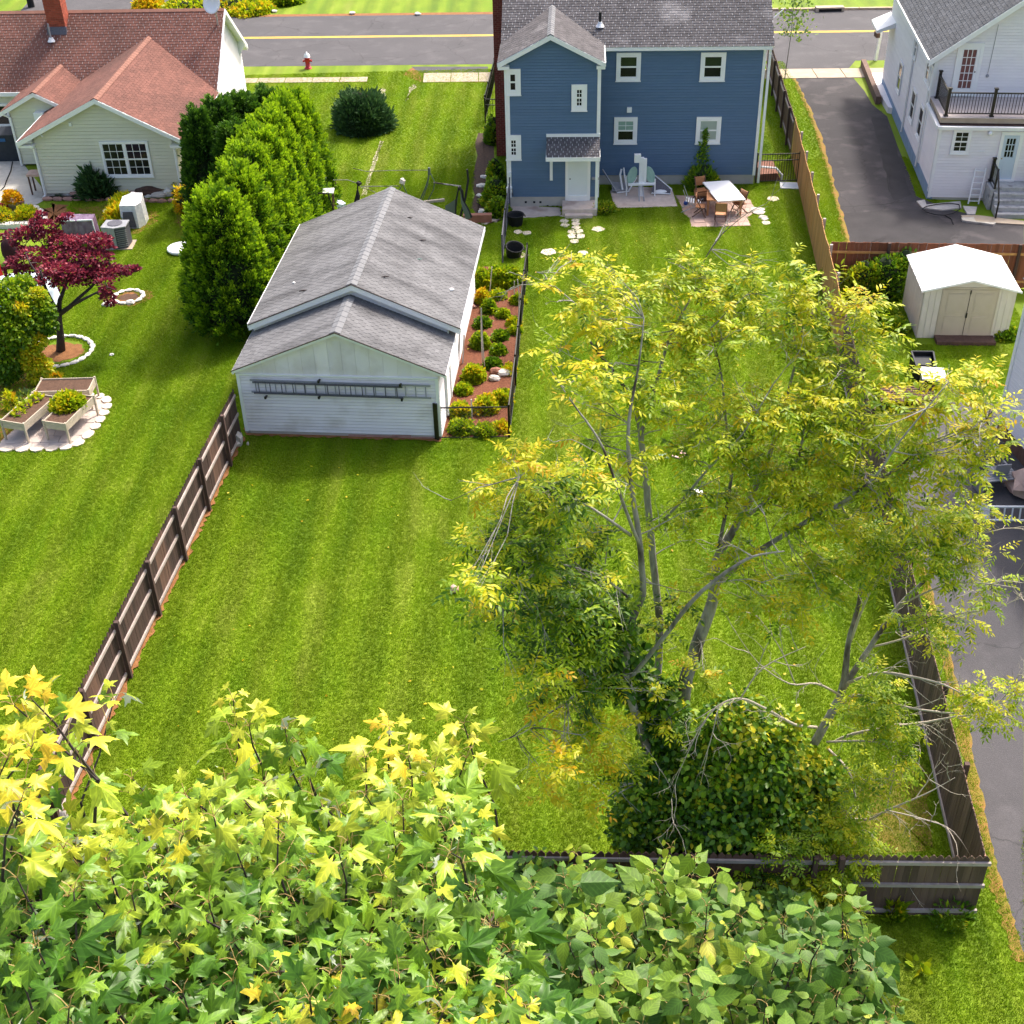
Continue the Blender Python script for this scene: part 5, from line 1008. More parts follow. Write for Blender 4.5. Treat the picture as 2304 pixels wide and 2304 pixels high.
def folding_chair(lab, x, y, rz, tilt=0, mat='teak', frame='brown_wood', name='folding_chair'):
    q = G(x,y); t = thing(name, lab, 'chair', q, rz, 'chairs around the patio table'); t.rotation_euler = (tilt,0,rz)
    mb = MB(); mb.box(-.22,.22,-.2,.2,.44,.47); mb.build('seat',mat,t)
    ba = thing; mb = MB()
    mb.box(-.21,.21,.19,.22,.60,.98); mb.build('backrest',mat,t)
    for sx in (-.23,.23): mb = MB(); mb.bar((sx,-.28,0),(sx,.26,1.0),.035); mb.build('leg',frame,t); mb = MB(); mb.bar((sx*.9,.32,0),(sx*.9,-.2,.46),.035); mb.build('leg',frame,t)
    mb = MB(); mb.bar((-.23,-.2,.2),(.23,-.2,.2),.02); mb.build('stretcher',frame,t); return t
folding_chair('brown folding chair at the near side of the patio table', 1620, 503, R(170)); folding_chair('brown folding chair tucked at the left of the patio table', 1575, 486, R(75)); folding_chair('thin brown folding chair at the right of the patio table', 1662, 480, R(-60)); folding_chair('dark wood chair at the far left corner of the patio table', 1576, 450, R(15))
t = thing('lounge_chair','white webbed folding lounge chair beside the patio table','chair',G(1559,474),R(80))
for sx in (-.25,.25): mb = MB(); mb.tube([(sx,-.5,0),(sx,.25,.5),(sx,.45,1.0)],.018,6); mb.tube([(sx,.5,0),(sx,-.4,.45),(sx,-.4,.0)],.018,6); mb.build('frame','steel',t)
for i in range(7): mb = MB(); z = .40+.09*i; mb.bar((-.25,-.3+.1*i,.38+.02*i),(.25,-.3+.1*i,.38+.02*i),.05,.012); mb.build('slat','white_plastic',t)
q = G(1543,461); mb = MB(); mb.lump((0,0,.09),.10,10,8,0); o = mb.build('ball','pale_blue',smooth=True); o.location = q; o.data.materials[0] = pm('blue_ball',(.02,.06,.25)); tag(o,'small blue ball on the edge of the brick patio','ball')
q = G(1580,452); t = thing('cushion_box','low stack of orange brown cushions behind the patio table','cushion',q); mb = MB(); mb.box(-.35,.35,-.2,.2,.3,.42); mb.build('cushion','teak',t); mb = MB(); mb.box(-.3,.3,-.18,.18,.0,.3); mb.build('frame','driftwood',t)
# rower / exercise frame and junk on the slab
q = G(1442,447); t = thing('exercise_machine','white and green frame of an old exercise machine on the concrete slab','machine',q)
mb = MB(); mb.box(-.10,.10,.2,.30,.0,1.75); mb.build('upright','white_plastic',t)
mb = MB(); mb.box(-.32,-.05,.15,.32,1.55,1.9); mb.box(.10,.22,.18,.3,.6,1.7); mb.box(-.55,.60,.10,.25,.55,.63); mb.build('crossbar','white_plastic',t)
for sx in (-.07,.07): mb = MB(); mb.tube([(sx,.2,.55),(sx*1.5,-.35,.02)],.03,6); mb.build('leg','grey_metal',t)
for sx, sg in ((-.38,1),(.38,-1)):
    mb = MB(); mb.lathe([(.01,-.02),(.30,-.02),(.34,0),(.30,.02),(.01,.02)],n=14); o = mb.build('panel','green_metal',t); o.location = (sx,.3,.95); o.rotation_euler = (R(75),R(20*sg),0); o.scale = (.6,1.1,.8)
mb = MB(); mb.tube([(-.6,.3,0),(-.62,.3,.9)],.03,6); mb.tube([(.62,.2,0),(.6,.2,.8)],.03,6); mb.build('side_post','white_plastic',t)
q = G(1395,432); t = thing('wheelbarrow','folded grey sun chair collapsed against the foundation','chair',q); mb = MB(); mb.bar((-.75,.5,.85),(-.15,-.2,.06),.05); mb.build('rail','grey_metal',t); mb = MB(); mb.bar((-.15,-.2,.06),(.35,-.2,.1),.05); mb.bar((.35,-.2,.1),(.75,.4,.5),.05); mb.build('rail','white_plastic',t)
mb = MB(); mb.add([(-.35,-.15,.1),(.35,-.15,.12),(.45,.4,.2),(-.35,.4,.3),(-.35,-.15,.13),(.35,-.15,.15),(.45,.4,.23),(-.35,.4,.33)],BOXF); mb.build('sling','grey_metal',t); mb = MB(); mb.tube([(.1,-.1,.1),(.0,.2,.7),(.06,.25,.95)],.045,6); mb.tube([(.3,-.1,.1),(.18,.2,.75),(.15,.25,1.0)],.035,6); mb.build('arm','white_plastic',t); t.name = 'folded_chair'
q = G(1480,434); t = thing('folded_umbrella','grey folded lounge frame with mesh on the right of the slab','chair',q); mb = MB(); mb.add([(-.3,-.2,.05),(.5,-.3,.05),(.55,.0,.1),(-.1,.5,.55),(-.3,-.2,.08),(.5,-.3,.08),(.55,.0,.13),(-.1,.5,.58)],BOXF); mb.build('mesh_panel','dark_coil',t); mb = MB(); mb.tube([(-.1,.5,.6),(.6,0,.15),(.5,-.35,.08),(-.3,-.2,.08)],.025,6); mb.build('frame','white_plastic',t); mb = MB(); mb.lump((.1,-.15,.12),.2,8,6,.1,(1.4,.7,.4)); mb.build('pad','white_plastic',t); t.name = 'folded_lounger'
for lab,x,y,sz in (('white cloth and paving scraps on the grass right of the patio',1727,430,.45),):
    pass
q = G(1777,419); t = thing('glass_panel','pale framed picture of blue sea lying on the grass by the gate','picture',q,R(-8)); mb = MB(); mb.box(-.42,.42,-.35,.35,.02,.05); mb.build('frame','white_plastic',t); mb = MB(); mb.box(-.30,.32,-.25,.22,.05,.056); o = mb.build('print','pale_blue',t); t.name = 'framed_picture'
q = G(1721,409); t = thing('toy_car','white and red brown toy cart behind the black metal gate','toy',q+Vector((.2,.45,0)),R(5)); mb = MB(); mb.add([(-.5,-.4,.0),(.5,-.4,0),(.5,.4,0),(-.5,.4,0),(-.5,-.4,.35),(.3,-.4,.35),(.3,.4,.6),(-.5,.4,.7)],BOXF); mb.build('body','terracotta',t); mb = MB(); mb.tube([(-.5,-.42,.7),(.2,-.42,.6),(.52,-.42,.25),(.5,-.42,.05)],.05,6); mb.build('trim','white_plastic',t); t.name = 'garden_cart'
mb = MB(); 
for (x,y,sz) in ((1700,474,.3),(1707,479,.25),(1716,489,.2),(1712,473,.18),(1720,494,.16)): q = G(x,y); mb.lump((q.x,q.y,.03),sz,7,5,.3,(1,1,.25))
tag(mb.build('stone_scraps','rock'),'scraps of grey stone at the right corner of the brick patio','stones')
# black tubs
def tub(lab, x, y, tilt=(0,0)):
    q = G(x,y); t = thing('black_tub', lab, 'tub', q, group='black tubs by the chain link fence'); t.rotation_euler = (tilt[0],tilt[1],0); mb = MB(); mb.lathe([(.01,0),(.27,0),(.30,.1),(.34,.42),(.37,.44),(.37,.48),(.34,.48),(.31,.40),(.27,.05),(.01,.04)],n=20); mb.build('tub','black_plastic',t,True)
    for a in (0,math.pi): mb = MB(); mb.tube([(.36*math.cos(a)+dx_, .36*math.sin(a)+dy_, dz_) for dx_,dy_,dz_ in ((0,-.08,.44),(.05*math.cos(a),-.06,.38),(.05*math.cos(a),.06,.38),(0,.08,.44))],.015,5); mb.build('handle','black_plastic',t)
tub('upper black rubber tub standing by the chain link fence', 1160, 506); tub('lower black rubber tub tilted against the fence, a stone beneath it', 1155, 576, (R(14),R(8)))
stone('pale stone propping the lower black tub', 1158, 580, .3, .25, name='prop_stone', group=None, h=.12); dirt(1168,574,.4,44,'patio_slab')

# ---------------------------------------------------------------- street
q = G(693.5,154); t = thing('fire_hydrant','red fire hydrant with white cap on the grass strip by the road','hydrant',q)
mb = MB(); mb.lathe([(.20,0),(.20,.06),(.13,.07),(.13,.55),(.17,.57),(.17,.62)],n=14); mb.build('barrel','hydrant_red',t,True)
mb = MB(); mb.lathe([(.17,0),(.16,.10),(.11,.18),(.04,.22),(.04,.28),(.0,.28)],(0,0,.62),14); mb.build('bonnet','white_plastic',t,True)
for a in (0,180,-90): mb = MB(); d = Vector((math.cos(R(a)),math.sin(R(a)),0)); mb.tube([d*.1+Vector((0,0,.42)), d*.22+Vector((0,0,.42)), d*.25+Vector((0,0,.42))],[.06,.065,.075],8); mb.build('outlet','hydrant_red',t)
q = G(1970,136); t = thing('mailbox','white mailbox post with a dark red box at the kerb','mailbox',q); mb = MB(); mb.bar((0,0,0),(.08,0,1.55),.14); mb.build('post','white_trim',t); mb = MB(); mb.bar((-.12,.25,1.38),(-.10,-.2,1.38),.2,.24); mb.build('box','driftwood',t)
q = G(1868,27); t = thing('storm_drain','concrete storm drain inlet in the far kerb','drain',q); mb = MB(); mb.box(-.85,.85,0,.5,.18,.26); mb.box(-.85,-.7,0,.5,0,.18); mb.box(.7,.85,0,.5,0,.18); mb.build('frame','walk_concrete',t); mb = MB(); mb.box(-.7,.7,.08,.5,.01,.17); mb.build('opening','black_plastic',t)
q = G(71,16); t = thing('utility_pole','dark utility pole across the road behind the red roof','pole',q); mb = MB(); mb.tube([(0,0,0),(-.1,0,9)],[.22,.15],10); mb.build('pole','black_plastic',t); mb = MB(); mb.bar((-1.1,0,8.4),(.9,0,8.4),.1); mb.build('crossarm','driftwood',t)
for k,(x,y) in enumerate(((793,32),(940,34),(618,28))): mb = MB(); q = G(x,y); mb.lump((q.x,q.y,.08),.16,7,5,.2,(1.3,1,.6)); tag(mb.build('rock','white_rock'),('small pale rock on the verge in the middle of the far roadside','small pale rock on the far verge nearest the chimney','small pale rock on the far verge nearest the red roof')[k],'rock')

# ---------------------------------------------------------------- net frames behind the garage
def pole_net(name, lab, base, tops, mat='black_plastic', r=.03, cat='frame'):
    t = thing(name, lab, cat, base)
    for pl in tops: mb = MB(); mb.tube(pl, r, 6); mb.build('pole', mat, t)
    return t
B0 = G(735,470); Yb = 50.0
def pv(x,y,Y): return A(x,y,Y)
t = thing('garden_netting','black netting hung on bent poles beyond the right end of the garage roof','netting',(0,0,0))
def sp(lst, Y): return [pv(640+x*.2484, 340+y*.2484, Y) for x, y in lst]
for pl, rad in (([(1655,165),(1665,260),(1640,420),(1590,600)],.045), ([(1580,325),(1605,360),(1615,450),(1660,530),(1690,600)],.07), ([(1580,325),(1555,440),(1550,600)],.03)): mb = MB(); mb.tube(sp(pl,49.2),rad,6); mb.build('pole','black_plastic',t)
mb = MB(); P_ = sp([(1580,325),(1555,430),(1500,470),(1455,495),(1460,560),(1550,600)],49.3); mb.add(P_,[(0,1,5),(1,2,5),(2,3,5),(3,4,5)]); mb.add(sp([(1590,340),(1615,450),(1665,540),(1690,610),(1640,620),(1600,470)],49.1),[(0,1,5),(1,2,5),(2,3,4),(2,4,5)]); mb.build('net','net',t)
t = thing('wire_line','wires slung between thin stakes across the grass behind the garage','wire',(0,0,0))
for pl, Y, rad in (([(620,155),(740,183),(980,175),(1300,172)],53.0,.014),([(440,262),(570,260),(660,292),(690,320),(1040,316)],51.5,.018),([(1350,285),(1460,300),(1600,318)],50.5,.03),([(690,330),(770,350),(860,390)],50.5,.012)): mb = MB(); mb.tube(sp(pl,Y),rad,5); mb.build('wire','bark',t)
t = thing('stake_bundle','bundle of tied thin stakes standing on the grass behind the garage','stakes',(0,0,0))
for pl, rad in (([(1312,150),(1305,250),(1270,350),(1230,440)],.025),([(1312,180),(1360,280),(1350,350),(1300,445)],.018),([(1300,240),(1300,300),(1250,440)],.018),([(1310,150),(1310,215)],.06)): mb = MB(); mb.tube(sp(pl,51),rad,5); mb.build('stake','net',t)
t = thing('stake_bundle','short stake with a pale rag tied to it near the garage ridge','stakes',(0,0,0)); mb = MB(); mb.tube(sp([(1065,280),(1055,330),(1035,360)],51),.02,5); mb.tube(sp([(1065,290),(1095,350),(1108,390)],51),.02,5); mb.build('stake','net',t); mb = MB(); mb.lump(sp([(1070,275)],51)[0],.13,7,5,.3); mb.build('rag','rock',t)
t = thing('fence_stake','dark short post standing just behind the left garage slope','post',(0,0,0)); mb = MB(); mb.tube(sp([(662,355),(665,400),(655,460),(648,520)],49),[.04,.09,.12,.12],6); mb.build('post','black_plastic',t); mb = MB(); mb.tube(sp([(665,290),(662,355)],49),.03,5); mb.lump(sp([(672,292)],49)[0],.10,7,5,.3); mb.build('tie','black_plastic',t)
t = thing('backboard','white rounded board with a dark slot on a wooden post beside the hedge','board',A(672,505,47.5)); base = Vector(t.location); base.z = 0; t.location = base
top = A(676,478,47.5)-base; mb = MB(); mb.bar((0,0,0),(0,0,top.z),.24); mb.build('post','grey_wood',t)
mb = MB(); pr = [(-.20,0),(.05,-.02),(.25,.12),(.30,.34),(.12,.50),(-.10,.48),(-.20,.3)]; n = 7; mb.add([(x,-.1,top.z+y*.9) for x,y in pr]+[(x,-.02,top.z+y*.9+.05) for x,y in pr],[tuple(range(n)),tuple(range(n,2*n))[::-1]]+[(i,n+i,n+(i+1)%n,(i+1)%n) for i in range(n)]); mb.build('board','white_plastic',t); mb = MB(); mb.bar((-.06,-.11,top.z+.15),(.15,-.11,top.z+.33),.035,.02); mb.build('slot','black_plastic',t)
t = thing('swing_frame','dark frame with black cloths hanging beside the arborvitae hedge','frame',(0,0,0))
for pl, rad in (([(225,380),(340,382),(410,388)],.03),([(225,385),(290,480),(350,560)],.025),([(215,390),(210,480),(220,580)],.05),([(395,390),(430,490),(450,560)],.03),([(290,470),(300,580)],.09)): mb = MB(); mb.tube(sp(pl,49.5),rad,6); mb.build('pole','black_metal',t)
mb = MB(); mb.add(sp([(230,400),(280,470),(270,540),(240,545)],49.55),[(0,1,2,3)]); mb.build('cloth','black_plastic',t)
for k,(x,y) in enumerate(((385,362),(405,240))):
    q = A(640+x*.2484,340+y*.2484,(50.5,53)[k]); t = thing('garden_stool',('pale round seat on thin legs beside the hedge','grey flat table top on brown legs beside the hedge')[k],('stool','table')[k],(q.x,q.y,0)); mb = MB(); mb.box(-.28,.28,-.25,.25,q.z-.03,q.z+.03); mb.build('seat','grey_metal' if k else 'white_plastic',t)
    for sx,sy in ((-.22,-.2),(.22,-.2),(.22,.2),(-.22,.2)): mb = MB(); mb.bar((sx,sy,0),(sx,sy,q.z-.03),.05); mb.build('leg','brown_wood',t)
q = G(754,470); mb = MB(); mb.lump((q.x,q.y,.2),.3,10,7,.1,(1.6,1,.7)); tag(mb.build('pool_cover','pale_blue'),'blue and white bundle peeping over the far left garage eave','bundle')
mb = MB(); mb.bar(G(955,455,.06),G(1000,450,.06),.12); tag(mb.build('log','pale_bark'),'pale thin log lying on the grass behind the garage','log')
mb = MB(); q = G(1080,500); mb.box(q.x-.7,q.x+.5,q.y-.1,q.y+.15,0,.35); tag(mb.build('brick_edge','terracotta'),'low red brick edge beyond the right corner of the garage','bricks')
for k,(x,y) in enumerate(((1092,400),(1085,420),(1098,420),(1084,442),(1088,478),(1100,482))): q = G(x,y); mb = MB(); mb.lump((q.x,q.y,.05),.17,7,5,.2,(1.5,.8,.5)); tag(mb.build('rock','white_rock'),('uppermost','second from the top','third from the top','fourth from the top','lowest left','lowest right')[k]+' pale edging stone in the dark bed left of the blue house','rock','edging stones left of the blue house')

# ---------------------------------------------------------------- left yard
s5 = lambda x, y: (x*.3366, 400+y*.3366)
def planter(lab, x0, y0, L_, W_, rz, h=.75, crop=None, group='raised wooden planters on the paved patio'):
    q = G(x0,y0); t = thing('raised_planter', lab, 'planter', q, rz, group)
    for (a0,a1,b0,b1) in ((0,L_,0,.03),(0,L_,W_-.03,W_),(0,.03,.03,W_-.03),(L_-.03,L_,.03,W_-.03)):
        for zz in (h-.28,h-.14): mb = MB(); mb.box(a0,a1,b0,b1,zz,zz+.132); mb.build('side_board','planter_wood',t)
    mb = MB(); mb.box(.03,L_-.03,.03,W_-.03,h-.26,h-.05); mb.build('soil','soil',t)
    for sx in (0,L_):
        for sy in (0,W_): mb = MB(); a = -.02 if sx == 0 else L_-.04; b_ = -.02 if sy == 0 else W_-.04; mb.box(a,a+.06,b_,b_+.06,0,h+.02); mb.build('leg','planter_wood',t)
    return t, q
# paving under the planters
pp = Gp((-6,1012),(100,1012),(165,1006),(190,990),(209,969),(232,938),(246,908),(236,894),(190,889),(80,892),(40,960),(-6,1000))
pv_ = thing('paved_patio','paved patio',None,(0,0,0)); pv_['kind'] = 'structure'
mb = MB(); mb.prism(pp,-.05,.012); mb.build('patio_bed','patio_paver',pv_); xs = [p[0] for p in pp]; ys = [p[1] for p in pp]; y = min(ys); row = 0
rot = R(-4)
while y < max(ys):
    x = min(xs)-(.3 if row%2 else 0)
    while x < max(xs):
        if all(inpoly(x+a,y+c_,pp) for a,c_ in ((.05,.05),(.5,.05),(.5,.35),(.05,.35))): mb = MB(); mb.box(x+.008,x+.552,y+.008,y+.372,0,.028+random.uniform(0,.01)); mb.build('paving_slab','patio_paver',pv_)
        x += .56
    y += .38; row += 1
ex = [G(*p) for p in ((0,1012),(100,1012),(165,1006),(190,990),(209,969),(232,938),(246,908),(236,894),(190,889))]
for i in range(len(ex)-1):
    d = ex[i+1]-ex[i]; n = max(1, round(d.length/.5))
    for k in range(n):
        c_ = ex[i]+d*((k+.5)/n); mb = MB(); L_ = d.length/n*.46; u = d.normalized(); v = Vector((-u.y,u.x,0)); pts = []
        for a in range(7): th = 2*math.pi*a/7+.3; p = c_+u*math.cos(th)*L_*(1+random.uniform(-.08,.08))+v*(math.sin(th)*.17*(1+random.uniform(-.15,.15))-.0); pts.append((p.x,p.y))
        mb.prism(ccw(pts),-.02,.045+random.uniform(0,.015)); mb.build('edging_stone','flagstone',pv_)
PL = []
PL.append(planter('long raised wooden planter of bare soil at the back of the patio', *s5(262,1560), 1.78, .85, R(0)))
PL.append(planter('raised wooden planter with a round bright green lettuce clump', *s5(322,1757), .80, 1.75, R(-16)))
PL.append(planter('raised wooden planter with sparse seedlings at the far left of the patio', *s5(40,1752), .86, 1.75, R(-18)))
# white rings of stones
def ring(lab, x, y, r_, n, mat='white_rock', cat='stone ring', sq=1.):
    c_ = G(x,y); t = thing('stone_ring', lab, cat, c_)
    for i in range(n):
        a = 2*math.pi*i/n; mb = MB(); mb.lump((0,0,0),.5,7,5,.2,(1,1,.6)); o = mb.build('ring_stone',mat,t); o.location = (math.cos(a)*r_,math.sin(a)*r_*sq,.05); o.rotation_euler = (0,0,a+math.pi/2); o.scale = (2*math.pi*r_/n*1.15, .20, .16)
    return t
ring('large ring of white stones around the red maple trunk', 135, 792, 1.12, 22); ring('small ring of white stones round a bare soil patch', 289.5, 669, .55, 11)
dirt(135,792,.95,31,z=.011); dirt(289.5,669,.42,32,'soil',z=.013)
t = thing('garden_bowl','white round garden basin half hidden by the hedge','basin',G(409,564)); mb = MB(); mb.lathe([(.01,.05),(.35,.05),(.48,.14),(.56,.16),(.58,.10),(.5,.0),(.01,.0)],n=24); mb.build('basin','white_plastic',t,True)
for lab,x,y,s in (('white stone below the small stone ring',293,683,.15),('white stone under the red maple branch tip',242,687,.16),('small white stone alone on the lawn below the maple',252,799,.07),('white stone in the bare soil by the wrapped units',241,478,.15),('pale stone at the edge of the hedge bed',440,445,.2)):
    q = G(x,y); mb = MB(); mb.lump((q.x,q.y,s*.3),s,8,6,.2,(1.3,1,.7)); tag(mb.build('rock','white_rock'),lab,'rock')
# heat pump units
def ac_unit(lab, x, y, rz, wrap=None):
    t = thing('heat_pump', lab, 'heat pump', G(x,y), rz); mb = MB()
    mb.prism([(-.45,-.32),(.1,-.45),(.45,-.3),(.48,.3),(-.4,.35)],.06,.92); mb.build('case','dark_coil',t)
    mb = MB(); mb.prism([(-.48,-.34),(-.08,-.48),(-.06,-.44),(-.44,-.30)],.04,.95); mb.box(-.40,-.30,-.40,.3,.04,.95); mb.prism([(-.50,-.36),(.08,-.50),(.50,-.33),(.52,.33),(-.44,.38)],.93,.98); mb.build('cover','grey_metal',t)
    mb = MB(); mb.add([(-.47,-.365,.1),(.07,-.495,.1),(.07,-.50,.93),(-.49,-.37,.93),(-.45,-.3,.1),(.05,-.4,.1),(.05,-.4,.93),(-.45,-.3,.93)],BOXF); mb.build('front_panel','grey_metal',t)
    for i in range(9): mb = MB(); z = .15+.085*i; mb.bar((.10,-.475,z),(.50,-.32,z),.015,.02); mb.build('grille_bar','grey_metal',t)
    mb = MB(); mb.prism([(-.55,-.45),(.62,-.45),(.62,.45),(-.55,.45)],0,.05); mb.build('pad','walk_concrete',t)
    mb = MB(); mb.lathe([(.30,.985),(.31,1.0),(.22,1.01),(.05,1.0),(.01,1.02)],n=14); mb.build('fan_guard','dark_coil',t)
ac_unit('grey heat pump unit standing on a pad behind the red maple', 269, 553, R(0))
def wrapped(name, lab, x, y, pts, h0, h1, mat, straps='white_plastic', cat='heat pump', rz=0):
    t = thing(name, lab, cat, G(x,y), rz); n = len(pts); v = [(p[0],p[1],0) for p in pts]; tp = [(p[0]*.9,p[1]*.9,h0 if i < n//2 else h1) for i,p in enumerate(pts)]; mb = MB(); mb.add(v+tp,[tuple(range(n))[::-1],tuple(range(n,2*n))]+[(i,(i+1)%n,n+(i+1)%n,n+i) for i in range(n)]); mb.build('cover',mat,t); return t
t = wrapped('wrapped_unit','pair of units wrapped in crinkled dark plastic behind the red maple', 187, 541, [(-.72,-.25),(.0,-.36),(.72,-.3),(.72,.25),(.0,.3),(-.72,.3)],1.0,1.05,'wrap_plastic')
mb = MB(); mb.bar((-.66,-.28,1.0),(-.05,-.34,1.02),.05); mb.bar((.05,-.34,1.02),(.66,-.28,1.0),.05); mb.bar((.69,-.27,.0),(.64,-.26,1.0),.04); mb.build('edge_strip','sheet_plastic',t)
t = wrapped('wrapped_unit','white wedge shaped unit wrapped in clear plastic beside the grass clump', 303, 506, [(-.42,-.38),(.30,-.42),(.5,.0),(.48,.6),(-.0,.65),(-.36,.2)],1.0,1.2,'sheet_plastic')
mb = MB(); mb.add([(-.35,-.40,.06),(.20,-.425,.06),(.14,-.41,.75),(-.28,-.39,.75)],[(0,1,2,3)]); mb.build('coil','dark_coil',t); mb = MB(); mb.add([(-.34,-.37,1.02),(.25,-.40,1.02),(.1,.55,1.24),(-.02,.55,1.24)],[(0,1,2,3)]); mb.build('top','white_plastic',t)
# bed along the pale green house
es = [G(*s5(x,y)) for x,y in ((285,150),(420,152),(560,150),(700,155),(850,158),(1000,162),(1110,165),(1200,160))]
bed = thing('brick_edging','row of red rough edging stones along the bed of the pale green house','edging',es[0])
for i in range(len(es)-1):
    d = es[i+1]-es[i]; n = max(1, round(d.length/.42))
    for k in range(n): mb = MB(); mb.lump((0,0,.06),.24,8,5,.12,(1,.55,.45)); o = mb.build('edging_stone','red_rock',bed); o.location = es[i]+d*((k+.5)/n)-es[0]; o.rotation_euler = (0,0,random.uniform(-.1,.1))
ragged('mulch_bed', [tuple(p)[:2] for p in es]+[(es[-1].x,es[-1].y+1.1),(es[0].x,es[0].y+.9)], .008, 'dark_mulch', .05, seed=41)
for lab,x,y,s,mt,sq in (('flat pinkish rock under the fern shrub at the left',530,126,.34,'red_rock',(1.4,1,.5)),('white square rock beside the fern shrub',600,122,.30,'white_rock',(1.2,.8,1)),('small white rock behind the ball shrub',452,122,.2,'white_rock',(.8,1,1.2)),('red flat rock under the double window',815,132,.30,'red_rock',(1.4,1,.4)),('red flat rock right of the double window',890,134,.32,'red_rock',(1.6,1,.4)),('white rounded rock near the right downspout',1120,130,.28,'white_rock',(1,.7,1)),('grey rock beside the white one near the downspout',1060,138,.3,'rock',(1.4,1,.5)),('small white rock below the dark driftwood',990,142,.15,'white_rock',(1.5,1,.7))):
    q = G(*s5(x,y)); mb = MB(); mb.lump((0,0,s*.3),s,8,6,.18,sq); o = mb.build('rock',mt); o.location = q+Vector((0,.2,0)); tag(o,lab,'rock')
q = G(*s5(995,125)); mb = MB(); mb.lump((0,.2,.2),.42,10,7,.3,(1.5,.8,.6)); o = mb.build('driftwood','driftwood'); o.location = q; tag(o,'dark reddish driftwood lump in the bed under the wall','driftwood')
# patio at the far left
q = G(*s5(268,100)); t = thing('plant_stand','brown square stand by the left downspout of the green house','stand',q+Vector((0,.0,0))); mb = MB(); mb.box(-.32,.32,-.3,.3,.86,.96); mb.build('top','patio_brick',t)
for sx,sy in ((-.26,-.24),(.26,-.24),(.26,.24),(-.26,.24)): mb = MB(); mb.box(sx-.03,sx+.03,sy-.03,sy+.03,0,.86); mb.build('leg','driftwood',t)
q = G(26,366)+Vector((-.35,.6,0)); t = thing('covered_grill','large black covered grill with blue label strip against the house','grill',q); mb = MB(); mb.add([(-.8,-.45,0),(.8,-.45,0),(.8,.45,0),(-.8,.45,0),(-.72,-.4,1.25),(.62,-.4,1.25),(.55,.4,1.4),(-.72,.4,1.4)],BOXF); mb.build('cover','bin_plastic',t); mb = MB(); mb.box(-.3,.25,-.42,-.40,1.05,1.2); o = mb.build('stripe','pale_blue',t); o.data.materials[0] = pm('label_blue',(.02,.10,.25)); o.location = (0,-.01,-.1)
def pot(lab, x, y, r_, h, mat, name='flower_pot'):
    q = G(x,y); t = thing(name, lab, 'plant pot', q); mb = MB(); mb.lathe([(.01,0),(r_*.75,0),(r_,h),(r_*1.08,h),(r_*1.08,h*.9),(r_*.9,h*.85),(.01,h*.85)],n=14); mb.build('pot',mat,t,True); return t, q
P1 = pot('white stone urn holding the yellow flowering plant', 36, 482, .24, .62, 'white_rock'); P2 = pot('small brown pot on the patio beside the white urn', 49.5, 466, .16, .28, 'terracotta'); P3 = pot('broad low terracotta bowl at the left edge of the photo', 11, 482, .55, .28, 'terracotta')
edge_pts = [s5(*p) for p in ((215,205),(250,225),(275,245),(290,270),(280,292),(250,298),(215,300))]
t = thing('stone_edging','curved white stone edging around the small flower bed','edging',G(*edge_pts[0])); o0 = G(*edge_pts[0])
for a,b_ in zip(edge_pts[:-1],edge_pts[1:]): p = G(*a); q = G(*b_); mb = MB(); d = q-p; mb.lump(((p+q)/2-o0)+Vector((0,0,.08)),.2,8,6,.15,(1,1,.7)); o = mb.build('edging_stone','white_rock',t); o.scale = (1.1,1.1,1)
t = thing('breeze_block_edging','row of white open blocks edging the bed at the left border','edging',G(0,515)); o0 = G(0,515)
for k in range(7):
    p = G(-4+k*11,512-abs(k-3)*.5)-o0; mb = MB(); mb.box(-.22,-.15,-.16,.16,0,.2); mb.box(.15,.22,-.16,.16,0,.2); mb.box(-.15,.15,-.16,-.10,0,.2); mb.box(-.15,.15,.10,.16,0,.2); o = mb.build('block','white_rock',t); o.location = p
ragged('mulch_bed', Gp((0,470),(60,470),(98,495),(80,510),(0,508)), .013, 'mulch', .05, seed=42)
ragged('gravel_patch', Gp((28,462),(48,470),(62,495),(40,490)), .016, 'white_rock', .05, seed=43)
mb = MB(); mb.tube([G(28,364,.03),G(24,385,.03),G(15,405,.03),G(10,420,.03),G(2,428,.03)],.025,6); tag(mb.build('garden_hose','black_plastic'),'black hose snaking over the grey patio at the left edge','hose')
# flag
q = G(6,655); t = thing('flag','red and white flag on a white pole at the left edge','flag',q); mb = MB(); mb.tube([(0,0,0),(-.12,.05,2.6)],.03,8); mb.build('pole','white_plastic',t)
mb = MB(); n = 6
for i in range(n):
    for k,(z0,z1,mi) in enumerate(((2.5,1.6,0),(1.6,.72,1))):
        x0 = -.12+.33*i/n; x1 = -.12+.33*(i+1)/n; f = lambda xx: .06*math.sin(xx*18); mb.add([(x0+.08*(1-z1/2.5)+.0,f(x0),z1+xx_) if False else (x0,f(x0),z1-.25*(i/n)*k) for xx_ in (0,)]+[(x1,f(x1),z1-.25*((i+1)/n)*k),(x1,f(x1),z0),(x0,f(x0),z0)],[(0,1,2,3)],mi)
mb.build('cloth',['white_plastic','cloth_red'],t)
q = G(48,690); t = thing('covered_table','pale blue cloth cover over a table behind the small trees','table cover',q+Vector((0,.4,0))); mb = MB(); mb.lathe([(1.25,.0),(1.2,.5),(1.0,.85),(.5,.98),(.0,1.02)],n=18); o = mb.build('cover','pale_blue',t,True); o.scale = (1.1,.8,1)
q = G(30,592); mb = MB(); mb.lump((q.x,q.y,.55),.34,12,9,.08,(1,1,1.7)); tag(mb.build('clipped_shrub','red_core',smooth=True),'dark red clipped conical shrub left of the maple','shrub')
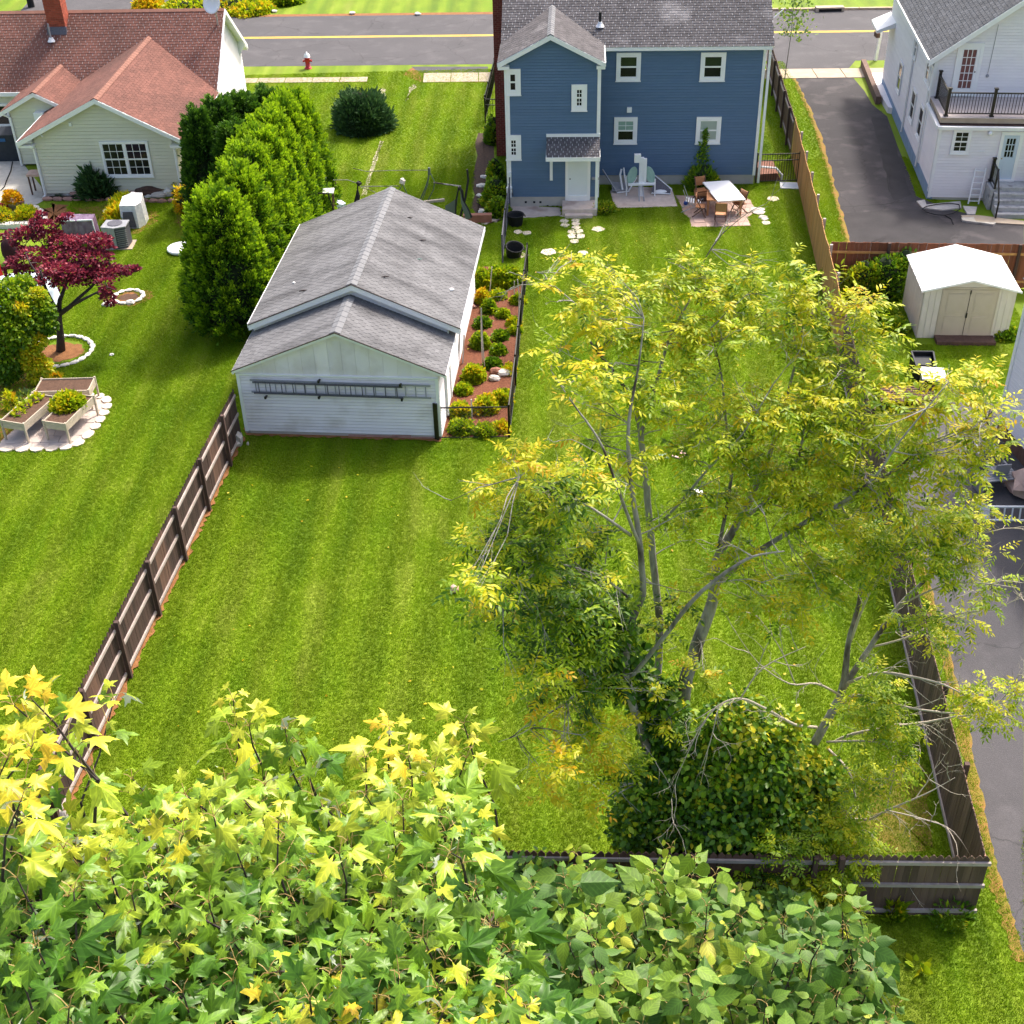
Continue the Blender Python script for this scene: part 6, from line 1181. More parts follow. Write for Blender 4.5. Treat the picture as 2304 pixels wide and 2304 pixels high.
q = G(45,833); mb = MB(); mb.lathe([(.01,0),(.2,0),(.22,.06),(.1,.08),(.06,.35),(.01,.37)],(q.x,q.y,0),12); tag(mb.build('garden_ornament','yellow_paint'),'small yellow ornament on a white saucer under the golden shrub','ornament')
# ---------------------------------------------------------------- small things on the lawns
q = G(1023,1331); mb = MB(); mb.lump((q.x,q.y,.10),.125,14,10,0); tag(mb.build('ball','pink',smooth=True),'pink ball on the big lawn left of the tree','ball')
q = G(1567,1113); mb = MB(); mb.lump((q.x,q.y,.07),.16,14,8,0,(1.3,1,.5)); tag(mb.build('ball','white_plastic',smooth=True),'white half deflated ball on the lawn under the tree','ball')
q = G(1527,1024); t = thing('square_board','pink square plastic lid lying on the lawn under the tree','lid',q,R(-20)); mb = MB(); mb.prism([(-.22,-.16),(.05,-.22),(.24,-.12),(.2,.2),(-.15,.2)],0,.05); mb.build('top','pink',t)
q = G(1490,1028); mb = MB(); mb.prism([(q.x-.25,q.y-.02),(q.x+.2,q.y-.12),(q.x+.15,q.y+.14),(q.x-.2,q.y+.12)],0,.03); tag(mb.build('plastic_sheet','green_metal'),'flat grey green piece beside the pink lid on the lawn','sheet')
for lab,x,y,s in (('pale rock at the fence post by the garage corner',548,1000,.26),('pale bit of stone on the lawn near the garage corner',558,1001,.06)):
    q = G(x,y); mb = MB(); mb.lump((q.x-.15 if s > .1 else q.x,q.y,s*.6),s,8,6,.25,(.7,1,1.1)); tag(mb.build('rock','rock'),lab,'rock')
# right yard bits
q = G(2075,845); t = thing('wheelie_bin','dark grey wheeled bin lying open on the grass by the shed','bin',q,R(-4)); mb = MB(); mb.add([(-.3,-.5,0),(.3,-.5,0),(.36,.5,0),(-.36,.5,0),(-.3,-.5,.45),(.3,-.5,.45),(.36,.5,.62),(-.36,.5,.62)],[(0,3,2,1),(0,1,5,4),(1,2,6,5),(2,3,7,6),(3,0,4,7)]); mb.add([(-.27,-.46,.30),(.27,-.46,.30),(.33,.46,.40),(-.33,.46,.40)],[(0,1,2,3)]); mb.build('body','black_plastic',t); mb = MB(); mb.bar((-.3,-.5,.46),(-.36,.5,.63),.05); mb.bar((.3,-.5,.46),(.36,.5,.63),.05); mb.bar((-.36,.5,.63),(.36,.5,.63),.05); mb.bar((-.3,-.5,.46),(.3,-.5,.46),.05); mb.build('rim','bin_plastic',t)
mb = MB(); mb.add([(-.24,.0,.40),(.24,.0,.40),(.30,.44,.50),(-.30,.44,.50)],[(0,1,2,3)]); mb.build('lid','bin_plastic',t)
q = G(2092,880); t = thing('white_tabletop','white square top of a small outdoor table near the dark bin','table',q,R(-10)); mb = MB(); mb.box(-.38,.38,-.42,.38,.62,.68); mb.build('top','white_plastic',t)
for sx,sy in ((-.3,-.3),(.3,-.3),(.3,.3),(-.3,.3)): mb = MB(); mb.bar((sx,sy,0),(sx,sy,.62),.05); mb.build('leg','steel',t)
q = G(2040,905); t = thing('wood_pile','dark pile of boards and pallets under the right side of the tree','wood pile',q)
for i in range(7): mb = MB(); mb.box(-1.0+random.uniform(-.1,.1),1.0+random.uniform(-.2,.2),-.5+.14*i,-.40+.14*i,.3,.36); mb.build('board','driftwood',t)
for i in range(3): mb = MB(); mb.box(-.9+.85*i,-.8+.85*i,-.5,.45,.0,.29); mb.build('bearer','black_plastic',t)
def plastic_chair(lab, x, y, rz, mat='grey_metal'):
    t = thing('plastic_chair', lab, 'chair', G(x,y), rz, 'plastic chairs by the outbuilding'); mb = MB(); mb.box(-.24,.24,-.24,.24,.40,.44); mb.build('seat',mat,t)
    mb = MB(); mb.hexa([(-.24,.22,.44),(.24,.22,.44),(.24,.26,.44),(-.24,.26,.44),(-.21,.34,.88),(.21,.34,.88),(.21,.38,.88),(-.21,.38,.88)]); mb.build('backrest',mat,t)
    for sx in (-.22,.22):
        for sy in (-.22,.22): mb = MB(); mb.bar((sx*1.1,sy*1.1,0),(sx,sy,.40),.045); mb.build('leg',mat,t)
        mb = MB(); mb.bar((sx*1.15,-.22,.62),(sx*1.15,.28,.66),.05,.03); mb.bar((sx*1.15,-.22,.40),(sx*1.15,-.22,.62),.04); mb.build('arm',mat,t)
plastic_chair('upper pale grey plastic chair beside the white outbuilding', 2212, 1048, R(180)); plastic_chair('lower pale grey plastic chair beside the white outbuilding', 2236, 1086, R(185))
q = G(2222,1062); t = thing('bench','pale grey wooden bench along the outbuilding wall','bench',G(2236,1100),R(8))
for i in range(5): mb = MB(); mb.box(-.6,.6,-.25+.11*i,-.16+.11*i,.44,.47); mb.build('slat','grey_metal',t)
for sx in (-.5,.5): mb = MB(); mb.box(sx-.04,sx+.04,-.25,.28,0,.44); mb.build('leg','grey_metal',t)
t = thing('dog_crate','white metal rack lying on its side on the paved strip at the right','rack',G(2262,1172),R(-3))
for i in range(6): mb = MB(); mb.bar((-.5+.22*i,0,.0),(-.5+.22*i,.1,.42),.035); mb.build('bar','white_plastic',t)
mb = MB(); mb.bar((-.5,0,.02),(.7,0,.02),.05); mb.bar((-.5,.1,.42),(.7,.1,.42),.05); mb.add([(-.85,.3,.5),(-.5,.1,.45),(-.45,-.05,0),(-.6,.0,0)],[(0,1,2,3)]); mb.build('frame','white_plastic',t); t.name = 'metal_rack'
mb = MB(); q = G(2290,1110); mb.lump((q.x+.2,q.y,.3),.55,10,7,.25,(1,1,.7)); tag(mb.build('dirt_pile','patio_brick'),'pinkish mound of debris by the outbuilding at the right edge','mound')
# ---------------------------------------------------------------- hedge trees (arborvitae)
SPRAY = ([(0,0,0),(-.5,.35,.0),(.5,.35,.0),(-.36,.8,.03),(.36,.8,.03),(0,1.1,.0)], [(0,2,1),(1,2,4),(1,4,3),(3,4,5)])
def arbor_mesh(h, r_, n, seed, mat, size=.15):
    """plumes over an egg-shaped body; bright tips, dark bases"""
    q = np.random.default_rng(seed); m = n//75; t = q.random(m)**.9; th = q.random(m)*2*np.pi
    prof = r_*np.clip((t+.02)/.12,0,1)**.5*np.clip(1-t,0,1)**.44*(.80+.16*q.random(m))
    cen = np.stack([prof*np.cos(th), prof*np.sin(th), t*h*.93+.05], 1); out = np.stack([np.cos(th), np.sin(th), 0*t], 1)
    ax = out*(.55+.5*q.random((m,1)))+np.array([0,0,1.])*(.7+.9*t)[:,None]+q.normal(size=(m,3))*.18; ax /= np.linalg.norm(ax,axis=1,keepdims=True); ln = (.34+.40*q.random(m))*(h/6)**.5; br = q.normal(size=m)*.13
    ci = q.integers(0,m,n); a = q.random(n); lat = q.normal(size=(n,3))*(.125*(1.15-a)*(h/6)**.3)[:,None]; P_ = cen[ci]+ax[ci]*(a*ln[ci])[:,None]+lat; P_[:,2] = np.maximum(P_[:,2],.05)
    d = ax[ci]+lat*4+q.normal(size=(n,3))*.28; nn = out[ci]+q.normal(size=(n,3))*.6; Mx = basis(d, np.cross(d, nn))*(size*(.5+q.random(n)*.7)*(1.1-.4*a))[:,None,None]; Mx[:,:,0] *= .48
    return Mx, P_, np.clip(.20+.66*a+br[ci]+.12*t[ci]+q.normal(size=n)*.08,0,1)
def arbor(lab, x, y, h, r_, src=None, mat='cedar', n=15000, seed=1, rz=0, group='evergreens of the hedge behind the garage', name='arborvitae', sc=(1,1,1)):
    t = thing(name, lab, 'tree', (x,y,0), rz, group)
    if src is None:
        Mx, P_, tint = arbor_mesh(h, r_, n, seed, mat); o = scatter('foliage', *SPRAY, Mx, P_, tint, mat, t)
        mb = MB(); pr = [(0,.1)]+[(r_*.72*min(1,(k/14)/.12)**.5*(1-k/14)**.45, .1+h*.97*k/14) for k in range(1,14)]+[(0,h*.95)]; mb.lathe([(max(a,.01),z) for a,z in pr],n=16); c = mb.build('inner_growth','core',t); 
        mb = MB(); mb.tube([(0,0,0),(0,0,.6)],.12,8); k_ = mb.build('trunk','bark',t)
        return t
    t.scale = sc
    for ch in src.children: c = ch.copy(); C.objects.link(c); c.parent = t
    return t
names = ['first and largest light green evergreen of the hedge, nearest the camera','second light green evergreen of the hedge counting from the front','third light green evergreen of the hedge counting from the front','fourth light green evergreen of the hedge counting from the front','fifth light green evergreen of the hedge counting from the front','sixth light green evergreen of the hedge counting from the front','last and farthest light green evergreen of the hedge']
LA = arbor(names[0], -9.85, 42.1, 5.2, 1.72, n=46000, seed=3); LB = None
rowp = [(-9.5,43.9,5.4,1.7),(-9.3,45.5,5.55,1.7),(-9.1,47.1,5.6,1.65),(-8.95,48.8,5.6,1.6),(-8.7,50.5,5.5,1.55),(-8.5,52.3,5.2,1.5)]
for i,(x,y,h,r_) in enumerate(rowp):
    if i == 0: LB = arbor(names[1], x, y, h, r_, n=42000, seed=9)
    else: arbor(names[i+1], x, y, h, r_, src=(LA,LB)[i%2], rz=1.3*i, sc=(r_/(1.72,1.7)[i%2],)*2+(h/(5.2,5.4)[i%2],))
dn = ['dark green evergreen nearest the corner of the red roofed house','dark green evergreen second along the wall of the red roofed house','dark green evergreen third along the wall of the red roofed house','tall dark green evergreen between the house wall and the light hedge','farthest dark green evergreen behind the light hedge']
DA = arbor(dn[0], -12.6, 52.7, 4.4, .85, mat='dark_cedar', n=22000, seed=21, group='dark evergreens beside the red roofed house')
for i,(x,y,h,r_) in enumerate([(-11.8,53.6,4.5,1.0),(-11.0,54.5,4.4,1.0),(-11.2,52.3,3.9,1.0),(-10.2,55.6,4.2,1.1)]):
    arbor(dn[i+1], x, y, h, r_, src=DA, rz=1.7*i+1, sc=(r_/.85,r_/.85,h/4.4), group='dark evergreens beside the red roofed house')
arbor('small upright evergreen in the shade between hedge and garage', G(616,712).x, 41.9, 2.6, .55, src=LA, sc=(.34,.34,.45), rz=2)
# ---------------------------------------------------------------- shrubs
def shrub(lab, x, y, rx, h, mat, n, leaf=LEAF_OV, size=.09, name='shrub', t0=.5, ts=.2, up=.3, group=None, core='core', cat='shrub', loc=None, sq=1., flowers=None, z0=0., seed=None, noisy=.22, parent=None):
    q = np.random.default_rng(seed if seed is not None else int(x*7+y*13)); L_ = loc if loc is not None else G(x,y)
    t = parent or thing(name, lab, cat, L_, group=group); v = q.normal(size=(n,3)); v /= np.linalg.norm(v,axis=1,keepdims=True); v[:,2] = np.abs(v[:,2])*1.0-.15
    ph = q.random((9,3))*2-1; ph[:,2] = np.abs(ph[:,2]); ph /= np.linalg.norm(ph,axis=1,keepdims=True); lob = np.max(np.exp(-((v[:,None]-ph[None])**2).sum(2)/.18),1)
    rr_ = (1-noisy+noisy*lob+q.normal(size=n)*noisy*.25)*np.where(q.random(n) < .3, .8, 1.)
    P_ = v*rr_[:,None]*np.array([rx,rx*sq,h]); P_[:,2] = np.maximum(P_[:,2],.03)+z0; d = v+np.array([0,0,up])+q.normal(size=(n,3))*.5; nn = v+q.normal(size=(n,3))*.5
    Mx = basis(d, np.cross(d,nn))*(size*(.6+q.random(n)*.8))[:,None,None]; tint = np.clip(t0+.12+ts*(lob-.5)+q.normal(size=n)*.12,0,1)
    scatter('foliage', *leaf, Mx, P_, tint, mat, t)
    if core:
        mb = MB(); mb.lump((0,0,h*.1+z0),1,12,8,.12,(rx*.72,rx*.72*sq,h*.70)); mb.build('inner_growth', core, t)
    return t
c_ = G(812,312); shrub('round dark green pine shrub alone on the front lawn', 0,0, 1.5, 2.25, 'pine', 15000, LEAF_NARROW, .24, loc=Vector((c_.x,c_.y+1.3,0)), up=.5, t0=.45, noisy=.34, seed=5, name='globe_shrub', z0=.05)
# garden bed beside the garage
bed_poly = Gp((990,985),(1142,984),(1157,868),(1169,738),(1184,620),(1120,600),(1085,600),(1070,640),(1052,720),(1040,790),(1018,880))
ragged('mulch_bed', bed_poly, .014, 'mulch', .04, seed=50)
sg_ = lambda x,y: (980+x*.4029, 560+y*.4029)
big = lambda lab,x,y,rx,h,t0,n,grp='plants in the mulched bed beside the garage',**k: shrub(lab,*sg_(x,y),rx*.64,h*.68,'broad_leaf' if k.pop('br',0) else 'walnut_leaf',n,LEAF_OV,k.pop('size',.13),name='garden_plant',t0=t0,group=grp,cat='plant',**k)
big('large bright leafy bush at the far end of the mulched bed',375,190,1.25,1.15,.45,5200,size=.13,sq=.7,seed=1)
big('loose olive green bush left at the far end of the bed',262,210,.5,1.2,.5,1200,seed=2)
big('thin orange tinted shrub against the garage wall',262,300,.35,.9,.75,700,seed=3)
big('round green plant upper middle of the bed',378,378,.33,.40,.45,500,seed=4)
big('low spreading plant below the far bush',350,270,.45,.4,.5,500,seed=5)
big('green bush against the garage halfway up the bed',300,350,.42,.7,.38,800,seed=6)
big('loose plant at the fence side near the top of the bed',462,300,.4,.5,.52,450,seed=7)
big('pale plant by the fence halfway down the bed',432,420,.36,.35,.55,420,seed=8)
big('second pale plant by the fence below its twin',450,468,.34,.35,.50,420,seed=9)
big('dark green clump with reddish edge in the middle of the bed',362,500,.42,.42,.30,600,seed=10)
big('dark green clump below the middle of the bed',352,578,.40,.42,.34,600,seed=11)
big('darkest clump left of the pale stones',318,655,.42,.42,.22,600,seed=12)
big('pale lime plant by the fence above the stones',412,688,.36,.38,.62,500,seed=13)
big('tall green plant against the wall beside the stakes',250,545,.50,.85,.42,1100,seed=14)
big('dark low plant against the garage wall',262,430,.45,.5,.34,700,seed=15)
big('large bright bushy plant low on the garage side of the bed',212,730,.62,.85,.56,1900,seed=16)
big('small green plant below the large bright one',155,800,.42,.42,.50,600,seed=17)
big('bright lime bush right of centre near the bottom of the bed',375,850,.50,.65,.60,1100,seed=18)
big('brightest lime bush in the middle near the bottom',282,900,.60,.85,.66,1500,seed=19)
big('bright green bush by the gate corner',140,925,.50,.65,.60,1200,seed=20)
big('green leafy clump just inside the bottom fence',145,1015,.62,.5,.42,1200,seed=21)
big('grey green straggly clump inside the bottom fence corner',275,1030,.55,.4,.48,800,seed=22)
big('dry pale straggly plant in the bottom right corner of the bed',368,1010,.4,.4,.72,400,seed=23)
for lab,pts,rad in (('pair of tall thin stakes leaning over the bed centre',([(262,640),(256,480),(255,330)],[(275,670),(262,500),(255,330)]),.03),('thin garden stake beside the far bush',([(302,260),(315,100)],),.03),('tall pale stake by the garage wall at the roof step',([(152,640),(155,560),(160,480)],[(128,660),(135,450)]),.04),('pair of thin stakes by the chain link fence',([(462,400),(468,260),(458,170)],[(440,290),(440,180)]),.025),('bamboo stake with a rag near the bottom of the bed',([(205,960),(200,840)],),.035)):
    t = thing('garden_stake',lab,'stake',(0,0,0))
    for pl in pts:
        b0 = G(*sg_(*pl[0])); mb = MB(); mb.tube([A(*sg_(*p),b0.y) for p in pl],rad*.7,5); mb.build('stake','rock',t)
for k,(x,y,s,mt,lab) in enumerate(((342,695,.22,'terracotta','orange brown rock in the mulched bed'),(387,702,.22,'white_rock','white flat stone right of the orange rock'),(328,732,.18,'rock','small pale stone below the orange rock'),(200,330,.15,'red_rock','pink brick piece against the garage wall'))): q = G(*sg_(x,y)); mb = MB(); mb.lump((q.x,q.y,s*.4),s,8,6,.15,(1.2,.8,.6)); tag(mb.build('rock',mt),lab,'rock')
# plants of the left yard
q = G(218,443); shrub('dark spiky fern like shrub in front of the pale green wall',0,0,.85,1.55,'pine',2600,LEAF_NARROW,.38,loc=q+Vector((0,.3,0)),up=.8,t0=.4,noisy=.35,seed=60,core='core',name='fern_shrub')
q = G(135,440); shrub('small clipped round green shrub by the left downspout',0,0,.33,.58,'pine',2600,LEAF_NARROW,.07,loc=q+Vector((0,.25,0)),t0=.6,noisy=.04,seed=61,name='ball_shrub')
q = G(276,502); shrub('pale arching ornamental grass clump beside the white wrapped unit',0,0,.62,.75,'walnut_leaf',2600,LEAF_NARROW,.32,loc=q,up=.9,t0=.68,noisy=.2,seed=62,name='ornamental_grass',cat='grass clump')
q = G(283,478); shrub('thin feathery grass clump behind the pale one',0,0,.6,.8,'walnut_leaf',900,LEAF_NARROW,.30,loc=q,up=1.2,t0=.62,noisy=.2,seed=63,core=None,name='ornamental_grass',cat='grass clump')
q = G(430,470); shrub('russet and green loose bush at the hedge corner',0,0,.8,1.3,'walnut_leaf',1500,LEAF_OV,.13,loc=q,t0=.7,ts=.5,seed=64)
q = G(428,430); shrub('olive brown bush against the house corner by the dark hedge',0,0,.8,1.4,'vine_leaf',1500,LEAF_OV,.13,loc=q,t0=.6,ts=.5,seed=65)
shrub('rounded yellow green bush in the small flower bed',62,492,.50,.62,'walnut_leaf',1700,LEAF_NARROW,.15,t0=.62,noisy=.08,seed=66); shrub('rounded yellow green bush cut by the left edge',4,500,.62,.7,'walnut_leaf',1700,LEAF_NARROW,.15,t0=.62,noisy=.08,seed=67)
q = P1[1]; shrub('yellow orange flowering plant in the white urn',0,0,.38,.55,'walnut_leaf',800,LEAF_OV,.12,loc=q+Vector((0,0,.6)),t0=.95,ts=.1,seed=68,core=None,name='potted_plant',cat='plant')
q = P3[1]; shrub('pink flowered low plant filling the terracotta bowl',0,0,.45,.2,'red_leaf',700,LEAF_OV,.08,loc=q+Vector((0,0,.26)),t0=1.,seed=69,core=None,name='potted_plant',cat='plant')
pq = PL[1][1]; a = R(-16); shrub('round bright green lettuce clump in the right planter',0,0,.48,.42,'walnut_leaf',1300,LEAF_OV,.17,loc=Vector((pq.x+.52,pq.y+1.0,.66)),t0=.58,seed=70,name='lettuce',cat='plant',noisy=.1)
for k,(dx,dy) in enumerate(((.45,.45),(.55,.9),(.75,1.3))): shrub(('front','middle','rear')[k]+' small seedling in the left planter',0,0,.20,.16,'walnut_leaf',60,LEAF_OV,.13,loc=Vector((PL[2][1].x+dx,PL[2][1].y+dy,.68)),t0=.55,seed=71+k,core=None,name='seedling',cat='plant',group='seedlings in the left planter')
shrub('thin weedy plant behind the left planter',*s5(80,1540),.22,.9,'walnut_leaf',160,LEAF_OV,.14,t0=.65,core=None,seed=80,name='weed',cat='plant'); shrub('low grey green plants behind the planters',*s5(180,1480),.55,.2,'broad_leaf',240,LEAF_OV,.12,t0=.6,core=None,seed=81,name='weed',cat='plant'); shrub('tiny yellow plant on the lawn by the back planter',*s5(380,1340),.24,.2,'walnut_leaf',90,LEAF_OV,.12,t0=.8,core=None,seed=82,name='weed',cat='plant')
# blue house plants
shrub('low dark green clump right of the back step',1359,476,.55,.42,'vine_leaf',1500,LEAF_NARROW,.14,t0=.6,seed=90); q = G(1581,424); t = shrub('dark green shrub with a vine climbing the blue wall',0,0,.72,1.15,'vine_leaf',2600,LEAF_NARROW,.20,loc=q+Vector((0,.1,0)),t0=.5,noisy=.25,seed=91)
n = 500; zz = rng.random(n)*1.5+1.0; P_ = np.stack([rng.normal(size=n)*.16*(1.15-(zz-1)/1.5)+.03*np.sin(zz*3), np.full(n,.25)+rng.normal(size=n)*.05, zz],1); scatter('vine',*LEAF_OV,basis(rvec(n)+[0,0,1],rvec(n))*(.09*(.6+rng.random(n)))[:,None,None],P_,rng.random(n)*.4+.35,'vine_leaf',t)
for k,(x,y,rx,h) in enumerate(((1118,430,.6,1.9),(1116,458,.9,1.3),(1112,320,.7,1.4),(1122,482,.8,.8))): shrub(('tall leafy bush','wide dark bush','leafy bush behind the chimney foot','low bush at the path end')[k]+' on the left side of the blue house',x,y,rx*.7,h,'vine_leaf',1800,LEAF_OV,.14,t0=.5,seed=92+k,group='bushes left of the blue house')
q = G(1722,140); t = thing('small_tree','thin pale leafed tree rising beside the right end of the blue house roof','tree',q+Vector((.5,-3,0))); mb = MB(); mb.tube([(0,0,0),(.1,0,2.5),(.0,0,6.5)],[.03,.02,.008],6); mb.build('trunk','bark',t); n = 700; zz = rng.random(n)*4.6+2.2; scatter('crown',*LEAF_OV,basis(rvec(n),rvec(n))*(.15*(.6+rng.random(n)))[:,None,None],np.stack([rng.normal(size=n)*.5+.2,rng.normal(size=n)*.4,zz],1),rng.random(n)*.4+.45,'broad_leaf',t)
# far side of the street
for k,(x,y,rx,h,t0) in enumerate(((335,22,1.1,.9,.8),(440,20,2.2,1.0,.55),(520,12,2.6,1.1,.62),(640,6,1.2,.9,.4),(565,25,1.6,.6,.6))): shrub(('yellow leafed bush left of the red path','green bush right of the red path','broad yellow green bush behind the satellite dish','dark bush above the middle of the road','low bush at the far verge')[k],x,y,rx,h,'walnut_leaf',1800,LEAF_OV,.22,t0=t0,seed=100+k,group='bushes across the road')
# hedge and ivy in front of the red brown fence, plants near the shed
for k,(x,y,rx,h) in enumerate(((1938,662,.9,1.55),(1985,660,1.0,1.75),(2030,652,.8,1.9))): shrub(('dark ivy mass nearest the tan fence','dark ivy mass in the middle of the back fence','tall dark ivy mass against the left side of the shed')[k],x,y,rx,h,'vine_leaf',2600,LEAF_OV,.14,t0=(.62,.45,.42)[k],seed=110+k,group='ivy masses between fence and shed',sq=.8)
for k,(x,y,rx,h,lab) in enumerate(((2010,742,.5,.45,'low leafy plants by the left wall of the shed'),(2262,757,.45,.4,'broad leafed plant at the right corner of the shed'),(1990,712,.5,.3,'patch of low leaves between ivy and shed'),(1868,640,.45,1.1,'vine hanging over the lawn side of the tan fence'))): shrub(lab,x,y,rx,h,'vine_leaf',900,LEAF_OV,.15,t0=.5,seed=120+k,core=None if k != 3 else 'core',name='leafy_plant',cat='plant')
shrub('grass tuft against the foot of the bottom right fence',2010,2062,.18,.5,'walnut_leaf',160,LEAF_NARROW,.25,t0=.5,up=1.5,core=None,seed=130,name='grass_tuft',cat='grass'); shrub('climbing weed at the foot of the bottom right fence panel',2138,2062,.5,.7,'vine_leaf',420,LEAF_NARROW,.15,t0=.45,up=1.,core=None,seed=131,name='weed',cat='plant'); shrub('single broad leafed weed on the grass at the bottom right',2066,2178,.17,.12,'walnut_leaf',14,LEAF_OV,.22,t0=.55,core=None,seed=132,name='weed',cat='plant')

# ---------------------------------------------------------------- trees
def limb(t, pts, mat='bark', name='branch', wob=.0, n=8):
    """pts: (photo x/1.1925, photo y/1.1925, distance, radius); joined by a smooth curve"""
    P_ = [D(p[0],p[1],p[2]) for p in pts]; r_ = [p[3]*(.84 if p[3] > .12 else .76) for p in pts]; out = []; ro = []
    for i in range(len(P_)-1):
        p0 = P_[max(i-1,0)]; p1 = P_[i]; p2 = P_[i+1]; p3 = P_[min(i+2,len(P_)-1)]
        for k in range(4):
            u = k/4; out.append(.5*((2*p1)+(p2-p0)*u+(2*p0-5*p1+4*p2-p3)*u*u+(3*p1-p0-3*p2+p3)*u**3)+Vector([random.uniform(-1,1)*r_[i]*.12 for _ in range(3)])); ro.append(r_[i]+(r_[i+1]-r_[i])*u)
    out.append(P_[-1]); ro.append(r_[-1]); mb = MB(); mb.tube(out, ro, n); mb.build(name, mat, t, True); return out, ro
def twigs(J, start, d, L_, r_, depth, spread=.6, droop=.0, rnd=random):
    pts = [Vector(start)]; dd = Vector(d).normalized(); n = 5; tips = []
    for i in range(n):
        dd = (dd+Vector([rnd.gauss(0,.16) for _ in range(3)])+Vector((0,0,-droop))).normalized(); pts.append(pts[-1]+dd*L_/n)
        if depth > 0 and i >= 1 and rnd.random() < .62:
            sd_ = (dd+Vector([rnd.gauss(0,spread) for _ in range(3)])).normalized(); tips += twigs(J, pts[-1], sd_, L_*rnd.uniform(.4,.65), r_*.55, depth-1, spread, droop, rnd)
    J.tube(pts, [r_*(1-.75*i/n) for i in range(n+1)], 5 if r_ > .012 else 4, cap=False); tips.append(pts[-1]); tips.append(pts[-2]); return tips
def compound(pts, dirs, q, L_=.42, nl=11, ls=.12, droop=.22):
    """feather-shaped leaves: a midrib with leaflets in two rows"""
    k = len(pts); Mx = []; P_ = []; d = dirs/np.linalg.norm(dirs,axis=1,keepdims=True); side_ = np.cross(d,[0,0,1.]); l = np.linalg.norm(side_,axis=1,keepdims=True); side_ = side_/np.maximum(l,.05)
    LL = L_*(.7+.6*q.random(k)); mats2 = []; loc2 = []; idx = []
    for j in range(nl):
        s = (j+1)/nl; last = j == nl-1; sg = 0 if last else (1 if j%2 else -1); base = pts+d*(LL*s)[:,None]+np.array([0,0,-1])*(droop*LL*s*s)[:,None]
        ld = d*(1. if last else .55)+side_*sg*.8+np.array([0,0,-droop*(.6+s)])+q.normal(size=(k,3))*.18; nn = np.array([0,0,1.])+q.normal(size=(k,3))*.35
        B_ = basis(ld, -np.cross(np.cross(ld,nn),ld)*0+nn); B_ = B_*(ls*(.75+.5*q.random(k))*(1.1-.35*abs(s-.5)))[:,None,None]; mats2.append(B_); loc2.append(base); idx.append(np.arange(k))
    return np.concatenate(mats2), np.concatenate(loc2), np.concatenate(idx)
LEAFLET = ([(0,0,0),(-.17,.35,.03),(.17,.35,.03),(-.13,.68,-.02),(.13,.68,-.02),(0,1,-.12)], [(0,2,4),(0,4,3),(0,3,1),(3,4,5)])
def crown(t, J, blobs, limbs, q, ls=.12, L_=.42, name='foliage', per=1.0, mat='walnut_leaf', twigr=.012):
    """blobs: (x, y, distance, radius px, leaves, tint, spread) ; twigs tie each clump to the nearest limb"""
    LP = [p for out,_ in limbs for p in out]; P_ = []; Dd = []; T_ = []
    for (x,y,Y,rp,n,t0,ts) in blobs:
        c_ = D(x,y,Y); rad = rp*1.1925*(c_-Vector((0,0,CH))).length/CF; st = min(LP, key=lambda p: (p-c_).length); n = int(n*per)
        for k in range(3):
            e = c_+Vector(q.normal(size=3))*rad*.45; m = st.lerp(e,.5)+Vector(q.normal(size=3))*.10*(e-st).length; J.tube([st, st.lerp(m,.5)+Vector(q.normal(size=3))*.03, m, e], [twigr*1.6,twigr*1.3,twigr,twigr*.4], 5, cap=False)
            for _ in range(3): e2 = e+Vector(q.normal(size=3))*rad*.5; J.tube([m.lerp(e,q.random()), e2],[twigr*.6,twigr*.25],4,cap=False)
        v = q.normal(size=(n,3)); v /= np.linalg.norm(v,axis=1,keepdims=True); m_ = max(1,n//6); cen = q.normal(size=(m_,3)); cen /= np.linalg.norm(cen,axis=1,keepdims=True); cen = np.array(c_)+cen*(rad*q.random(m_)**.4)[:,None]*np.array([1.1,1.1,.75]); ci = q.integers(0,m_,n); v[:,2] = v[:,2]*.5+.12; pos = cen[ci]+v*.05
        for e3 in cen[:max(2,m_//2)]: e3 = Vector(e3); f3 = c_.lerp(e3,.15); J.tube([f3, f3.lerp(e3,.55)+Vector(q.normal(size=3))*.04, e3],[twigr*.7,twigr*.5,twigr*.25],4,cap=False)
        P_.append(pos); Dd.append(v+q.normal(size=(n,3))*.22); T_.append(np.where(q.random(n)<(.22 if t0 > .74 else .05), np.clip(t0+q.normal(size=n)*ts,0,.97), np.clip(t0+q.normal(size=n)*ts,0,.80)))
    P_ = np.concatenate(P_); Dd = np.concatenate(Dd); T_ = np.concatenate(T_); Mx, Lc, idx = compound(P_, Dd, q, L_, 11, ls)
    return scatter(name, *LEAFLET, Mx, Lc, np.clip(T_[idx]+q.normal(size=len(idx))*.05,0,1), mat, t)
qr = np.random.default_rng(77)
TR = thing('walnut_tree', 'tall open tree with feathery yellow green leaves and several grey trunks in the lawn', 'tree', G(1540,1905)); TR.location = (0,0,0)
base = G(1540,1900)
def root_limb(pts): return pts
LM = []
LM.append(limb(TR, [(1292,1660,18.1,.20),(1280,1560,18.0,.17),(1250,1490,17.9,.14),(1212,1385,17.7,.115),(1182,1275,17.6,.10),(1190,1180,17.6,.088),(1213,1120,17.7,.08),(1205,1010,17.8,.068),(1190,905,18.0,.052),(1186,800,18.3,.04),(1205,690,18.6,.025),(1215,600,18.9,.012)], name='trunk', n=10))
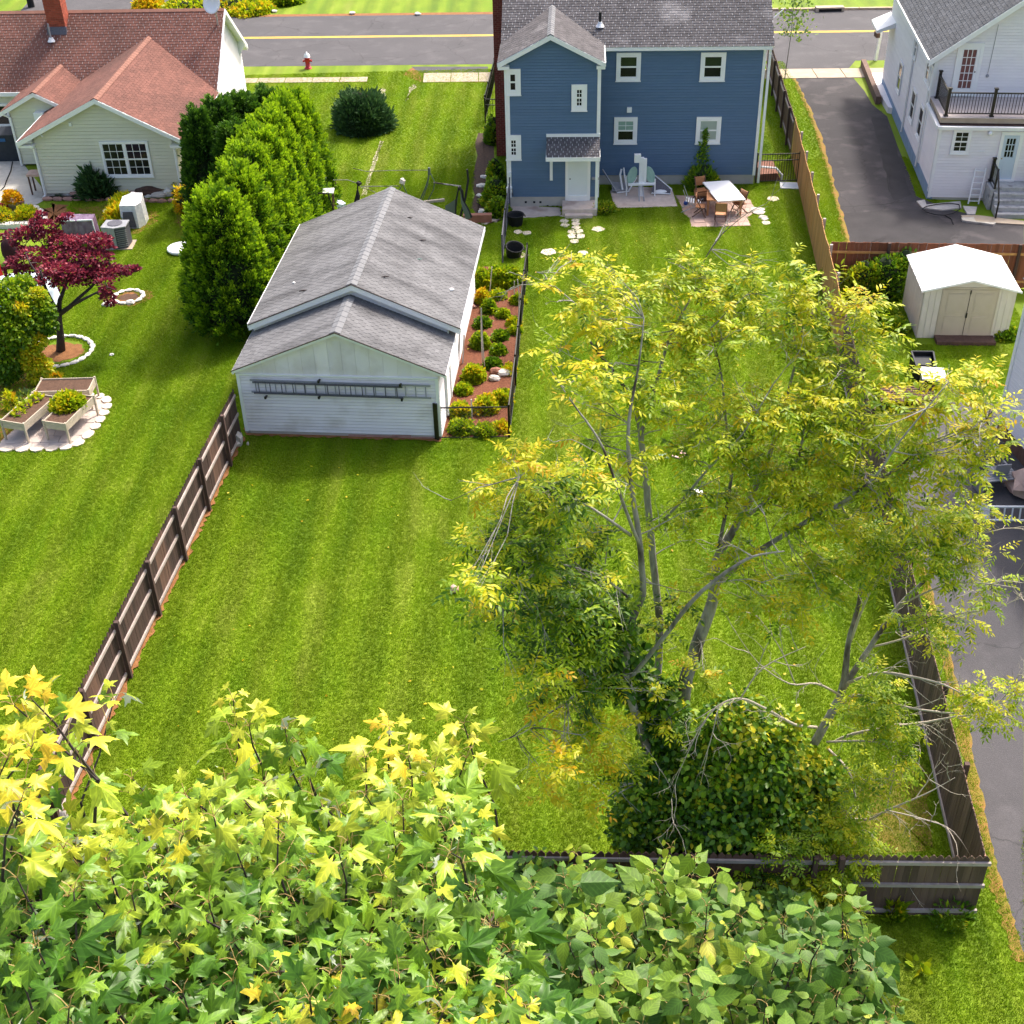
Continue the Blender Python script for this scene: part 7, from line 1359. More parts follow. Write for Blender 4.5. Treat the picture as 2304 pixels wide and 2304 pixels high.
LM.append(limb(TR, [(1292,1660,18.4,.22),(1278,1500,18.4,.19),(1283,1400,18.4,.175),(1290,1300,18.4,.165),(1315,1220,18.5,.15),(1345,1130,18.6,.13),(1352,1060,18.7,.115),(1392,985,18.9,.085),(1440,890,19.2,.062),(1470,800,19.5,.045),(1500,690,20,.03),(1520,590,20.4,.012)], name='trunk', n=10))
LM.append(limb(TR, [(1240,1300,18.6,.10),(1245,1177,18.7,.095),(1236,1093,18.8,.09),(1228,1008,18.9,.085),(1220,923,19,.08),(1212,850,19.1,.07),(1206,800,19.2,.065),(1183,740,19.4,.045),(1157,700,19.6,.038),(1107,635,20,.028),(1100,590,20.2,.02),(1070,560,20.4,.014),(1027,523,20.6,.006)], n=8))
LM.append(limb(TR, [(1210,815,19.2,.055),(1235,735,19.6,.045),(1253,669,20,.038),(1266,630,20.3,.03),(1287,591,20.6,.024),(1313,544,20.9,.018),(1329,492,21.2,.012),(1350,455,21.4,.005)]))
LM.append(limb(TR, [(1352,1100,18.7,.09),(1400,1062,18.5,.07),(1446,1030,18.4,.062),(1520,985,18.3,.055),(1586,951,18.3,.05),(1647,912,18.4,.044),(1693,884,18.5,.038),(1748,839,18.7,.03),(1800,815,18.9,.022),(1861,793,19,.01)]))
LM.append(limb(TR, [(1185,1285,17.6,.06),(1250,1205,17.4,.055),(1310,1130,17.3,.05),(1370,1080,17.3,.045),(1420,1050,17.3,.03),(1480,1040,17.2,.015)]))
LM.append(limb(TR, [(1181,1286,17.6,.045),(1149,1276,17.2,.04),(1115,1290,16.9,.032),(1078,1318,16.7,.026),(1036,1346,16.5,.018),(988,1382,16.3,.010),(940,1400,16.2,.004)], 'pale_bark'))
LM.append(limb(TR, [(1212,1040,17.8,.045),(1187,980,17.6,.04),(1160,905,17.6,.032),(1130,830,17.7,.026),(1080,760,17.9,.018),(1040,700,18.1,.008)]))
LM.append(limb(TR, [(1190,1010,17.7,.04),(1155,985,17.3,.034),(1110,955,17.1,.028),(1050,930,16.9,.02),(980,900,16.7,.01)]))
LM.append(limb(TR, [(1188,1130,17.6,.035),(1140,1090,17.2,.028),(1083,1070,16.9,.022),(1010,1060,16.7,.014),(930,1080,16.5,.006)]))
LM.append(limb(TR, [(1236,1000,18.9,.04),(1290,940,18.7,.034),(1340,880,18.6,.028),(1400,820,18.7,.02),(1450,740,18.9,.012)]))
LM.append(limb(TR, [(1392,985,18.9,.05),(1440,950,18.8,.045),(1500,880,18.9,.035),(1520,800,19.2,.028),(1555,740,19.4,.02),(1600,690,19.6,.012)]))
LM.append(limb(TR, [(1352,1050,18.7,.05),(1380,900,19,.04),(1370,800,19.4,.03),(1360,700,19.8,.02),(1340,620,20.1,.01)]))
LM.append(limb(TR, [(1586,951,18.3,.035),(1650,900,18,.03),(1700,830,18,.022),(1790,720,18.2,.012)]))
LM.append(limb(TR, [(1250,1470,17.9,.035),(1210,1480,17.5,.03),(1192,1478,17.3,.012)], 'pale_bark'))
J = MB()
rt = random.Random(5)
for li,(out,ro) in enumerate(LM):                        # bare grey twigs between the limbs
    for i in range(4, len(out), 3):
        if ro[i] < .09 and rt.random() < .8:
            twigs(J, out[i], Vector((rt.gauss(0,1),rt.gauss(0,.7),rt.uniform(-.2,.9))), rt.uniform(.5,1.3), .014, 2, rnd=rt)
BL = []
def B(x,y,Y,r_,n,t=.62,s=.12): BL.append((x,y,Y,r_,n,t,s))
for a in [(1080,500,20.6,32,14),(1040,530,20.6,22,9,.75),(1120,545,20.3,36,22),(1180,560,20.3,42,34),(1150,500,20.8,26,12),(1240,540,20.5,40,30),(1290,500,20.9,28,16),(1330,520,20.9,40,32),(1375,560,20.5,46,42),(1430,520,20.8,42,36),(1490,530,20.6,46,42),(1540,575,20.3,50,50),(1600,600,20,46,42),(1640,640,19.8,40,30),(1650,570,20.2,26,14,.8),
  (1110,620,19.9,34,22),(1160,640,19.7,46,36),(1230,640,19.9,46,36),(1300,610,20.2,46,40),(1370,640,19.8,50,46),(1440,610,20.2,50,50),(1500,650,19.9,54,56),(1560,680,19.6,50,50),(1620,720,19.3,48,42),(1690,740,18.8,44,34,.72),(1750,760,18.6,44,36,.78),(1810,740,18.6,40,32,.82),(1865,725,18.8,36,26,.78),(1890,770,19,32,20,.68),
  (1060,680,18.4,26,10),(1120,710,18.4,40,22),(1080,790,18,34,16),(1190,740,18.8,44,26,.5),(1250,760,19,46,30),(1320,720,19.3,50,40),(1390,740,19.2,50,44),(1450,780,19,54,56),(1510,760,19.2,54,56),(1570,790,18.9,54,56),(1630,820,18.6,50,46),(1700,830,18.4,48,40),(1760,850,18.4,48,40,.66),(1820,820,18.7,46,38,.70),(1870,830,18.9,34,22,.66),(1790,910,18.3,36,24,.6),(1840,880,18.7,36,22,.62),
  (1120,830,18,30,10,.5),(1180,870,18,36,14),(1270,850,18.5,44,22,.6),(1340,830,18.8,48,32),(1400,870,18.7,48,36),(1460,880,18.7,52,48),(1530,870,18.7,52,50),(1590,900,18.4,50,44),(1650,930,18,44,30),(1720,960,18,40,26),(1690,900,18.2,40,26),
  (990,900,16.7,30,24,.82),(950,930,16.6,30,26,.8,.2),(1010,940,16.8,42,44,.5,.25),(1060,930,17,44,44,.45,.25),(1080,900,17.2,34,26,.75,.2),(960,990,16.5,44,50,.42,.22),(1030,1000,16.8,52,66,.36,.22),(1100,1000,17.1,44,40,.4,.25),(930,1050,16.4,40,44,.48,.25),(1000,1070,16.6,54,70,.32,.2),(1070,1080,16.9,54,70,.3,.2),(1130,1060,17.3,40,30,.4,.22),(905,1110,16.3,34,30,.55,.25),(960,1130,16.4,50,60,.32,.2),(1030,1150,16.7,54,72,.26,.16),(1100,1140,17,54,66,.26,.16),(1150,1110,17.3,40,32,.34,.2),
  (920,1165,16.3,26,16,.5,.25),(980,1200,16.5,44,44,.34,.2),(1050,1220,16.7,54,66,.25,.15),(1110,1210,17,52,60,.22,.14),(1150,1180,17.4,38,34,.3),(1020,1280,16.5,40,26,.5,.25),(1090,1290,16.8,46,40,.34,.22),(1140,1280,17.2,40,34,.3,.2),
  (1250,1010,18.4,40,16,.5),(1310,960,18.5,44,22,.6),(1380,940,18.6,44,24,.62),(1450,960,18.4,46,30,.62),(1520,960,18.4,46,34,.62),(1590,1000,18,46,34,.62),(1640,1030,17.9,44,32,.62),(1420,1120,17.6,44,22,.66,.2),(1480,1110,17.6,44,26,.62),(1540,1060,17.8,46,30,.62),(1500,1170,17.3,34,14,.8,.12),(1560,1140,17.5,40,22,.62),(1400,1040,17.9,40,18,.6),(1330,1080,18.2,36,12,.7,.2),(1280,1130,18,34,12,.5,.25),(1270,1200,17.8,36,14,.4,.25),(1330,1250,17.8,34,12,.7,.2),(1250,1290,17.8,34,14,.6,.25),(1260,1350,17.6,36,18,.6,.25),
  (1040,1370,16.4,34,20,.85,.1),(1090,1400,16.5,44,32,.72,.2),(1060,1440,16.3,34,20,.85,.08),(1020,1470,16.1,22,8,.9,.06),(1130,1370,16.9,40,30,.5,.25),(1150,1430,16.8,42,30,.5,.25),(1110,1470,16.4,30,12,.85,.1),(1000,1330,16.3,22,8,.85,.1)]: B(*a)
BL = [(x+qr.normal()*10*(x<1160), y+qr.normal()*10*(x<1160), Y+qr.normal()*.7*(x<1160), r_*(1.25 if x<1160 and y>860 else 1), n*(.66 if x<1160 and 980<y<1260 else (.72 if (x>1380 and y<760) else (.8 if x>1600 else 1))), t+(.14 if x<1160 else .07), s+.03) for (x,y,Y,r_,n,t,s) in BL]
crown(TR, J, BL, LM, qr, ls=.125, L_=.42, per=1.3, twigr=.0055)
J.build('twigs', 'bark', TR, kind='stuff')
# second, half bare tree leaning to the right
T2 = thing('half_bare_tree', 'leaning half bare tree with pale arching branches over the right hand fence', 'tree', (0,0,0)); L2_ = []
L2_.append(limb(T2, [(1440,1600,18.0,.16),(1475,1510,18.2,.13),(1509,1449,18.3,.12),(1554,1369,18.4,.115),(1590,1300,18.5,.10),(1600,1215,18.5,.07),(1620,1140,18.6,.055),(1630,1060,18.7,.035)], name='trunk', n=10))
L2_.append(limb(T2, [(1590,1300,18.5,.085),(1641,1222,18.4,.07),(1697,1142,18.4,.055),(1756,1086,18.4,.04),(1816,1034,18.5,.028),(1868,999,18.6,.012)]))
for pl in ([(1600,1288,18.4,.05),(1659,1270,18.0,.04),(1711,1275,17.7,.033),(1781,1292,17.4,.024),(1851,1330,17.2,.01)], [(1585,1334,18.4,.045),(1613,1312,18.0,.045),(1669,1324,17.7,.036),(1739,1339,17.4,.028),(1816,1345,17.2,.02),(1886,1324,17.2,.012),(1928,1261,17.4,.006)],
           [(1575,1400,18.3,.045),(1610,1385,17.9,.042),(1680,1372,17.6,.036),(1750,1362,17.4,.030),(1820,1350,17.3,.018),(1890,1352,17.2,.008)], [(1560,1411,18.2,.04),(1600,1453,17.6,.032),(1614,1505,17.3,.026),(1628,1575,17.0,.018),(1632,1640,16.6,.008)],
           [(1580,1540,17.6,.04),(1635,1547,17.2,.034),(1673,1529,17.0,.028),(1746,1498,16.9,.018),(1802,1467,16.9,.006)], [(1673,1529,17,.018),(1684,1470,17.2,.014),(1694,1430,17.4,.006)], [(1673,1529,17,.02),(1740,1545,16.8,.016),(1800,1570,16.6,.012),(1845,1640,16.5,.004)], [(1540,1372,18.3,.045),(1499,1367,17.7,.04),(1446,1338,17.4,.035),(1397,1318,17.2,.03),(1356,1331,17.0,.024),(1328,1362,16.8,.018),(1310,1394,16.7,.014),(1279,1464,16.5,.008),(1265,1516,16.4,.003)],
           [(1356,1331,17,.016),(1340,1400,16.7,.012),(1322,1450,16.5,.004)], [(1397,1318,17.2,.02),(1440,1260,17.4,.016),(1520,1220,17.6,.008)], [(1585,1312,18.4,.035),(1540,1290,18,.028),(1490,1290,17.8,.02),(1430,1250,17.7,.012),(1380,1180,17.8,.005)], [(1605,1210,18.5,.04),(1640,1120,18.3,.03),(1690,1060,18.2,.022),(1760,1010,18.2,.012),(1810,985,18.2,.005)],
           [(1641,1222,18.4,.03),(1720,1200,18,.024),(1800,1160,17.9,.016),(1890,1150,17.8,.008)], [(1697,1142,18.4,.03),(1780,1105,18.1,.022),(1850,1100,17.9,.014),(1925,1110,17.8,.005)], [(1560,1400,18,.03),(1650,1400,17.4,.025),(1720,1430,17.1,.012),(1760,1480,16.9,.004)], [(1586,1543,17.5,.025),(1640,1600,16.8,.018),(1690,1640,16.5,.006)],
           [(1500,1290,18,.02),(1470,1220,18,.016),(1420,1150,18,.01),(1380,1090,18.1,.004)]):
    L2_.append(limb(T2, pl, 'pale_bark', n=6))
J = MB(); rt = random.Random(15)
for out,ro in L2_[1:]:
    for i in range(3, len(out), 2):
        if rt.random() < .85: twigs(J, out[i], (out[min(i+1,len(out)-1)]-out[i-1]).normalized()+Vector((rt.gauss(0,.6),rt.gauss(0,.5),rt.gauss(0,.6))), rt.uniform(.35,.9), .011, 2, .55, .03, rt)
J.build('twigs', 'pale_bark', T2, kind='stuff'); J = MB()
BL = []
for a in [(1600,1070,17.9,44,30),(1660,1080,17.9,50,44),(1720,1060,18,50,48),(1780,1040,18.2,46,44,.68),(1830,1010,18.4,42,38,.7),(1850,960,18.6,34,24,.7),(1740,1000,18.3,48,40),(1680,1010,18.2,46,34),(1790,980,18.4,40,30,.66),(1840,1060,18.2,42,38,.7),(1870,1110,18,30,20,.7),(1800,1110,18,40,26),(1750,1150,17.9,34,16),(1800,1180,17.8,36,26,.66),(1770,1210,17.8,30,14),(1700,1160,18,34,14,.62),
  (1640,1320,17.6,44,40,.58,.1),(1690,1330,17.5,46,44,.6,.1),(1650,1400,17.3,46,42,.6,.12),(1700,1420,17.2,40,32,.6),(1730,1380,17.3,32,18,.62),(1640,1470,17.1,40,26,.62),(1700,1480,17,26,12,.62),(1620,1360,17.5,36,28,.66,.15),(1870,1300,17.2,34,22,.72),(1830,1330,17.2,30,18,.72),(1900,1340,17.2,34,20,.72),(1870,1370,17.1,30,14,.7),(1920,1300,17.3,26,14,.7),(1640,1250,17.9,30,12,.6),
  (1560,1540,17.0,44,90,.62,.12),(1600,1600,16.6,46,110,.64,.1),(1570,1660,16.1,46,110,.66,.08),(1530,1610,16.5,48,90,.52,.12),(1540,1700,15.8,46,100,.66,.08),(1600,1560,16.6,34,46,.66,.1),(1490,1690,15.9,40,60,.55,.12),(1560,1740,15.5,40,70,.66,.08),(1480,1590,16.4,44,70,.5,.12),(1600,1690,15.8,34,50,.64,.1),(1430,1650,16.2,40,50,.42,.12),(1620,1500,16.9,30,34,.62,.1)]: B(*a)
crown(T2, J, BL, L2_, qr, ls=.105, L_=.35, per=1.25, twigr=.0055); J.build('twigs', 'bark', T2, kind='stuff')
# vines swallowing the trunks
def leafmass(name, lab, cat, blobs, mat, size, leaf=LEAF_OV, seed=1, corem='core', stems=True, t0=.45, cs=.62):
    q = np.random.default_rng(seed); t = thing(name, lab, cat, (0,0,0)); P_ = []; Dd = []; T_ = []; cr_ = MB()
    for (x,y,Y,rx,rz,n,tt) in blobs:
        n = int(n*1.5)
        c_ = D(x,y,Y); k = 1.1925*(c_-Vector((0,0,CH))).length/CF; a = rx*k; bz = rz*k; v = q.normal(size=(n,3)); v /= np.linalg.norm(v,axis=1,keepdims=True); ph = q.normal(size=(12,3)); ph /= np.linalg.norm(ph,axis=1,keepdims=True); lob = np.max(np.exp(-((v[:,None]-ph[None])**2).sum(2)/.15),1)
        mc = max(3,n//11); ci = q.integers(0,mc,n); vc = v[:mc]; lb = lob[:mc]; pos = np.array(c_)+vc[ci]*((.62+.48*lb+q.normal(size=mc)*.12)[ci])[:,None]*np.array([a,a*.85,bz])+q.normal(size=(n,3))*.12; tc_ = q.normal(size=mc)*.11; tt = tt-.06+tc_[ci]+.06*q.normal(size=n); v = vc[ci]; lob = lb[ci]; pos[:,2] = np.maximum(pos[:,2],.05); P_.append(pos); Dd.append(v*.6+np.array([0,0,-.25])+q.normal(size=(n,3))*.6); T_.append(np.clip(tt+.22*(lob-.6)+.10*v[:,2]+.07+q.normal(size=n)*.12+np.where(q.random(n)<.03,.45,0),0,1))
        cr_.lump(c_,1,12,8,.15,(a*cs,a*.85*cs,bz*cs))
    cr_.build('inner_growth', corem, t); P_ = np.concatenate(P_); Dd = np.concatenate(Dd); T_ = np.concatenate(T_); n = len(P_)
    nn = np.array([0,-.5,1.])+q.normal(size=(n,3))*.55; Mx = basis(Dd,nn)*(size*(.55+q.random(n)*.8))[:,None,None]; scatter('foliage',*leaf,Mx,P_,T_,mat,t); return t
leafmass('vine_thicket','dark green vine thicket swallowing the feet of the trunks in the lawn','thicket',
  [(1385,1360,17.6,48,55,1300,.66),(1330,1440,17.5,60,60,1700,.56),(1420,1430,17.6,66,66,1900,.60),(1490,1450,17.9,52,55,1300,.62),(1262,1380,17.8,26,70,900,.46),(1248,1470,17.6,40,80,1400,.46),(1215,1500,17.4,40,46,900,.50),(1345,1530,17.2,80,70,2400,.46),(1440,1540,17.2,80,75,2500,.50),(1250,1570,17.2,56,62,1500,.50),(1190,1560,17.1,36,46,800,.54),(1525,1540,17.4,56,60,1500,.64),(1320,1630,16.9,60,50,1400,.44),(1410,1640,16.8,70,60,1700,.44),(1500,1640,16.8,60,60,1500,.54),(1450,1710,16.6,60,45,1100,.44),(1470,1380,17.9,30,34,500,.66),(1560,1480,17.6,34,40,600,.68)],'vine_leaf',.135,seed=31,cs=.42)
leafmass('dark_foliage_mass','dark leafy undergrowth hanging on the left trunk of the tall tree','thicket',[(1130,1190,17.9,60,60,1100,.36),(1160,1260,17.9,50,60,900,.34),(1080,1150,17.6,50,46,700,.38),(1235,1330,17.9,30,60,600,.4)],'vine_leaf',.17,seed=32,cs=.25)
# red maple
RM = thing('red_maple','dark red leafed ornamental maple standing in a white stone ring','tree',G(136,789)); rb_ = G(136,789); RM.location = rb_
def rl(pts, Y0=None):
    mb = MB(); P_ = [A(*s5(x,y),rb_.y+dy)-rb_ for x,y,dy,_ in pts]; mb.tube(P_,[p[3] for p in pts],7); mb.build('branch' if pts[0][3] < .12 else 'trunk','dark_bark',RM,True); return P_
RL = [rl([(408,1160,0,.17),(405,1050,0,.13),(395,960,0,.12),(388,905,0,.13)]), rl([(388,905,0,.11),(350,840,-.1,.09),(310,760,-.3,.07),(290,690,-.5,.05),(270,620,-.6,.03)]), rl([(392,905,0,.10),(400,820,.2,.08),(430,740,.5,.06),(460,660,.7,.04),(480,560,.9,.02)]), rl([(392,915,0,.10),(470,860,-.1,.08),(530,800,0,.06),(610,730,.2,.045),(680,650,.3,.03),(740,600,.4,.015)]), rl([(470,860,0,.06),(560,810,-.4,.05),(640,770,-.6,.035),(720,730,-.7,.02),(790,760,-.8,.008)]), rl([(360,850,0,.06),(300,760,.5,.05),(240,690,.8,.035),(180,640,.9,.02),(90,620,1,.01)]), rl([(300,740,-.3,.05),(260,660,-.2,.035),(200,570,0,.025),(170,500,.3,.01)]), rl([(430,740,.5,.045),(400,640,.9,.035),(380,520,1.3,.02),(330,420,1.5,.01)]), rl([(400,640,.9,.03),(330,500,1.3,.02),(230,380,1.6,.012),(60,360,1.6,.006)])]
pads = [(300,330,1.6,60,40),(330,400,1.5,80,50),(250,300,1.8,40,22),(430,440,1.3,90,45),(540,440,1.2,90,40),(650,420,1.1,80,36),(700,460,.9,50,36),(400,520,.9,100,50),(520,520,.8,90,45),(640,540,.6,90,50),(580,600,.5,90,40),(700,630,.3,100,45),(780,650,.3,60,30),(860,620,.4,45,18),(910,610,.4,22,14),(230,510,.8,90,34),(140,560,.9,80,36),(90,620,1.0,60,36),(180,620,.8,60,30),(300,580,.5,70,40),(380,620,0,100,50),(480,640,0,90,46),(330,680,-.3,80,40),(440,700,-.2,80,30),(560,680,.2,90,36),(640,650,.3,70,40),(720,750,-.6,40,18),(720,800,-.7,36,30),(740,840,-.7,18,18),(130,380,1.7,80,16),(60,395,1.8,60,14),(200,350,1.7,70,18),(160,410,1.7,70,14),(270,250,1.9,26,14),(440,262,1.9,34,10),(410,290,1.8,20,10),(150,480,1.2,24,12),(100,450,1.4,14,10),(700,700,-.4,50,20)]
P_ = []; Dd = []; T_ = []; q = np.random.default_rng(8); cm = MB(); tw_ = MB(); ends = [p for l in RL for p in l]
for (x,y,dy,rx,ry_) in pads:
    c_ = A(*s5(x,y),rb_.y+dy)-rb_; k = .3366*55/CF; a = rx*k; h_ = ry_*k*.9; n = int(260*(rx*ry_)/3000)+60; v = q.normal(size=(n,3)); v /= np.linalg.norm(v,axis=1,keepdims=True); v[:,2] = np.abs(v[:,2])*.9-.1
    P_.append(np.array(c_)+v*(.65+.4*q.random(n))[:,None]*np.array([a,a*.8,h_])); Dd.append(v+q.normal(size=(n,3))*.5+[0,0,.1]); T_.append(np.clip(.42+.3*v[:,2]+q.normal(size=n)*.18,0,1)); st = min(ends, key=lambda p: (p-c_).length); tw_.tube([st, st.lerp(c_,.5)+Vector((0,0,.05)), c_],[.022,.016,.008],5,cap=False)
    for _ in range(3): e2 = c_+Vector((q.normal()*a*.5,q.normal()*a*.4,q.normal()*.08)); tw_.tube([c_.lerp(st,.3),e2],[.01,.004],4,cap=False)
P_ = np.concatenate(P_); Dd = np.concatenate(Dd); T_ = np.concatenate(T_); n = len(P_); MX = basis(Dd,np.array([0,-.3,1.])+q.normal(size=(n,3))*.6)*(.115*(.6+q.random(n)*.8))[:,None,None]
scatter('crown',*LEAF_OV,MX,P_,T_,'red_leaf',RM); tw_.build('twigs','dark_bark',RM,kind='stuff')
# small green tree and golden shrub at the left edge
def softtree(name, lab, cat, fx, fy, blobs, mat, size, t0, seed, trunk=True, leaf=LEAF_OV):
    b0 = G(*s5(fx,fy)); t = thing(name, lab, cat, b0); q = np.random.default_rng(seed); P_ = []; Dd = []; T_ = []; J = MB()
    for (x,y,dy,rx,n,tt) in blobs:
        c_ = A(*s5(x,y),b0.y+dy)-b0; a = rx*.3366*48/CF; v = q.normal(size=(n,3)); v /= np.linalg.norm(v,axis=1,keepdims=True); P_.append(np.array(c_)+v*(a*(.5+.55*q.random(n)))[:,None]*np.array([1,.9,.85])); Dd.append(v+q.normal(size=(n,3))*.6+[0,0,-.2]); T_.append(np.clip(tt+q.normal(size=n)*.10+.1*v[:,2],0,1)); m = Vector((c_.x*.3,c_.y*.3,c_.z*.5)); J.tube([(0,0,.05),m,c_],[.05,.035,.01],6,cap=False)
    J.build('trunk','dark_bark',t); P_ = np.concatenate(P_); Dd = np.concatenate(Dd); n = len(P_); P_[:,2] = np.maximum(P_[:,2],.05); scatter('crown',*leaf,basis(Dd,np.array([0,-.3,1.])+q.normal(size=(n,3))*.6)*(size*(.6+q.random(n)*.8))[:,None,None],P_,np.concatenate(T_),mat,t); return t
softtree('small_green_tree','small leafy green tree cut by the left edge beside the red maple','tree',25,1385,[(60,760,1,90,900,.42),(150,720,1.4,70,600,.45),(20,860,.6,100,1100,.42),(130,850,.8,90,900,.45),(240,820,1,70,700,.60),(290,900,.8,70,900,.34),(310,980,.6,60,800,.30),(200,950,.6,90,900,.40),(60,980,.4,110,1200,.42),(20,1100,.2,100,1000,.40),(120,1060,.2,90,800,.45),(60,1220,0,80,700,.36),(30,1320,-.1,60,400,.34),(90,1300,0,50,300,.36)],'walnut_leaf',.13,.45,51)
softtree('golden_shrub','bright golden yellow small leafed shrub growing through the green tree','shrub',250,1370,[(140,880,.4,50,500,.74),(250,780,.9,50,400,.68),(200,1150,.1,60,800,.74),(250,1090,.2,55,700,.74),(230,1240,0,75,1100,.76),(290,1260,0,60,700,.75),(250,1330,-.1,50,500,.75),(180,1200,0,50,400,.75)],'walnut_leaf',.10,.85,52)
# ---------------------------------------------------------------- foreground silver maple crown
FM = thing('silver_maple','large silver maple crown with green and yellow lobed leaves filling the lower left','tree',(-1.6,2.2,0))
fb = Vector((-1.6,2.2,0)); ML = [maple_leaf(i) for i in range(4)]
def leafobj_mesh(tv, tf, tint, mat, nm):
    me = bpy.data.meshes.new(nm); me.from_pydata([tuple(v) for v in tv],[],[tuple(f) for f in tf]); a = me.attributes.new('tint','FLOAT','FACE'); a.data.foreach_set('value',[tint]*len(tf)); lc = me.attributes.new('leafco','FLOAT_VECTOR','POINT'); lc.data.foreach_set('vector',np.asarray(tv,np.float32).ravel()); me.materials.append(M[mat]); me.update(); return me
def shoots(t, base, tips, q, ml, mat, size, tmats, tree_root, pairs=6, L0=.42, cap=300, petiole='petiole', droop=.45, up=(0,-.05,1), leafsize=(.8,.5), jit=.12):
    """upright shoots with opposite leaves on red stalks; tips yellow first"""
    Ms = []; Ls = []; Ts = []; stem = MB(); pet = MB(); root = Vector(tree_root)
    for (x,y,s,t0,t1,nl,ln) in tips:
        # s = distance from the lens; the shoot tip lies on the sight line at that distance
        d = Vector(ray(x*1.1925,y*1.1925)).normalized(); tip = Vector((0,0,CH))+d*s-Vector(base); dr = (Vector(up)+Vector(q.normal(size=3))*.22).normalized(); L_ = L0*ln; foot = tip-dr*L_
        mid = foot.lerp(tip,.5)+Vector(q.normal(size=3))*.02; stem.tube([foot,mid,tip],[.006,.0045,.0025],5,cap=False); inn = foot+Vector((q.normal()*.15,.1+q.normal()*.1,-.45-.3*q.random())); stem.tube([inn,foot],[.011,.006],5,cap=False)
        ang = q.random()*6.28
        for k in range(nl):
            u = k/max(nl-1,1); p = foot.lerp(tip,.15+.85*u) if nl > 1 else tip
            for sd_ in (0,1) if k < nl-1 else (0,1,2,3):
                a = ang+k*1.57+sd_*(3.14 if k < nl-1 else 1.57); o_ = Vector((math.cos(a),math.sin(a),.35+.5*u+q.normal()*.2)).normalized(); sz = size*(leafsize[0]+leafsize[1]*q.random())*(1-.35*u*(u>.7)); pl = sz*.55
                e = p+o_*pl; pet.tube([p, p.lerp(e,.5)+Vector((0,0,.01)), e],[.0022,.0018,.0016],3,cap=False)
                ld = Vector((o_.x,o_.y,-droop+q.normal()*.28+.35*u)); Ms.append((ld,Vector((q.normal()*.3,-.25+q.normal()*.3,1)),sz)); Ls.append(e); Ts.append(min(1,max(0,t0+(t1-t0)*u+q.normal()*.06)))
    stem.build('shoots','dark_bark',t,kind='stuff'); pet.build('leaf_stalks',petiole,t,kind='stuff')
    ld = np.array([m[0] for m in Ms]); nn = np.array([m[1] for m in Ms]); sz = np.array([m[2] for m in Ms]); sz = sz*np.exp(np.clip(q.normal(size=len(sz))*jit,-.5,.28)); ld = ld+q.normal(size=ld.shape)*jit; B_ = basis(ld,nn+q.normal(size=nn.shape)*jit)*sz[:,None,None]; Lc = np.array(Ls); Ts = np.array(Ts); dist = np.linalg.norm(Lc+np.array(base)-[0,0,CH],axis=1)
    # in view?
    Q = Lc+np.array(base)-[0,0,CH]; zc = Q@np.array(fwd); xc = Q@np.array(cr)/zc*CF; yc = Q@np.array(cu)/zc*CF; vis = (abs(xc)<1190)&(abs(yc)<1190); score = np.where(vis, sz/dist, 0); order = np.argsort(-score); big_ = order[:cap]; rest = order[cap:]
    meshes = {}
    for i in big_:
        ti = round(float(Ts[i])*12)/12; key = (int(i)%len(ml), ti)
        if key not in meshes: meshes[key] = leafobj_mesh(*ml[key[0]], ti, mat, 'leaf')
        m = Matrix([list(B_[i][r])+[Lc[i][r]] for r in range(3)]+[[0,0,0,1]]); share('leaf', meshes[key], t, M4=m)
    for v in range(len(ml)):
        sel = rest[v::len(ml)]; tv, tf = ml[v]
        if len(sel) and v == 0: acc = []
        if len(sel): acc.append((tv, tf, B_[sel], Lc[sel], Ts[sel]))
    # one joined mesh for the rest
    V = []; F_ = []; T2_ = []; off = 0; LCO = []
    for tv,tf,b__,l_,ts in acc:
        tv = np.asarray(tv,float); tf = np.asarray(tf,int); Vv = np.einsum('kij,nj->kni',b__,tv)+l_[:,None,:]; V.append(Vv.reshape(-1,3)); LCO.append(np.tile(tv,(len(l_),1))); F_.append((tf[None]+(np.arange(len(l_))*len(tv))[:,None,None]).reshape(-1,3)+off); off += len(l_)*len(tv); T2_.append(np.repeat(ts,len(tf)))
    V = np.concatenate(V); F_ = np.concatenate(F_); me = bpy.data.meshes.new('foliage'); me.vertices.add(len(V)); me.vertices.foreach_set('co',V.astype(np.float32).ravel()); me.loops.add(F_.size); me.loops.foreach_set('vertex_index',F_.astype(np.int32).ravel()); me.polygons.add(len(F_)); me.polygons.foreach_set('loop_start',(np.arange(len(F_))*3).astype(np.int32)); me.update(calc_edges=True); a = me.attributes.new('tint','FLOAT','FACE'); a.data.foreach_set('value',np.concatenate(T2_).astype(np.float32)); lc = me.attributes.new('leafco','FLOAT_VECTOR','POINT'); lc.data.foreach_set('vector',np.concatenate(LCO).astype(np.float32).ravel()); me.materials.append(M[mat]); o = bpy.data.objects.new('foliage',me); link(o,t); o['kind'] = 'stuff'
    return t
q = np.random.default_rng(12); tips = []
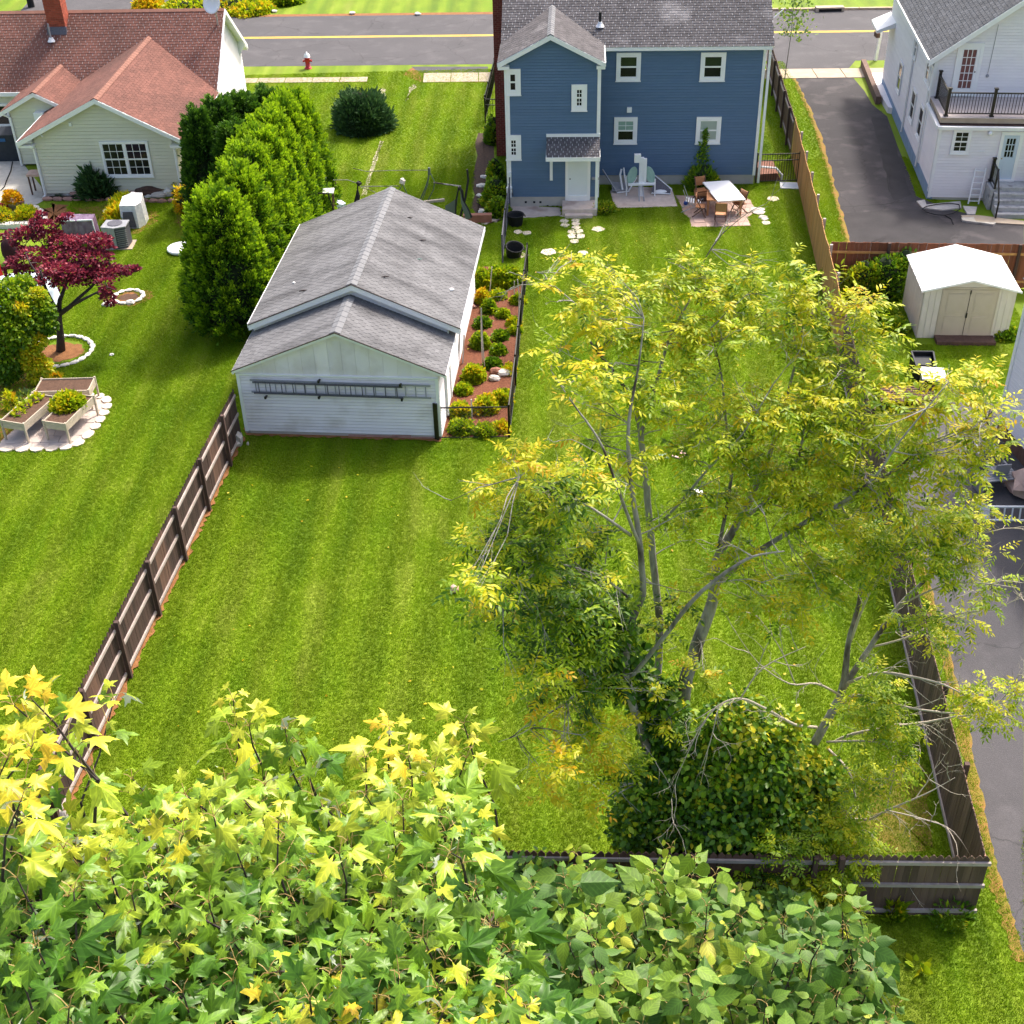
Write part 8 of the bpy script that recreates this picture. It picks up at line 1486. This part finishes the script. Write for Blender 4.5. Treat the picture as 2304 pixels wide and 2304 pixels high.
top = [(25,1300,5.2,.70,.95,7,1.1),(60,1290,5.2,.62,.90,5,.7),(60,1380,4.9,.72,.95,6,1.),(15,1400,4.7,.75,.95,6,1.),(215,1290,6.2,.50,.80,6,1.2),(250,1370,6.,.45,.75,4,.7),(135,1470,5.4,.55,.85,6,1.),(190,1490,5.4,.52,.85,6,1.),(320,1430,5.8,.50,.86,6,1.),(350,1470,5.6,.50,.80,5,1.),(265,1490,5.4,.45,.75,6,1.),(440,1292,6.3,.60,.92,8,1.35),(470,1340,6.2,.55,.85,4,.7),(538,1345,6.1,.40,.66,7,1.2),(560,1370,6.1,.40,.62,3,.6),(500,1450,5.7,.42,.7,6,1.),(425,1440,5.8,.5,.85,6,1.),(590,1470,5.7,.42,.7,6,1.),(640,1500,5.6,.42,.75,5,1.),(735,1345,6.0,.70,.98,8,1.3),(690,1400,5.9,.62,.92,5,.9),(770,1400,5.9,.65,.95,6,1.),(875,1335,6.1,.58,.92,8,1.3),(880,1400,6.,.6,.88,5,.9),(820,1420,5.8,.6,.9,6,1.),(690,1470,5.6,.55,.9,6,1.),(760,1480,5.6,.45,.8,6,1.),(830,1500,5.6,.40,.62,7,1.2),(870,1490,5.8,.36,.6,7,1.2),(905,1545,5.8,.42,.85,6,1.),(900,1640,5.6,.34,.5,6,1.),(120,1500,5.1,.5,.85,6,1.),(40,1480,4.7,.66,.92,6,1.),(200,1520,5.1,.5,.75,6,1.)]
for a in top: tips.append((a[0],a[1],a[2],a[3],a[4],a[5]-1,a[6]))
for gy in range(1460,1990,42):
    for gx in range(-60,1010,50):
        x = gx+q.normal()*17; y = gy+q.normal()*15
        if y < np.interp(x,[0,60,120,200,280,350,430,520,600,660,720,800,870,930],[1440,1480,1550,1550,1510,1490,1470,1500,1550,1530,1490,1490,1480,1540]): continue
        lim = 930+(y-1600)*.25 if y > 1600 else 905
        if x > lim: continue
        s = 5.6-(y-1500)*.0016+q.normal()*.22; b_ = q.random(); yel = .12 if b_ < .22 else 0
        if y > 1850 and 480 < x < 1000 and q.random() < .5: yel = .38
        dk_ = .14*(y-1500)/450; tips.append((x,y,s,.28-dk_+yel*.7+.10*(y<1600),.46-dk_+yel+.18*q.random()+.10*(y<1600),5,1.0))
for _ in range(150):                                     # deeper layer, older leaves, gap shade put into their darker tint
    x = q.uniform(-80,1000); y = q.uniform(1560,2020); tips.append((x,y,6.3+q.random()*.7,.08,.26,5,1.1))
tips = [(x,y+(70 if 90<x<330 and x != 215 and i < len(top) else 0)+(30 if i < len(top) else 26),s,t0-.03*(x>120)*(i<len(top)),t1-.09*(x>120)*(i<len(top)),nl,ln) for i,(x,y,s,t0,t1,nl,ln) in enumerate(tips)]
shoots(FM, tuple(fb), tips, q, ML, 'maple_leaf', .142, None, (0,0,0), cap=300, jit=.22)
mb = MB(); mb.tube([(0,0,0),(0.1,.1,6),(.0,.3,12),(.1,.6,15.5)],[.38,.30,.2,.12],10); mb.build('trunk','bark',FM,True)
for a in [((.0,.3,12),(-1.2,.9,15),(-1.5,1.6,17)),((.1,.5,14),(1.0,1.0,16),(1.4,1.8,17.2)),((.1,.6,15.5),(.1,1.2,16.6),(.2,1.9,17.4)),((0,.2,10),(.8,.4,13.0),(1.2,.6,15.0)),((0,.3,12.5),(-.6,1.3,15.4),(-.7,2.2,17.0))]: mb = MB(); mb.tube(a,[.11,.06,.02],7); mb.build('branch','bark',FM,True)
# broad leaved tree right of it
BT = thing('broad_leaved_tree','tree with rounded grey green leaves filling the bottom centre and right','tree',(2.0,4.4,0)); fb2 = Vector((2.0,4.4,0)); q = np.random.default_rng(22); tips = []
OV = []
for sd_ in range(3):
    rr = random.Random(sd_); pr = [(.0,.0),(.22,.09),(.34,.32),(.29,.60),(.12,.86),(0,1.10)]; cv = (.12,.30,.02)[sd_]; fo = (.10,.42,-.22)[sd_]; vs = [(0,y,.03-cv*y*y) for _,y in pr]; L_n = len(pr); left = [(-x*(1+rr.uniform(-.08,.08)),y,-.02+fo*x-cv*y*y+rr.uniform(-.03,.03)) for x,y in pr[1:-1]]; right = [(x*(1+rr.uniform(-.08,.08)),y,-.02+fo*x-cv*y*y+rr.uniform(-.03,.03)) for x,y in pr[1:-1]]; allv = vs+left+right; lo = L_n; ro_ = L_n+len(left); fs = []
    for i in range(len(left)-1): fs += [(i+1,i+2,lo+i+1),(i+1,lo+i+1,lo+i),(i+1,ro_+i,ro_+i+1),(i+1,ro_+i+1,i+2)]
    fs += [(0,1,lo),(0,ro_,1),(L_n-2,L_n-1,lo+len(left)-1),(L_n-2,ro_+len(left)-1,L_n-1)]; OV.append((allv,fs))
def skyline(x): return np.interp(x,[880,960,1030,1060,1110,1150,1200,1240,1280,1330,1380,1420,1480,1560,1600,1640,1680,1720],[1690,1650,1640,1590,1600,1700,1640,1590,1590,1620,1690,1700,1690,1690,1670,1700,1790,1880])
for a in ((1085,1610,8.,.5,.72,6,1.1),(1110,1640,7.9,.4,.6,6,1.),(1060,1660,7.9,.3,.5,6,1.),(1265,1600,8.,.55,.75,6,1.1),(1310,1620,7.9,.5,.66,6,1.),(1230,1650,7.8,.45,.62,6,1.),(1350,1650,7.9,.4,.6,6,1.),(1590,1690,8.,.35,.6,6,1.1),(1620,1720,8.,.35,.55,5,1.),(1000,1670,7.8,.2,.4,6,1.)): tips.append(a)
for gy in range(1660,2000,40):
    for gx in range(860,1760,44):
        x = gx+q.normal()*14; y = gy+q.normal()*12
        if y < skyline(x)+24 or (x > 1560+ (y-1700)*.75 and x > 1640): continue
        if x < 1000 and y > 1800: continue
        yl = .25 if q.random() < .16 else 0; gr = .16 if x > 1480 or x < 1080 else 0
        tips.append((x,y,7.6-(y-1650)*.0022+q.normal()*.28,.22-gr*.4+yl+.12*q.random(),.50-gr+yl+.2*q.random(),6,1.))
for _ in range(110):  # inner layer, its dark tint paints the shade of the leaf gaps
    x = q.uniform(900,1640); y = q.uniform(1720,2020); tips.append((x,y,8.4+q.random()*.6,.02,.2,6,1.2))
shoots(BT, tuple(fb2), tips, q, OV, 'broad_leaf', .112, None, (0,0,0), cap=300, L0=.46, droop=.5, leafsize=(.6,.9), jit=.36)
mb = MB(); mb.tube([(0,0,0),(.1,.1,5),(.0,.4,9),(.1,.5,11.5)],[.28,.22,.15,.09],10); mb.build('trunk','bark',BT,True)
for a in [((0,.3,9),(-.3,.6,11),(-.4,.7,12.4)),((.0,.4,10),(.2,.7,12.0),(.3,.9,13)),((.1,.6,11),(.2,.8,12),(.1,.9,13))]: mb = MB(); mb.tube(a,[.09,.05,.02],7); mb.build('branch','bark',BT,True)
# undergrowth outside the bottom fence
leafmass('undergrowth','dark broad leafed undergrowth outside the bottom fence in the centre','undergrowth',[(960,1690,15.2,60,45,900,.3),(1040,1700,15.1,60,45,900,.28),(1120,1720,15.,60,45,900,.3),(1230,1700,15.2,60,40,900,.32),(1350,1740,15,70,50,900,.34),(1480,1760,14.9,70,60,1100,.4),(1580,1790,14.9,60,50,900,.5)],'broad_leaf',.2,seed=33)
# ---------------------------------------------------------------- grass blades: uncountable, one point cloud with instances
def grass(n, region, seed, skip, name='grass_blades', hs=1.):
    q = np.random.default_rng(seed); x0,x1,y0,y1 = region; gs = ((x1-x0)*(y1-y0)/n)**.5; gx_, gy_ = np.meshgrid(np.arange(x0,x1,gs),np.arange(y0,y1,gs)); X = gx_.ravel()+q.uniform(-.55,.55,gx_.size)*gs; Yv = gy_.ravel()+q.uniform(-.55,.55,gx_.size)*gs; n = len(X); keep = np.ones(n,bool)
    Z_ = np.zeros(n)-CH; zc = Yv*fwd.y+Z_*fwd.z; xc = (X*cr.x+Yv*cr.y+Z_*cr.z)/zc*CF; yc = (X*cu.x+Yv*cu.y+Z_*cu.z)/zc*CF; keep &= (abs(xc)<1330)&(abs(yc)<1330)
    for P_ in skip:
        a = np.array([[p[0],p[1]] for p in P_]); mn = a.min(0); mx_ = a.max(0); c_ = np.where((X>mn[0])&(X<mx_[0])&(Yv>mn[1])&(Yv<mx_[1])&keep)[0]
        if len(c_) == 0: continue
        ins = np.zeros(len(c_),bool); j = len(a)-1
        for i in range(len(a)):
            cond = (a[i,1] > Yv[c_]) != (a[j,1] > Yv[c_]); xi = (a[j,0]-a[i,0])*(Yv[c_]-a[i,1])/(a[j,1]-a[i,1]+1e-12)+a[i,0]; ins ^= cond&(X[c_] < xi); j = i
        keep[c_[ins]] = False
    X = X[keep]; Yv = Yv[keep]; me = bpy.data.meshes.new(name); me.vertices.add(len(X)); me.vertices.foreach_set('co',np.stack([X,Yv,np.zeros(len(X))],1).astype(np.float32).ravel()); me.update(); o = bpy.data.objects.new(name,me); link(o); o['kind'] = 'stuff'; o['label'] = 'short mown green grass growing over the lawns'; o['category'] = 'grass'
    return o, len(X)
def tuft(seed, nb=9, h=.05, sp=.05):
    q = random.Random(seed); mb = MB()
    for i in range(nb):
        a = q.uniform(0,6.28); r0 = q.uniform(0,sp); x = r0*math.cos(a); y = r0*math.sin(a); hh = h*q.uniform(.6,1.3); l = q.uniform(.2,.9)*hh; b2 = q.uniform(0,6.28); w_ = .0045*1.6; dx = math.cos(b2)*l; dy = math.sin(b2)*l; px = -math.sin(b2)*w_; py = math.cos(b2)*w_
        mb.add([(x-px,y-py,0),(x+px,y+py,0),(x+px*.7+dx*.45,y+py*.7+dy*.45,hh*.65),(x-px*.7+dx*.45,y-py*.7+dy*.45,hh*.65),(x+dx,y+dy,hh)],[(0,1,2,3),(3,2,4)])
    return mb
tf_ = tuft(1, 10, .038, .07).build('grass_tuft','blade'); me_t = tf_.data; bpy.data.objects.remove(tf_)
skip = [bed_poly, drv, bp, pp, Gp((555,976),(994,989),(1180,600),(700,500)) if False else [tuple(g.wor(*p))[:2] for p in ((0,0),(GW,0),(GW,10),(0,10))], [tuple(b.wor(*p))[:2] for p in ((0,0),(3.77,0),(3.77,2.4),(10.66,2.4),(10.66,10.5),(0,10.5))], [tuple(s_.wor(*p))[:2] for p in ((0,-.5),(SW,-.5),(SW,SD),(0,SD))], [tuple(r.wor(*p))[:2] for p in ((-13,6.5),(-2.3,6.5),(-2.3,3.7),(0,3.7),(0,0),(6.2,0),(6.4,14),(-13,14))], Gp((1373,432),(1382,420),(1511,424),(1524,465),(1384,469)), Gp((1078,470),(1150,462),(1262,468),(1262,486),(1090,506)), Gp((0,352),(50,366),(112,444),(62,472),(0,512)), [(10.4,14),(30,14),(30,34.5),(15.2,33.3),(12.4,33)], d2, Gp((1072,300),(1112,300),(1125,470),(1082,505),(1062,470))]
skip.append([tuple(G(*p))[:2] for p in ((1273,457),(1330,457),(1335,480),(1270,480))])
for c_, r_ in ((G(135,792),.9),(G(289.5,669),.4)): skip.append([(c_.x+r_*math.cos(k*.7),c_.y+r_*math.sin(k*.7)) for k in range(9)])
go, ng = grass(int(GRN*1.15), (-19,18.5,12.5,57), 4, skip)
ngt = bpy.data.node_groups.new('grass_instances','GeometryNodeTree'); ngt.interface.new_socket('Geometry',in_out='INPUT',socket_type='NodeSocketGeometry'); ngt.interface.new_socket('Geometry',in_out='OUTPUT',socket_type='NodeSocketGeometry')
N = ngt.nodes.new; L = ngt.links.new; gi = N('NodeGroupInput'); gout = N('NodeGroupOutput'); ip = N('GeometryNodeInstanceOnPoints')
hid = bpy.data.objects.new('grass_tuft', me_t)
mtp = N('GeometryNodeMeshToPoints'); L(gi.outputs[0], mtp.inputs[0]); L(mtp.outputs[0], ip.inputs['Points'])
C.objects.link(hid); hid.location = (0,13.2,-.3); hid['kind'] = 'stuff'; hid['label'] = 'one tuft of the mown lawn grass'
oi = N('GeometryNodeObjectInfo'); oi.inputs['Object'].default_value = hid; oi.transform_space = 'ORIGINAL'; L(oi.outputs['Geometry'], ip.inputs['Instance'])
rv = N('FunctionNodeRandomValue'); rv.data_type = 'FLOAT_VECTOR'; rv.inputs[0].default_value = (-.15,-.15,0); rv.inputs[1].default_value = (.15,.15,6.28); L(rv.outputs[0], ip.inputs['Rotation'])
rs = N('FunctionNodeRandomValue'); rs.data_type = 'FLOAT'; rs.inputs[2].default_value = .6; rs.inputs[3].default_value = 1.35; L(rs.outputs[1], ip.inputs['Scale']); L(ip.outputs[0], gout.inputs[0])
md = go.modifiers.new('grass','NODES'); md.node_group = ngt
go2, ng2 = grass(int(GRN*.2), (-17,15.5,57,71.6), 5, skip, 'grass_blades'); go2['label'] = 'short mown grass of the front lawns near the street'; md = go2.modifiers.new('grass','NODES'); md.node_group = ngt
ragged('dry_grass', Gp((1930,1760),(2085,1720),(2105,1900),(2090,1925),(1900,1920)), .012, 'dry_grass', .12, seed=77)
# fallen leaves
n = 240; X = rng.uniform(-9,10,n); Yv = rng.uniform(17,50,n); k_ = ~((X>-8.8)&(X<-1.5)&(Yv>33.5)&(Yv<46)); X = X[k_]; Yv = Yv[k_]; n = len(X)
o = scatter('fallen_leaves',*LEAF_OV,basis(np.concatenate([rng.normal(size=(n,2)),np.zeros((n,1))+.1],1),np.array([0,0,1.])+rng.normal(size=(n,3))*.3)*(.07*(.5+rng.random(n)))[:,None,None],np.stack([X,Yv,np.full(n,.045)],1),.8+.2*rng.random(n),'walnut_leaf'); tag(o,'scattered fallen yellow leaves on the back lawn','leaves',kind='stuff')
